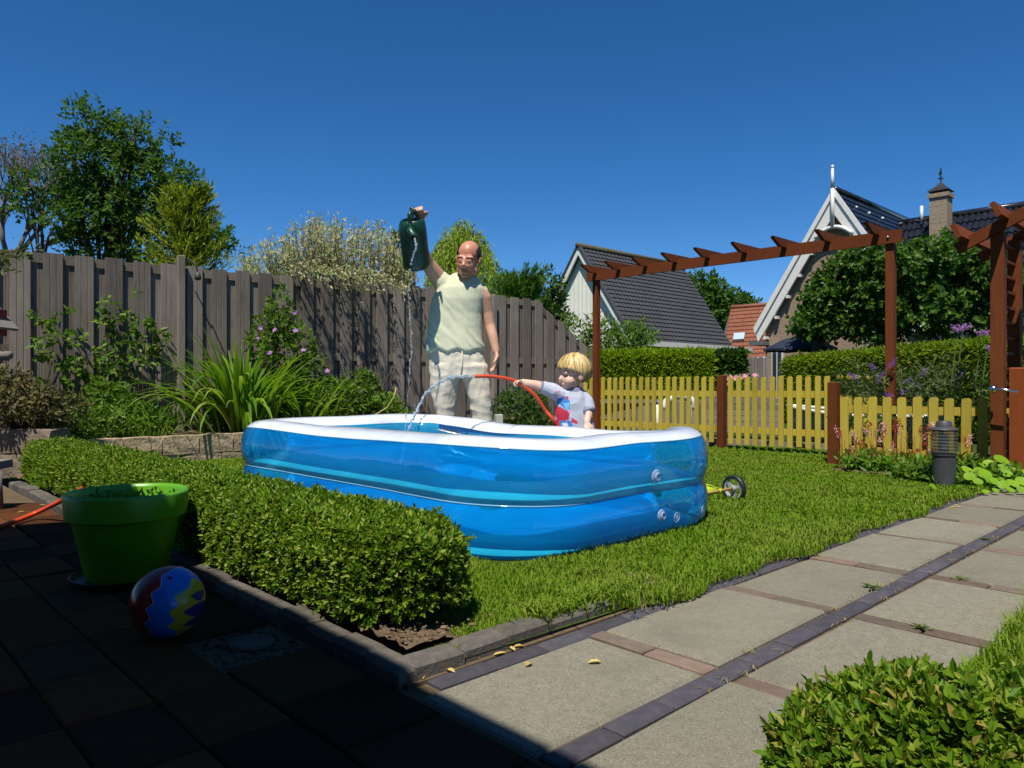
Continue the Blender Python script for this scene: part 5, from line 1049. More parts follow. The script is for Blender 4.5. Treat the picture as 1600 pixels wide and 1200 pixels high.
# main wing: ridge across, roof towards us
um = ug + 5.2; va_, vb_2 = v_at(1396, um), v_at(1680, um); za_, zb_ = z_at(352, um, v_at(1418, um)), z_at(318, um, v_at(1610, um)); zm = (za_ + zb_) / 2
dn = -Uv * 4.2 + Zv * -4.6
roof_obj('wing_roof', gh, M_tile_gloss, uv(um, va_ + .8, zm), -Vv * (va_ + .8 - vb_2), dn, 14, 34, nrm(-Uv * 4.6 + Zv * 4.2), step=.05, wave=.075)
mb = MB(); mb.tube([uv(um, va_ + .8, zm + .06), uv(um, vb_2, zm + .06)], .12, 8); mb.build('ridge_tile', M_tile_gloss, gh, True)
mb = MB(); mb.box(uv(um + 2.0, (va_ + vb_2) / 2, (zm - 4.8) / 2), Uv * 6.0, Vv * ((va_ - vb_2) / 2), (0, 0, (zm - 4.6) / 2)); mb.build('wing_wall', M_brick, gh)
uc = um - .8; vc = v_at(1470, uc); Yc = uv(uc, vc)[1]; cw = 17 / FPX * Yc / 1.35
M_chim = m_brick('chimney_brick', (0.20, 0.14, 0.085), (0.30, 0.22, 0.13), (0.26, 0.23, 0.18))
mb = MB(); mb.box(uv(uc, vc, z_at(345, uc, vc)), Uv * cw, Vv * cw, (0, 0, 37 / FPX * Yc)); ch_ = mb.build('chimney', M_chim, gh)
mb = MB(); mb.box(uv(uc, vc, z_at(307, uc, vc)), Uv * (cw + .05), Vv * (cw + .05), (0, 0, .07)); mb.build('chimney_crown', M_chim, ch_)
M_iron = m_plain('black_iron', (.02, .02, .022), .5)
mb = MB(); zt = z_at(300, uc, vc); kx = Yc / FPX
prof = [(21 * kx, 0), (20.5 * kx, .03), (13 * kx, 5.5 * kx), (6 * kx, 11 * kx), (2 * kx, 15 * kx), (.5 * kx, 18 * kx)]
mb.lathe(prof, uv(uc, vc, zt), 4, axes=np.stack([nrm(Uv + Vv), nrm(Vv - Uv), Zv], 1), caps=True)
for a in (-1, 1):
    for b in (-1, 1): mb.bar(uv(uc + a * cw * .85, vc + b * cw * .85, zt - .22), uv(uc + a * cw * .85, vc + b * cw * .85, zt + .02), .05, .05)
mb.build('chimney_cap', M_iron, ch_)
mb = MB(); z0 = zt + 17 * kx; mb.tube([uv(uc, vc, z0), uv(uc, vc, z0 + 20 * kx)], .025, 5); mb.bar(uv(uc, vc, z0 + 4 * kx) - np.array((4 * kx, 0, 0)), uv(uc, vc, z0 + 4 * kx) + np.array((4 * kx, 0, 0)), .04, .04); mb.prism([uv(uc, vc, z0 + 9 * kx) + np.array((-2 * kx, 0, 0)), uv(uc, vc, z0 + 12 * kx) + np.array((-3 * kx, 0, 0)), uv(uc, vc, z0 + 18 * kx) + np.array((.3 * kx, 0, 0)), uv(uc, vc, z0 + 12 * kx) + np.array((2.5 * kx, 0, 0))], (0, .03, 0)); mb.build('weather_vane', M_iron, ch_)
mb = MB(); vq = v_at(1440, um - .3); mb.tube([uv(um - .3, vq, z_at(350, um - .3, vq)), uv(um - .3, vq, z_at(322, um - .3, vq))], .055, 8); mb.build('vent_pipe', M_white, gh, True)
# French window and downpipe at the foot of the gable
vw_ = v_at(1217, ug + .45); mb = MB(); mb.box(uv(ug + .17, vw_ - .1, 1.1), Uv * .05, Vv * .20, (0, 0, 1.05)); w_ = mb.build('window', M_white, gh); 
for k in (-1, 1):
    mb = MB(); mb.box(uv(ug + .11, vw_ - .1 + k * .09, 1.15), Uv * .01, Vv * .07, (0, 0, .8)); mb.build('pane', M_glass_dark, w_)
# parasol
D = 19.6; ps = thing('parasol', 'dark blue garden parasol in front of the brick gable', 'parasol', at(1250, 600, D) * (1, 1, 0)); ap = at(1250, 523, D); rr = 54 / FPX * D
M_blue = m_plain('navy_canvas', (.022, .03, .055), .8, .2); V_, F_ = [], []
ring = [(ap + np.array((math.cos(a) * rr, math.sin(a) * rr, -23 / FPX * D + .03 * (k % 2)))) for k, a in enumerate(np.linspace(0, 2 * math.pi, 17)[:-1])]; mid = [(ap + np.array((math.cos(a) * rr * .5, math.sin(a) * rr * .5, -8 / FPX * D))) for a in np.linspace(0, 2 * math.pi, 17)[:-1]]
mb = MB(); mb.loft([[ap + (0.01 * math.cos(a), .01 * math.sin(a), 0) for a in np.linspace(0, 6.283, 17)[:-1]], mid, ring, [p - np.array((0, 0, .06)) for p in ring]], caps=False); mb.build('canopy', M_blue, ps)
mb = MB(); mb.tube([ap + (0, 0, .08), ap * (1, 1, 0)], .022, 8); mb.build('pole', M_white, ps, True)
for k in range(8):
    mb = MB(); mb.bar(ap + (0, 0, -.06), ring[2 * k] + (0, 0, -.01), .02, .02); mb.build('rib', M_white, ps)
# ---- canal side behind the picket fence
M_grey_wood = m_wood('silvery_plank', (0.17, 0.15, 0.13), (0.30, 0.27, 0.24), .85, 0, .2, .15, .4)
bk = thing('plank_screen', 'low screen of weathered grey horizontal planks behind the picket fence', 'screen', at(1160, 600, 11.6) * (1, 1, 0))
for k in range(7):
    a, b = at(1104, 600, 11.8), at(1222, 600, 11.2); z = .02 + .092 * k; mb = MB(); mb.box(((a + b) / 2)[:2].tolist() + [z + .04], (b - a) * (.5, .5, 0), nrm(np.array((-(b - a)[1], (b - a)[0], 0))) * .015, (0, 0, .042)); mb.build('plank', M_grey_wood, bk)
pw = thing('pile_wall', 'row of pale grey upright boards seen through the left pickets', 'bulkhead', at(1010, 600, 12.2) * (1, 1, 0))
for k in range(24):
    px = 922 + k * 7.6; p = at(px, 600, 12.3 - k * .01); mb = MB(); mb.box((p[0], p[1], .22 + rnd.gauss(0, .01)), (.035, 0, 0), (0, .02, 0), (0, 0, .25)); mb.build('board', M_grey_wood, pw)
mb = MB(); mb.box(at(1012, 627, 12.2) * (1, 1, 1), (1.0, 0, 0), (0, .05, 0), (0, 0, .03)); mb.build('cap_rail', M_grey_wood, pw)
mb = MB(); mb.bar(at(1100, 690, 9.2), at(1305, 700, 8.9), .12, .10); o = mb.build('edge_beam', M_grey_wood); tag(o, 'weathered beam along the ground just behind the picket fence', 'beam')
M_pipe = m_plain('white_plastic', (.72, .72, .66), .35)
la = thing('white_arch_rail', 'white tubular arch rail with blue collars behind the pickets', 'rail', at(1060, 690, 11.0) * (1, 1, 0)); mb = MB(); D = 11.0
mb.tube([at(1062 + 24 * math.cos(t), 640 - 22 * math.sin(t) if math.sin(t) >= 0 else 640, D) for t in np.linspace(0, math.pi, 13)], .06, 8); mb.build('arch', M_pipe, la, True)
for px in (1028, 1077):
    mb = MB(); mb.tube([at(px, 690, D - .1), at(px, 632, D - .1)], .035, 8); mb.build('post', M_pipe, la, True); mb = MB(); mb.tube([at(px, 632, D - .1), at(px, 626, D - .1)], .036, 8); mb.build('collar', m_plain('blue_plastic', (.03, .08, .35), .4), la, True)
mb = MB()
bt_ = thing('rowing_boat', 'small grey boat with white gunwale moored behind the picket fence', 'boat', at(1290, 690, 10.2) * (1, 1, 0))
b0, b1 = at(1232, 600, 10.6), at(1470, 600, 9.4); ax_ = nrm((b1 - b0) * (1, 1, 0)); sd_ = np.array((-ax_[1], ax_[0], 0)); Lb = np.linalg.norm((b1 - b0)[:2]); rings = []; gun = [[], []]
for s_ in np.linspace(0, 1, 14):
    hw = .5 * min(1, (s_ * 3.2 + .02)) ** .6; zt = .47 - .12 * min(1, s_ * 2.0) + .03 * s_; c = b0 * (1, 1, 0) + ax_ * Lb * s_; zb0 = -.08
    rings.append([c + sd_ * hw + Zv * zt, c + sd_ * hw * .85 + Zv * (zb0 + .15), c + sd_ * hw * .35 + Zv * zb0, c - sd_ * hw * .35 + Zv * zb0, c - sd_ * hw * .85 + Zv * (zb0 + .15), c - sd_ * hw + Zv * zt]); gun[0].append(c + sd_ * hw + Zv * zt); gun[1].append(c - sd_ * hw + Zv * zt)
mb.loft(rings, caps=True, closed=False); mb.build('hull', m_plain('grey_blue_hull', (.22, .27, .29), .4), bt_, True)
for gq in gun:
    mb = MB(); mb.tube(gq, .028, 6); mb.build('gunwale', M_pipe, bt_, True)
for f in (.35, .7):
    c = b0 * (1, 1, 0) + ax_ * Lb * f; mb = MB(); mb.box(c + Zv * .26, ax_ * .1, sd_ * .42, (0, 0, .015)); mb.build('thwart', M_grey_wood, bt_)
fg = thing('pink_flowers', 'pink flowers peeping over the picket fence near the middle post', 'flowers', at(1150, 640, 12.6) * (1, 1, 0))
C_, O_ = cloud([pblob(1143, 592, 10, 6, 12.6, .2), pblob(1162, 597, 12, 6, 12.6, .2), pblob(1150, 610, 26, 12, 12.6, .2)], 260); leafobj('foliage', C_, O_, rdir(260), .07, .04, M_green, fg, False, 'stuff')
for k in range(9): flower(fg, at(1146 + rnd.gauss(0, 12), 592 + rnd.gauss(0, 4), 12.35), .06, M_petal_pk)

nf = thing('neighbour_fence', 'short grey upright board fence in the gap beside the brick gable', 'fence', at(1178, 600, 21) * (1, 1, 0))
for k in range(9):
    p = at(1164 + k * 4.2, 600, 21); mb = MB(); mb.box((p[0], p[1], .75), (.032, 0, 0), (0, .02, 0), (0, 0, .8 - .02 * (k % 2))); mb.build('board', M_grey_wood, nf)
# ================================================================== pot, ball, hose, lamp, toy, bird house
M_green_pl = m_surf('lime_green_plastic', (.10, .33, .005), (.125, .38, .008), 4, .35, .5, .03, 60)
pc = gr(199, 905); pc[2] = 0
pot = thing('flower_pot', 'big lime green plastic flower pot standing in the house shadow', 'flower pot', pc)
mb = MB(); mb.lathe([(r_ * .92, z_) for r_, z_ in [(.002, .03), (.15, .03), (.155, .012), (.16, .02), (.212, .245), (.214, .25), (.224, .252), (.238, .258), (.246, .345), (.244, .352), (.236, .356), (.227, .352), (.222, .34), (.212, .27), (.205, .262)]], pc, 48); autosmooth(mb.build('pot', M_green_pl, pot), 50)
mb = MB(); mb.lathe([(.002, .004), (.19, .004), (.205, .03), (.20, .032), (.185, .012), (.002, .012)], pc + (0, 0, -.0), 36); autosmooth(mb.build('saucer', m_plain('black_plastic', (.02, .022, .02), .5), pot), 40)
mb = MB(); rings = [[pc + (r * math.cos(t), r * math.sin(t), .285 + .014 * mnoise.noise((math.cos(t) * r * 30, math.sin(t) * r * 30, 0))) for t in np.linspace(0, 2 * math.pi, 25)[:-1]] for r in (.001, .06, .12, .16, .198)]; mb.loft(rings, caps=False); mb.build('potting_soil', M_soil, pot, True)
pwd = thing('pot_seedlings', 'sparse seedlings growing in the soil of the green pot', 'plant', pc + (0, 0, .28)); m = 260; a = rng.uniform(0, 6.28, m); r = .205 * rng.uniform(0, 1, m) ** .5
P_ = pc + np.stack([r * np.cos(a), r * np.sin(a), .285 + rng.uniform(0, .05, m)], 1); leafobj('foliage', P_, nrm(rdir(m) + Zv * .8), rdir(m), .03 * rng.uniform(.5, 1.4, m), .011, M_green, pwd, True, 'stuff')
# ball
bc = at(262, 940, 2.283); rb = .1086; ba = thing('play_ball', 'shiny red, blue and yellow play ball on the patio beside the pot', 'ball', bc * (1, 1, 0))
t = NT('printed_ball'); tc = t.n('ShaderNodeTexCoord').outputs['Object']; s_ = t.n('ShaderNodeSeparateXYZ', Vector=t.n('ShaderNodeMapping', Vector=tc, Rotation=(0.0, -0.2, 0.12), Location=(-0.012, 0, 0)).outputs[0])
zz = t.n('ShaderNodeTexNoise', Vector=tc, Scale=14.0, Detail=0).outputs[0]; xx = t.n('ShaderNodeMath', _operation='ADD', i0=s_.outputs[0], i1=t.n('ShaderNodeMath', _operation='MULTIPLY', i0=t.n('ShaderNodeMath', _operation='PINGPONG', i0=s_.outputs[2], i1=.02).outputs[0], i1=.8).outputs[0]).outputs[0]
xr = t.n('ShaderNodeMapRange', Value=xx, i1=-.1, i2=.12).outputs[0]
col = t.ramp(xr, [(0, (.30, .015, .012)), (.36, (.42, .02, .015)), (.365, (.55, .6, .7)), (.375, (.015, .13, .50)), (.62, (.02, .16, .55)), (.625, (.50, .33, .02)), (.74, (.45, .28, .03)), (.745, (.06, .03, .13)), (.86, (.05, .03, .12)), (.87, (.35, .10, .03))], 'CONSTANT')
b = t.n('ShaderNodeBsdfPrincipled', Base__Color=col, Roughness=.22); M_ball = t.done(b.outputs[0])
mb = MB(); mb.ell(bc, rb, n=40, m=26); mb.build('ball', M_ball, ba, True)
mb = MB(); mb.lathe([(.001, .0015), (.006, .001), (.008, -.002)], bc + np.array((.3, -.5, .81)) * rb, 10, axes=frame_of(np.array((.3, -.5, .81)), np.array((1, 0, .2)))); mb.build('valve', m_plain('valve_black', (.03, .03, .03), .5), ba, True)
# ---- hose: one long run from the patio past the hedge to the hand of the child
M_hose = m_surf('orange_hose', (.62, .055, .012), (.70, .08, .02), 6, .4, .4, .05, 60)
def spline(pts, n=10):
    pts = np.asarray(pts, float); out = []; q = np.vstack([2 * pts[0] - pts[1], pts, 2 * pts[-1] - pts[-2]])
    for i in range(1, len(q) - 2):
        p0, p1, p2, p3 = q[i - 1:i + 3]
        for t in np.linspace(0, 1, n, endpoint=False): out.append(.5 * (2 * p1 + (p2 - p0) * t + (2 * p0 - 5 * p1 + 4 * p2 - p3) * t * t + (3 * p1 - p0 - 3 * p2 + p3) * t ** 3))
    out.append(q[-2]); return np.array(out)
DC = 5.45
hp = [gr(-160, 838, .012), gr(-60, 835, .012), gr(0, 823, .015), gr(55, 802, .04), at(102, 779, 4.15), at(142, 755, 4.5), uv(1.42, 5.25, .2), uv(1.75, 5.45, .03), uv(2.3, 5.85, .02), uv(3.4, 5.75, .02), uv(4.35, 5.35, .02), uv(4.5, 4.6, .02), uv(4.28, 4.15, .05), at(868, 672, DC - .02), at(851, 640, DC - .05), at(832, 614, DC - .08), at(808, 597, DC - .08), at(788, 591, DC - .10), at(765, 588, DC - .12), at(742, 588, DC - .14)]
hz = thing('garden_hose', 'orange red garden hose running from the patio to the hand of the toddler', 'hose', gr(0, 823)); mb = MB(); sp = spline(hp, 12); mb.tube(sp, .0135, 10); mb.build('hose', M_hose, hz, True)
HT = hp[-1]; mb = MB(); d = nrm(hp[-1] - hp[-2]); mb.tube([HT - d * .004, HT + d * .0015], .0105, 10); mb.build('bore_disc', m_plain('bore_shade', (.05, .02, .02), .7), hz)  # dark end disc paints the unlit bore; the hose itself is solid
# ---- water
def m_water():
    t = NT('pouring_water'); b = t.n('ShaderNodeBsdfGlass', Color=(.93, .97, 1, 1), Roughness=0.02, IOR=1.33); g = t.n('ShaderNodeBsdfPrincipled', Base__Color=(.85, .9, .95, 1), Roughness=.15); mx = t.n('ShaderNodeMixShader', Fac=.35); t.ln(b.outputs[0], mx.inputs[1]); t.ln(g.outputs[0], mx.inputs[2])
    lp = t.n('ShaderNodeBsdfTransparent', Color=(.85, .92, 1, 1)); m2 = t.n('ShaderNodeMixShader', Fac=.35); t.ln(mx.outputs[0], m2.inputs[1]); t.ln(lp.outputs[0], m2.inputs[2]); return t.done(m2.outputs[0])
M_water = m_water()
jet = thing('water_jet', 'arching jet of water from the orange hose into the pool', 'water', at(632, 690, 5.1)); pts = spline([HT, at(715, 588, 5.28), at(690, 596, 5.25), at(668, 612, 5.22), at(655, 634, 5.2), at(644, 658, 5.17), at(635, 683, 5.15), at(628, 715, 5.12), at(622, 748, 5.1)], 14)
tt = np.arange(len(pts)); jit = np.array([[mnoise.noise((q * .35, 1.5 * ax_i, 4.0)) * .012 for ax_i in range(3)] for q in range(len(pts))]) + rng.normal(0, .001, pts.shape) * np.linspace(.3, 1, len(pts))[:, None]; mb = MB(); mb.tube(pts + jit, .0085 * np.array([1 + .5 * mnoise.noise((q * .22, 0, 7)) + .25 * mnoise.noise((q * .7, 3, 7)) for q in tt]), 9); mb.build('stream', M_water, jet, True)
mb = MB(); mb.tube(pts + jit * 1.5 + np.array((.004, -.006, .004)), .0042 * (1 + .6 * rng.uniform(-1, 1, len(tt))), 6); mb.build('strand', M_water, jet, True)
mb = MB()
for k in range(26):
    q = pts[int(rnd.uniform(.3, 1) * (len(pts) - 1))] + rng.normal(0, .02, 3); r = rnd.uniform(.002, .0055); mb.ell(q, (r, r, r * 1.3), n=7, m=5)
mb.build('droplets', M_water, jet, True)['kind'] = 'stuff'
SPT = at(647, 372, 5.70)
pour = thing('falling_water', 'broken string of water drops falling from the watering can', 'water', at(632, 700, 5.68)); mb = MB(); ks = spline([SPT, at(651, 384, 5.665), at(647, 396, 5.665), at(640.5, 420, 5.68), at(638, 450, 5.68), at(641, 500, 5.68), at(643, 545, 5.68), at(640, 580, 5.68), at(637, 625, 5.68), at(634, 660, 5.68), at(631, 700, 5.68)], 16)
for k, q in enumerate(ks):
    gap = mnoise.noise((k * .21, 3.3, 1)) ; r = .0052 * (1.0 + .6 * mnoise.noise((k * .5, 0, 0)))
    if k < 30 or gap > -.12: mb.ell(q + rng.normal(0, .004, 3), (r * rnd.uniform(.6, 1.1), r * rnd.uniform(.6, 1.1), r * rnd.uniform(1.2, 2.4)), n=8, m=6)
mb.build('drops', M_water, pour, True)['kind'] = 'stuff'
mb = MB(); mb.tube(ks[:40] + rng.normal(0, .0015, (40, 3)), .0026, 6); mb.tube(ks[75:130] + rng.normal(0, .0025, (55, 3)), .0018, 6); mb.build('stream', M_water, pour, True)
# ---- watering can (held by the man)
M_can = m_surf('dark_green_plastic', (.004, .047, .024), (.007, .062, .032), 4, .35, .5, .05, 60)
DCN = 6.0; wc = thing('watering_can', 'dark green plastic watering can tipped forward in the raised hand', 'watering can', at(652, 418, DCN)); kx = DCN / FPX
cax = nrm(np.array((-.06, -.46, .88))); cx_ = nrm(np.cross((0, 1, 0.4), cax)); cy_ = np.cross(cax, cx_); CA = np.stack([cx_, cy_, cax], 1); c0 = at(652, 419, DCN)
W_ = 21.2 * kx; Hc = .40
prof = [(.001, .0), (W_ * .86, .0), (W_ * .96, .012), (W_ * 1.0, .04), (W_ * .99, Hc * .45), (W_ * 1.0, Hc * .72), (W_ * .97, Hc * .84), (W_ * .90, Hc * .93), (W_ * .78, Hc * .985), (W_ * .68, Hc * 1.0), (W_ * .64, Hc * .985), (W_ * .64, Hc * .90), (W_ * .8, Hc * .5), (W_ * .8, Hc * .05)]
mb = MB(); mb.lathe(prof, c0, 40, axes=CA, sy=.82); autosmooth(mb.build('body', M_can, wc), 50)
q = lambda x, y, z: c0 + CA @ np.array((x, y, z))
HND = at(648, 331, DCN - .17)
mb = MB(); mb.tube(spline([q(0, .06, Hc * .93), q(0, .10, Hc + .06), HND + (0, .03, .0), HND + (0, -.03, .0), q(0, -.05, Hc + .055), q(0, -W_ * .62, Hc * .98), q(0, -W_ * .80, Hc * .90)], 8), .0165, 10); mb.build('handle', M_can, wc, True)
spb = q(0, -W_ * .72, Hc * .80); mb = MB(); mb.tube(spline([spb + (0, .03, .03), spb + (0, -.03, .0), SPT + (0, .03, .012), SPT], 6), [.034] * 6 + [.03] * 6 + [.025] * 6 + [.022], 14, caps=False); mb.tube([SPT + (0, .001, 0), SPT + (0, -.006, -.002)], .0225, 14, caps=False); mb.build('spout', M_can, wc, True)
mb = MB(); mb.lathe([(.0005, 0), (.0185, 0)], SPT + (0, .006, .002), 14, axes=frame_of(np.array((0, -1, -.2)), np.array((0, 0, 1.0)))); mb.build('spout_hole_disc', m_plain('spout_shade', (.005, .006, .005), .8), wc)  # dark disc paints the shade inside the spout
# ---- bollard lamp
lc = gr(1475, 762); lc[2] = 0; kx = lc[1] / FPX; lm = thing('bollard_lamp', 'dark grey bollard garden lamp with ribbed clear glass beside the path', 'lamp', lc)
M_anth = m_surf('anthracite_metal', (.045, .047, .05), (.075, .077, .08), 6, .5, .4, .2, 60)
mb = MB(); mb.lathe([(.001, -.02), (16.5 * kx, -.02), (16.5 * kx, 50 * kx), (18 * kx, 51 * kx), (18 * kx, 54 * kx), (.001, 54 * kx)], lc, 28); autosmooth(mb.build('post', M_anth, lm), 40)
t = NT('ribbed_clear_glass'); tp = t.n('ShaderNodeBsdfTransparent', Color=(.80, .84, .82, 1)); gl = t.n('ShaderNodeBsdfPrincipled', Base__Color=(.12, .125, .12, 1), Roughness=.08); mx = t.n('ShaderNodeMixShader', Fac=.38); t.ln(tp.outputs[0], mx.inputs[1]); t.ln(gl.outputs[0], mx.inputs[2]); M_rib = t.done(mx.outputs[0])
mb = MB(); pr = []
for k in range(7): pr += [(17.5 * kx, (54 + k * 5) * kx), (19.5 * kx, (56 + k * 5) * kx), (19.5 * kx, (57.5 * 1 + k * 5) * kx)]
mb.lathe(pr + [(17.5 * kx, 89 * kx)], lc, 32); autosmooth(mb.build('glass_lens', M_rib, lm), 30)
mb = MB(); mb.tube([lc + (0, 0, 54 * kx), lc + (0, 0, 84 * kx)], [7 * kx, 6 * kx], 12); mb.build('bulb', m_plain('white_bulb', (.7, .7, .66), .3), lm, True)
for k in range(4):
    a = math.pi / 4 + k * math.pi / 2 + .55; mb = MB(); mb.bar(lc + (20 * kx * math.cos(a), 20 * kx * math.sin(a), 52 * kx), lc + (20 * kx * math.cos(a), 20 * kx * math.sin(a), 91 * kx), .008, .008); mb.build('cage_bar', M_anth, lm)
mb = MB(); mb.lathe([(.001, 89 * kx), (19 * kx, 89 * kx), (20.5 * kx, 91 * kx), (19 * kx, 93 * kx), (12 * kx, 95 * kx), (11 * kx, 102 * kx), (9.5 * kx, 104 * kx), (.001, 105 * kx)], lc, 28); autosmooth(mb.build('cap', M_anth, lm), 40)
# ---- toy cart wheel
ty = thing('toy_cart', 'toy cart axle with black wheel poking out from behind the pool', 'toy', np.array((1.47, 4.95, 0)))
wcn = at(1147, 763, 4.93); ax = nrm(np.array((.80, .60, 0.02))); WA = frame_of(ax, np.array((0, 0, 1.0))); R_ = .088
mb = MB(); mb.lathe([(R_ * .80, -.016), (R_ * .92, -.020), (R_, -.012), (R_ * 1.02, 0), (R_, .012), (R_ * .92, .020), (R_ * .80, .016), (R_ * .80, -.016)], wcn, 30, axes=WA); w0 = mb.build('wheel', m_plain('black_rubber', (.018, .018, .02), .45), ty, True)
mb = MB(); mb.lathe([(R_ * .78, -.014), (R_ * .80, .0), (R_ * .78, .014), (R_ * .68, .010), (R_ * .68, -.010), (R_ * .78, -.014)], wcn, 30, axes=WA)
for k in range(3):
    a = .6 + k * 2.094; d = WA @ np.array((math.cos(a), math.sin(a), 0)); s2 = WA @ np.array((-math.sin(a), math.cos(a), 0)); mb.box(wcn + d * R_ * .42, d * R_ * .34, s2 * .0115, WA[:, 2] * .007)
mb.lathe([(.001, -.022), (.016, -.022), (.019, 0), (.016, .02), (.001, .02)], wcn, 14, axes=WA); mb.build('rim', m_plain('grey_plastic', (.42, .43, .44), .4), w0)
mb = MB(); e = wcn - ax * .33; mb.tube([wcn, e], .0095, 10); mb.build('axle', m_wood('axle_wood', (.45, .22, .08), (.55, .30, .12), .5, 0, .05), ty, True)
M_lime = m_plain('lime_plastic', (.48, .58, .02), .4); m0 = wcn - ax * .155
mb = MB(); sdv = nrm(np.cross(ax, Zv)); mb.tube([m0 + Zv * .016 + sdv * .0, m0 - ax * .04 + Zv * .022, m0 - ax * .10 + Zv * .045, m0 - ax * .16 + Zv * .055], [.006, .007, .007, .006], 8); mb.lathe([(.013, -.012), (.017, -.012), (.017, .012), (.013, .012)], m0, 14, axes=WA)
mb.prism([m0 - ax * .012 + Zv * .012, m0 - ax * .16 + Zv * .052, m0 - ax * .16 - Zv * .02, m0 - ax * .012 - Zv * .012], sdv * .006); mb.build('bracket', M_lime, ty, True)
# ---- bird house at the left edge, log and small crate
D = 6.4; bh = thing('bird_house', 'red bird house with weathered roof board at the left edge', 'bird house', at(-8, 600, D) * (1, 1, 0)); M_redp = m_plain('red_paint', (.32, .02, .025), .6)
c = at(-26, 500, D); mb = MB(); mb.box(c + (0, 0, -.02), (.13, 0, 0), (0, .11, 0), (0, 0, .115)); mb.build('box', M_redp, bh)
for sg in (-1, 1):
    mb = MB(); mb.prism([c + (0, -.16, .165), c + (sg * .20, -.16, -.065), c + (sg * .185, -.16, -.085), c + (0, -.16, .13)], (0, .32, 0)); mb.build('roof_board', M_grey_wood, bh)
mb = MB(); mb.prism([c + (-.13, -.115, .09), c + (.13, -.115, .09), c + (0, -.115, .135)], (0, .22, 0)); mb.build('gable', M_redp, bh)
mb = MB(); mb.tube([c + (-.05, 0, -.13), c * (1, 1, 0) + (-.05, 0, .2)], .035, 8); mb.build('pole', M_bark, bh, True)
mb = MB(); mb.tube([at(-60, 556, D), at(16, 555, D - .05)], .036, 10); mb.build('perch', M_grey_wood, bh, True)
lg = thing('garden_bench', 'weathered grey wooden bench leg at the left edge of the patio', 'bench', gr(-20, 800)); lx = gr(-4, 798)
mb = MB(); mb.tube([lx + (-.02, .05, 0), lx + (.0, 0, .24)], .022, 8); mb.build('leg', M_grey_wood, lg, True); mb = MB(); mb.tube([lx + (-.5, .1, 0), lx + (-.5, .05, .24)], .022, 8); mb.build('leg', M_grey_wood, lg, True)
mb = MB(); mb.box(lx + (-.32, .05, .27), (.28, .04, 0), (-.02, .14, 0), (0, 0, .025)); mb.build('seat', M_grey_wood, lg)
mb = MB(); c = at(779, 655, 7.6); mb.box(c, (.035, .01, 0), (-.01, .035, 0), (0, 0, .05), ch=.006); o = mb.build('plastic_tub', m_plain('pale_plastic', (.5, .52, .42), .5)); tag(o, 'small pale plastic tub at the fence behind the man', 'tub')
mb = MB(); c = at(618, 656, 8.6); mb.box(c, (.035, .01, 0), (-.01, .035, 0), (0, 0, .06)); mb.build('post_foot', m_plain('galvanised', (.45, .46, .47), .4, metal=.4), fence)
# ================================================================== people
def remesh(mb, vox, it=6):
    me = mb.mesh('tmp', [], False); o = bpy.data.objects.new('tmp', me); COL.objects.link(o); md = o.modifiers.new('r', 'REMESH'); md.mode = 'VOXEL'; md.voxel_size = vox * S
    dg = bpy.context.evaluated_depsgraph_get(); ev = o.evaluated_get(dg); m2 = ev.to_mesh()
    V = np.empty(len(m2.vertices) * 3); m2.vertices.foreach_get('co', V); V = V.reshape(-1, 3) / S; F = np.array([tuple(p.vertices) for p in m2.polygons if len(p.vertices) == 4])
    ev.to_mesh_clear(); bpy.data.objects.remove(o); bpy.data.meshes.remove(me)
    E = np.concatenate([F[:, [0, 1]], F[:, [1, 2]], F[:, [2, 3]], F[:, [3, 0]]]); deg = np.bincount(E.ravel(), minlength=len(V)).astype(float)
    for k in range(it):
        acc_ = np.zeros_like(V); np.add.at(acc_, E[:, 0], V[E[:, 1]]); np.add.at(acc_, E[:, 1], V[E[:, 0]]); L_ = acc_ / deg[:, None] - V; V = V + L_ * (.5 if k % 2 == 0 else -.35 if it > 4 else .5)
    return V, F
def vnormals(V, F):
    n = np.cross(V[F[:, 2]] - V[F[:, 0]], V[F[:, 3]] - V[F[:, 1]]); N = np.zeros_like(V)
    for k in range(4): np.add.at(N, F[:, k], n)
    return nrm(N), nrm(n)
def px_of(P): return 800 + P[:, 0] / P[:, 1] * FPX, YH - (P[:, 2] - HC) / P[:, 1] * FPX
def put(name, V, F, mats, parent, mi=None): return link(name, np_mesh(name, V - BASE[parent.name], F, mats, True, mi), parent)
def chain(mb, pts, radii, n=12, flat=1.0, up=(0, 0, 1)):
    pts = [np.asarray(p, float) for p in pts]; mb.tube(pts, radii, n, up=up, flat=flat)
    for p, r in zip(pts, radii): mb.ell(p, r * .99, n=10, m=8)
def rings_loft(mb, rows, at_, dshift=None, n=20, e=.9):
    """rows (py, xl, xr, half depth, depth shift)"""
    R_ = []
    for py, xl, xr, hd, ds in rows:
        a, b = at_(xl, py), at_(xr, py); c = (a + b) / 2 + (0, ds, 0); h = (b - a) / 2
        R_.append([c + h * math.copysign(abs(math.cos(t)) ** e, math.cos(t)) + np.array((0, hd * math.copysign(abs(math.sin(t)) ** e, math.sin(t)), 0)) for t in np.linspace(0, 2 * math.pi, n + 1)[:-1]])
    mb.loft(R_)
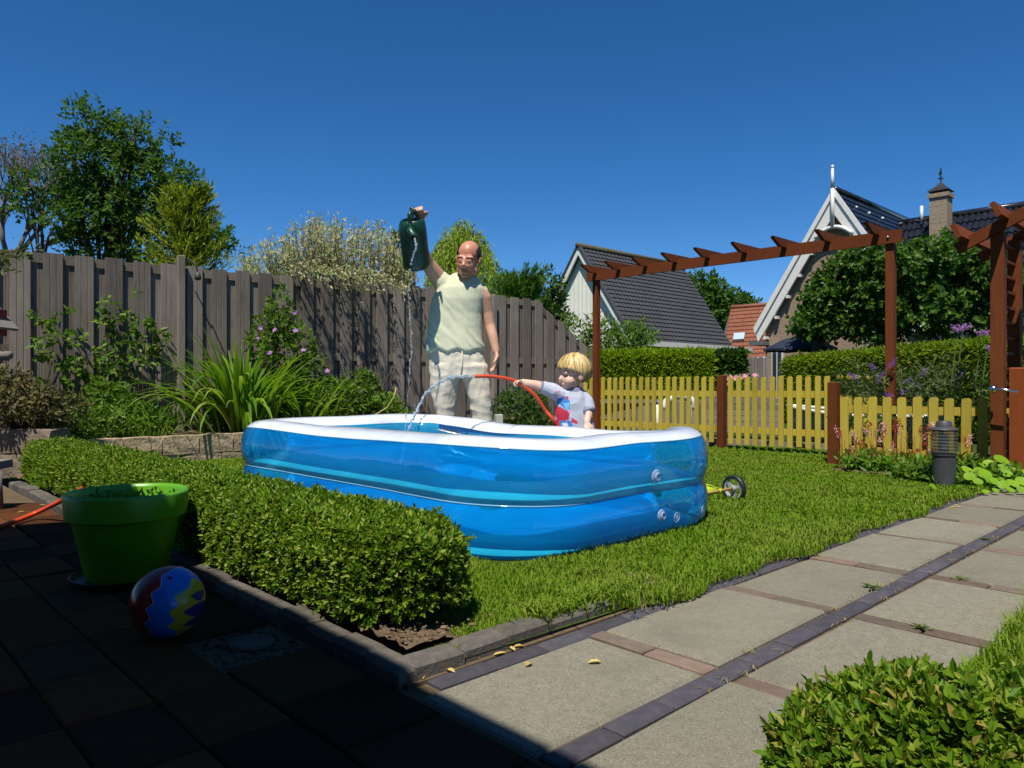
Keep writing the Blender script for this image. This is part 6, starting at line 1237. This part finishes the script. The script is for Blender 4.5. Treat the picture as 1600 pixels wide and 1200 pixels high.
def hand(mb, w, fwd, palm, s=1.0, curl=.5, thumb=1, spread=.12, tcurl=.3):
    """w wrist, fwd towards fingers, palm = direction the palm faces, thumb = +1/-1 side"""
    fwd = nrm(fwd); palm = nrm(palm - fwd * np.dot(palm, fwd)); side = np.cross(fwd, palm) * thumb; k = s
    mb.tube([w, w + fwd * .03 * k, w + fwd * .065 * k, w + fwd * .095 * k], [.026 * k, .034 * k, .040 * k, .036 * k], 12, up=tuple(palm), flat=.45)
    tips = []
    for i, (off, L_) in enumerate(((.030, .078), (.010, .088), (-.011, .080), (-.030, .062))):
        p = w + fwd * .085 * k + side * off * k; d = nrm(fwd + side * spread * (off / .03) * .6); pts = [p]; a = 0
        for seg in (.42, .32, .26):
            a += curl * (1.15 if seg < .4 else .7) * (1 + .08 * i); dd = d * math.cos(a) + palm * math.sin(a); p = p + dd * L_ * seg * k; pts.append(p)
        mb.tube(pts, [.0105 * k, .0100 * k, .0092 * k, .0075 * k], 8); mb.ell(pts[-1], .0078 * k, n=8, m=6); tips.append(pts[-1])
    p = w + fwd * .025 * k + side * .028 * k; d = nrm(fwd * .75 + side * .7 + palm * .25); pts = [p, p + d * .035 * k]; d2 = nrm(fwd * .9 + side * .25 + palm * (.3 + tcurl)); pts.append(pts[-1] + d2 * .030 * k); pts.append(pts[-1] + nrm(d2 + palm * tcurl) * .024 * k)
    mb.tube(pts, [.015 * k, .0135 * k, .0115 * k, .009 * k], 8); mb.ell(pts[-1], .009 * k, n=8, m=6)
def head_geo(mb, c, H, s=1.0, child=False):
    """H columns: right(x) forward(y) up(z)"""
    P = lambda x, y, z: c + H @ (np.array((x, y, z)) * s)
    def E_(x, y, z, a, b, d): mb.ell(P(x, y, z), np.array((a, b, d)) * s, R=H, n=18, m=12)
    if not child:
        E_(0, -.018, .035, .079, .096, .092); E_(0, .026, -.04, .064, .074, .082); E_(0, .045, -.085, .045, .045, .045); E_(0, .068, -.102, .028, .026, .024)
        for sg in (-1, 1):
            E_(sg * .034, .068, -.032, .030, .030, .034); E_(sg * .030, .078, .024, .033, .018, .013); E_(sg * .082, -.006, -.012, .011, .026, .036); E_(sg * .052, .02, -.075, .026, .04, .032); E_(sg * .031, .084, -.004, .021, .016, .018)
        mb.tube([P(0, .088, .018), P(0, .103, -.012), P(0, .118, -.034)], np.array((.010, .013, .017)) * s, 10); E_(-.014, .100, -.038, .011, .012, .010); E_(.014, .100, -.038, .011, .012, .010)
        E_(0, .092, -.066, .026, .012, .008); E_(0, .090, -.078, .023, .012, .009)
    else:
        E_(0, -.012, .03, .080, .098, .090); E_(0, .024, -.035, .066, .068, .068); E_(0, .055, -.082, .030, .028, .024)
        for sg in (-1, 1): E_(sg * .040, .055, -.042, .032, .034, .032); E_(sg * .082, -.006, -.022, .011, .022, .030); E_(sg * .028, .076, .012, .026, .014, .012)
        mb.tube([P(0, .085, -.002), P(0, .098, -.022), P(0, .104, -.032)], np.array((.009, .012, .0145)) * s, 10); E_(0, .083, -.060, .022, .012, .008); E_(0, .080, -.074, .019, .012, .008)
def head_mats(V, F, c, H, s, skin, face, eye, lip, brow, cut, child=False):
    """material indices by place on the head"""
    C_ = V[F].mean(1); q = (C_ - c) @ H / s; mi = np.full(len(F), skin); hd = (np.linalg.norm(q / np.array((.1, .125, .14)), axis=1) < 1.12) & (q[:, 2] > cut); mi[hd] = face; fr = hd & (q[:, 1] > .045)
    ez = .0 if not child else -.006
    for sg in (-1, 1): mi[fr & (((q[:, 0] - sg * .031) / .013) ** 2 + ((q[:, 2] - ez) / (.0042 if not child else .008)) ** 2 < 1)] = eye; mi[fr & (((q[:, 0] - sg * .032) / .024) ** 2 + ((q[:, 2] - ez - .019 - .1 * abs(0)) / (.0055 if not child else .003)) ** 2 < 1)] = brow
    mz = -.072 if not child else -.067; mi[fr & (q[:, 1] > .06) & ((q[:, 0] / .020) ** 2 + ((q[:, 2] - mz) / .0055) ** 2 < 1)] = lip
    return mi
def m_skin(name, c1, c2, rough=.45):
    t = NT(name); col = t.ramp(t.noise(9, 4), [(.3, c1), (.7, c2)]); b = t.n('ShaderNodeBsdfPrincipled', Base__Color=col, Roughness=rough); b.inputs['Subsurface Weight'].default_value = .12; b.inputs['Subsurface Radius'].default_value = (.012, .005, .003); b.inputs['Subsurface Scale'].default_value = 1.0; b.inputs['Specular IOR Level'].default_value = .35
    t.ln(t.bump(t.noise(160, 3), .12, .002), b.inputs['Normal']); return t.done(b.outputs[0])
def m_cloth(name, c1, c2, weave=700):
    t = NT(name); col = t.ramp(t.noise(7, 4), [(.3, c1), (.7, c2)]); b = t.n('ShaderNodeBsdfPrincipled', Base__Color=col, Roughness=.85); b.inputs['Specular IOR Level'].default_value = .15; b.inputs['Sheen Weight'].default_value = .08
    t.ln(t.bump(t.noise(weave, 2), .25, .001, t.bump(t.noise(22, 4, stretch=(1, 1, .6)), .35, .012)), b.inputs['Normal']); return t.done(b.outputs[0])
M_skin = m_skin('skin', (.50, .27, .175), (.58, .33, .22)); M_face = m_skin('sunburnt_face', (.46, .19, .12), (.55, .245, .16), .38); M_eye = m_plain('shaded_eye', (.22, .11, .075), .4); M_lip = m_plain('lips', (.34, .11, .09), .5); M_browm = m_plain('eyebrow', (.28, .13, .085), .8)
M_hair_d = m_surf('dark_brown_hair', (.018, .011, .008), (.045, .028, .02), 40, .55, .4, .8, 90, stretch=(1, 1, .15))
def folds(V, N, amp, sc, dirv=None, seed=0.0, zmin=None):
    d = np.array([mnoise.noise((p[0] * sc[0] + seed, p[1] * sc[1], p[2] * sc[2])) for p in V]); d = 1 - 2 * np.abs(d); return V + N * (amp * (d - .4))[:, None]

# ------------------------------------------------------------------ the man
DM = 6.30
def m(px, py, dd=0.0): return at(px, py, DM + dd)
k = DM / FPX
man = thing('person', 'balding man in pale green sleeveless shirt and beige trousers pouring from a raised can', 'person', np.array((m(720, 600)[0], DM, 0)))
HM = None
f = nrm(np.array((-.24, -.90, -.26))); up_ = nrm(np.array((.10, -.05, 1.0))); up_ = nrm(up_ - f * np.dot(up_, f)); HM = np.stack([np.cross(f, up_), f, up_], 1); hs_ = 1.085 / S * .985; hc = m(732, 405, -.10)
b = MB(); head_geo(b, hc, HM, hs_)
chain(b, [m(723, 446, .03), m(726, 428, -.01), m(729, 415, -.06)], [.075, .068, .066])
rings_loft(b, [(560, 675, 750, .12, 0), (520, 676, 747, .115, 0), (485, 678, 748, .12, 0), (462, 684, 754, .125, 0), (448, 692, 752, .11, 0), (438, 704, 744, .09, 0)], m)
# raised arm (to the can handle) and hanging arm
WR = HND + np.array((.035, .10, -.045))
chain(b, [m(694, 447, -.01), m(683, 432, -.03), m(667, 410, -.13), m(661, 396, -.22)], [.078, .074, .060, .053]); chain(b, [m(661, 396, -.22), m(657, 372, -.26), WR + (0.005, .02, -.06), WR], [.053, .050, .040, .034])
hand(b, WR, np.array((-.10, -.55, .62)), np.array((.1, -.72, -.6)), 1.12, .95, 1, .1, .6)
WR2 = m(775, 549, -.03)
chain(b, [m(748, 456, 0), m(756, 466, .01), m(761, 488, .03), m(765, 508, .03)], [.074, .068, .054, .047]); chain(b, [m(765, 508, .03), m(770, 526, 0), WR2], [.047, .044, .031])
hand(b, WR2, np.array((.02, -.12, -1)), np.array((-.9, -.3, 0)), 1.14, .32, -1, .12, .2)
for x0, x1, x2 in ((698, 697, 697), (742, 749, 757)): chain(b, [m(x0, 575), m(x1, 640, -.02), m(x2, 712, .02), m(x2, 736, 0)], [.085, .06, .048, .045]); chain(b, [m(x2, 737, .03), m(x2 - 2, 740, -.08), m(x2 - 3, 741, -.19)], [.045, .045, .035])
V_, F_ = remesh(b, .0075, 6); C_ = V_[F_].mean(1); mi = head_mats(V_, F_, hc, HM, hs_, 0, 1, 2, 3, 4, -.13)
put('body', V_, F_, [M_skin, M_face, M_eye, M_lip, M_browm], man, mi)
# hair: side and back fringe
def hair_shell(c, H, s, r, lo, hi, n=72, mrows=12, jit=.004, cz=.035, cy=-.012):
    V_ = []; F_ = []
    for i in range(mrows + 1):
        for j in range(n):
            th = 2 * math.pi * j / n; a0, a1 = lo(th), hi(th); el = a0 + (a1 - a0) * i / mrows; jj = 1 + jit * 12 * mnoise.noise((math.cos(th) * 14, math.sin(th) * 14, i * .25)) + rng.normal(0, jit)
            V_.append(c + H @ (s * np.array((r[0] * math.cos(el) * math.sin(th) * jj, cy + r[1] * math.cos(el) * math.cos(th) * jj, cz + r[2] * math.sin(el) * jj))))
    for i in range(mrows):
        for j in range(n): F_.append((i * n + j, i * n + (j + 1) % n, (i + 1) * n + (j + 1) % n, (i + 1) * n + j))
    return np.array(V_), np.array(F_)
def ang(th): return abs((th + math.pi) % (2 * math.pi) - math.pi)     # 0 = face, pi = back of head
lo = lambda th: math.radians(np.interp(ang(th), [0, 1.05, 1.25, 1.6, 2.2, 3.15], [20, 20, -22, -20, -52, -58])); hi = lambda th: math.radians(np.interp(ang(th), [0, 1.05, 1.25, 1.6, 2.2, 3.15], [20, 20, 28, 36, 46, 48]))
V_, F_ = hair_shell(hc, HM, hs_, (.0835, .1055, .096), lo, hi); put('hair', V_, F_, [M_hair_d], man)
# shirt
M_shirt = m_cloth('pale_green_cotton', (.52, .52, .365), (.58, .58, .41))
b = MB(); rings_loft(b, [(548, 666, 755, .150, 0), (535, 667, 754, .148, 0), (515, 669, 752, .142, 0), (490, 672, 752, .140, 0), (468, 676, 756, .142, -.005), (452, 682, 757, .132, -.005), (442, 689, 753, .115, .0), (434, 698, 748, .10, .01), (427, 708, 739, .085, .02)], m, n=28)
chain(b, [m(702, 452, 0), m(694, 444, -.012), m(689, 438, -.02)], [.090, .086, .080]); chain(b, [m(738, 455, 0), m(745, 456, .005), m(749, 458, .008)], [.090, .086, .080])
V_, F_ = remesh(b, .009, 8); N_, _ = vnormals(V_, F_); V_ = folds(V_, N_, .004, (5, 5, 3.2), seed=2.0)
px, py = px_of(V_); w = np.clip((py - 500) / 45, 0, 1); V_[:, 2] += w * .012 * np.sin(V_[:, 0] * 38); sk = np.clip((py - 430) / 110, 0, 1); Q = np.stack([V_[:, 0] * .8 + V_[:, 2] * .6, V_[:, 0] * -.6 + V_[:, 2] * .8], 1); V_ += N_ * (sk * np.array([.020 * (1 - 2 * abs(mnoise.noise((a * 7, c * 1.3, 3.0)))) * .5 + .008 * (1 - 2.5 * abs(mnoise.noise((a * 17, c * 3.2, 8.0)))) for a, c in Q]))[:, None]
put('shirt', V_, F_, [M_shirt], man)
# trousers
M_trou = m_cloth('beige_linen', (.55, .50, .395), (.63, .57, .455))
b = MB(); rings_loft(b, [(538, 671, 752, .135, 0), (556, 670, 755, .140, 0), (575, 670, 760, .143, 0), (590, 672, 762, .138, 0)], m, n=28)
def leg(rows):
    R_ = []
    for py, xl, xr in rows:
        a, c_ = m(xl, py), m(xr, py); cc = (a + c_) / 2; r = np.linalg.norm(c_ - a) / 2; R_.append([cc + np.array((r * math.cos(t), r * 1.08 * math.sin(t), 0)) for t in np.linspace(0, 2 * math.pi, 19)[:-1]])
    b.loft(R_)
leg([(570, 671, 719), (590, 672, 719), (610, 674, 716), (630, 678, 713), (650, 682, 711), (690, 682, 712), (725, 681, 713)]); leg([(570, 717, 761), (590, 722, 763), (610, 727, 766), (630, 733, 769), (650, 737, 770), (690, 741, 773), (725, 743, 775)])
V_, F_ = remesh(b, .009, 8); N_, _ = vnormals(V_, F_); V_ = folds(V_, N_, .012, (7, 5, 1.6), seed=21.0); V_ = folds(V_, N_, .005, (5, 6, 13), seed=31.0); V_ = folds(V_, N_, .003, (20, 14, 9), seed=41.0)
put('trousers', V_, F_, [M_trou], man)
mb = MB(); mb.tube([m(722, 549, -.152), m(722, 570, -.156), m(720, 588, -.148)], .005, 6, flat=.6); mb.build('fly_seam', M_trou, man, True)

# ------------------------------------------------------------------ the child
DT = 5.45
def c_(px, py, dd=0.0): return at(px, py, DT + dd)
kid = thing('person', 'blond toddler in grey printed shirt aiming an orange hose into the pool', 'person', np.array((c_(895, 600)[0], DT, 0)))
M_kskin = m_skin('toddler_skin', (.60, .36, .26), (.68, .43, .32)); M_kface = m_skin('toddler_face', (.58, .31, .23), (.66, .39, .30))
f = nrm(np.array((-.90, -.42, -.10))); up_ = np.array((.02, 0, 1.0)); up_ = nrm(up_ - f * np.dot(up_, f)); HK = np.stack([np.cross(f, up_), f, up_], 1); ks_ = 1.13; kc = c_(896, 584, .0)
b = MB(); head_geo(b, kc, HK, ks_, True); chain(b, [c_(896, 618, .01), c_(896, 602, .01)], [.05, .048])
rings_loft(b, [(690, 870, 922, .075, 0), (650, 872, 920, .075, 0), (625, 874, 918, .07, 0), (613, 882, 912, .05, 0)], c_)
HG = at(806, 598, DC - .085)
chain(b, [c_(872, 618, -.03), c_(858, 608, -.05), c_(838, 602, -.06), c_(822, 599, -.07), HG + (.055, .01, .005)], [.046, .042, .036, .031, .024])
hand(b, HG + (.055, .01, .006), np.array((-1, -.06, -.1)), np.array((0, -.5, -.9)), .66, 1.0, 1, .05, .6)
WK = c_(917, 660, -.10)
chain(b, [c_(912, 622, 0), c_(918, 636, -.01), c_(919, 648, -.05), WK], [.045, .040, .033, .024]); hand(b, WK, np.array((-.05, -.75, -.62)), np.array((0, .35, -1)), .66, .25, 1, .18, .1)
for x in (882, 908): chain(b, [c_(x, 690), c_(x, 725, -.02), c_(x, 758, .01)], [.062, .05, .038]); chain(b, [c_(x, 761, .02), c_(x - 8, 763, -.05), c_(x - 14, 764, -.08)], [.032, .03, .024])
V_, F_ = remesh(b, .0058, 5); mi = head_mats(V_, F_, kc, HK, ks_, 0, 1, 2, 3, 4, -.12, True); put('body', V_, F_, [M_kskin, M_kface, M_eye, M_lip, m_plain('fair_brow', (.5, .33, .2), .8)], kid, mi)
# bowl cut
t = NT('blond_hair'); tcn = t.n('ShaderNodeTexCoord').outputs['Object']; nz = t.n('ShaderNodeTexNoise', Vector=t.n('ShaderNodeMapping', Vector=tcn, Scale=(1, 1, .08)).outputs[0], Scale=95.0, Detail=4).outputs[0]
cl = t.ramp(nz, [(.3, (.42, .27, .09)), (.5, (.52, .36, .14)), (.72, (.62, .46, .21))]); bs = t.n('ShaderNodeBsdfPrincipled', Base__Color=cl, Roughness=.6); bs.inputs['Specular IOR Level'].default_value = .25; t.ln(t.bump(nz, .6, .004), bs.inputs['Normal']); M_blond = t.done(bs.outputs[0])
lo = lambda th: math.radians(np.interp(ang(th), [0, .7, 1.15, 1.5, 2.0, 3.15], [20, 14, 4, -8, -44, -50]) + 4 * mnoise.noise((th * 7, 0, 0))); hi = lambda th: math.radians(89.5)
V_, F_ = hair_shell(kc, HK, ks_, (.0985, .117, .108), lo, hi, 110, 18, .0022, cz=.025); put('hair', V_, F_, [M_blond], kid)
V2, F2 = hair_shell(kc, HK, ks_, (.085, .103, .095), lo, hi, 60, 10, .001, cz=.025); put('hair_underside', V2, F2, [M_blond], kid)
# loose locks over the shell edge
mb = MB(); rr_ = np.array((.0990, .1175, .1085))
for i in range(900):
    th = rng.uniform(0, 6.283); e0 = rng.uniform(.2, 1.45); e1 = lo(th) - rng.uniform(-.05, .10); n_ = 6; dth = rng.normal(0, .10); lift = 1.004 + abs(rng.normal(0, .022)); w_ = rng.uniform(.003, .008); L_, R_ = [], []
    for j in range(n_):
        f_ = j / (n_ - 1); e = e0 + (e1 - e0) * f_; tt_ = th + dth * f_; g_ = lift + .012 * math.sin(3 * f_); p = np.array((rr_[0] * math.cos(e) * math.sin(tt_) * g_, -.012 + rr_[1] * math.cos(e) * math.cos(tt_) * g_, .025 + rr_[2] * math.sin(e) * g_)); sd_ = np.array((math.cos(tt_), -math.sin(tt_), 0)) * w_ * (1 - .8 * f_ ** 3) / max(.3, math.cos(e)) * .6
        L_.append(kc + HK @ (ks_ * (p - sd_))); R_.append(kc + HK @ (ks_ * (p + sd_)))
    mb.loft([[l, r] for l, r in zip(L_, R_)], caps=False, closed=False)
mb.build('hair_locks', m_leaf('blond_lock', [(.36, .21, .06), (.55, .37, .14), (.68, .50, .22), (.80, .64, .34)], .1, .5, .3, (1, 1, 1)), kid, True)['kind'] = 'stuff'
# shirt with its print
M_tee = m_cloth('grey_tee', (.40, .42, .50), (.46, .48, .56)); M_band = m_cloth('grey_purple_band', (.17, .16, .25), (.21, .20, .30)); M_pr = m_plain('red_print', (.62, .03, .07), .6); M_pb = m_plain('blue_print', (.05, .22, .62), .6); M_pl = m_plain('light_blue_print', (.18, .50, .75), .6); M_pw = m_plain('white_print', (.75, .75, .78), .6)
b = MB(); rings_loft(b, [(684, 866, 930, .092, 0), (668, 867, 928, .092, 0), (650, 867, 924, .090, 0), (632, 868, 921, .088, 0), (620, 870, 918, .082, 0), (612, 876, 914, .068, 0), (606, 882, 909, .056, 0)], c_, n=28)
chain(b, [c_(876, 619, -.02), c_(862, 610, -.04), c_(851, 605, -.055)], [.058, .055, .049]); chain(b, [c_(908, 620, 0), c_(916, 630, -.01), c_(919, 639, -.025)], [.056, .055, .049])
V_, F_ = remesh(b, .0055, 6); N_, FN = vnormals(V_, F_); V_ = folds(V_, N_, .008, (10, 8, 7), seed=5.0); C3 = V_[F_].mean(1); px, py = px_of(C3); fr = FN[:, 1] < -.12; mi = np.zeros(len(F_), int)
def inpoly(poly):
    r = np.zeros(len(px), bool); n = len(poly)
    for i in range(n):
        (x0, y0), (x1, y1) = poly[i], poly[(i + 1) % n]; c0_ = (y0 > py) != (y1 > py); xi = x0 + (py - y0) * (x1 - x0) / ((y1 - y0) if y1 != y0 else 1e-9); r ^= c0_ & (px < xi)
    return r & fr
body_ = (px > 862)
for poly, q in (([(872, 622), (884, 619), (891, 628), (890, 640), (878, 640), (868, 631)], 3), ([(880, 630), (889, 629), (891, 637), (885, 642)], 4), ([(882, 619), (888, 619), (888, 626)], 2), ([(863, 630), (872, 633), (884, 641), (890, 642), (889, 655), (880, 659), (872, 657), (865, 645)], 2), ([(893, 652), (902, 658), (904, 662), (893, 661)], 2), ([(869, 657), (893, 658), (895, 668), (872, 668)], 3), ([(868, 656), (873, 656), (876, 668), (871, 668)], 2), ([(878, 661), (886, 660), (888, 666), (880, 667)], 5)): mi[inpoly(poly)] = q
chk = inpoly([(864, 626), (868, 628), (893, 645), (894, 650), (886, 641), (866, 632)]); mi[chk & (((np.floor(px / 2) + np.floor(py / 2)) % 2) == 0)] = 3; mi[chk & (((np.floor(px / 2) + np.floor(py / 2)) % 2) == 1)] = 5
mi[inpoly([(866, 611), (876, 611), (876, 613.5), (866, 613.5)]) & (np.floor(px / 1.6) % 2 == 0)] = 2; mi[inpoly([(866, 616), (874, 616), (874, 619), (866, 619)]) & (np.floor(px / 1.6) % 2 == 0)] = 2
mi[(np.abs((C3 - c_(851, 605, -.055)) @ nrm(c_(851, 605, -.055) - c_(862, 610, -.04)) + .0) < 9) & (((C3 - c_(851, 605, -.055)) @ nrm(c_(851, 605, -.055) - c_(862, 610, -.04))) > .022)] = 1
mi[((C3 - c_(919, 639, -.025)) @ nrm(c_(919, 639, -.025) - c_(916, 630, -.01)) > .012) & (px > 905) & (py < 655) & (np.linalg.norm(C3 - c_(919, 643, -.03), axis=1) < .068)] = 1
nk = (np.linalg.norm((C3 - c_(896, 605, .0)) * (1, 1, 1.6), axis=1) < .088) & (C3[:, 2] > c_(896, 613)[2]); mi[nk] = 1
put('shirt', V_, F_, [M_tee, M_band, M_pr, M_pb, M_pl, M_pw], kid, mi)
b = MB(); rings_loft(b, [(678, 868, 928, .088, 0), (700, 866, 928, .09, 0)], c_); 
for x in (882, 909): chain(b, [c_(x, 696), c_(x, 722)], [.078, .074])
V_, F_ = remesh(b, .01, 4); put('shorts', V_, F_, [m_cloth('navy_shorts', (.05, .06, .10), (.07, .08, .13))], kid)
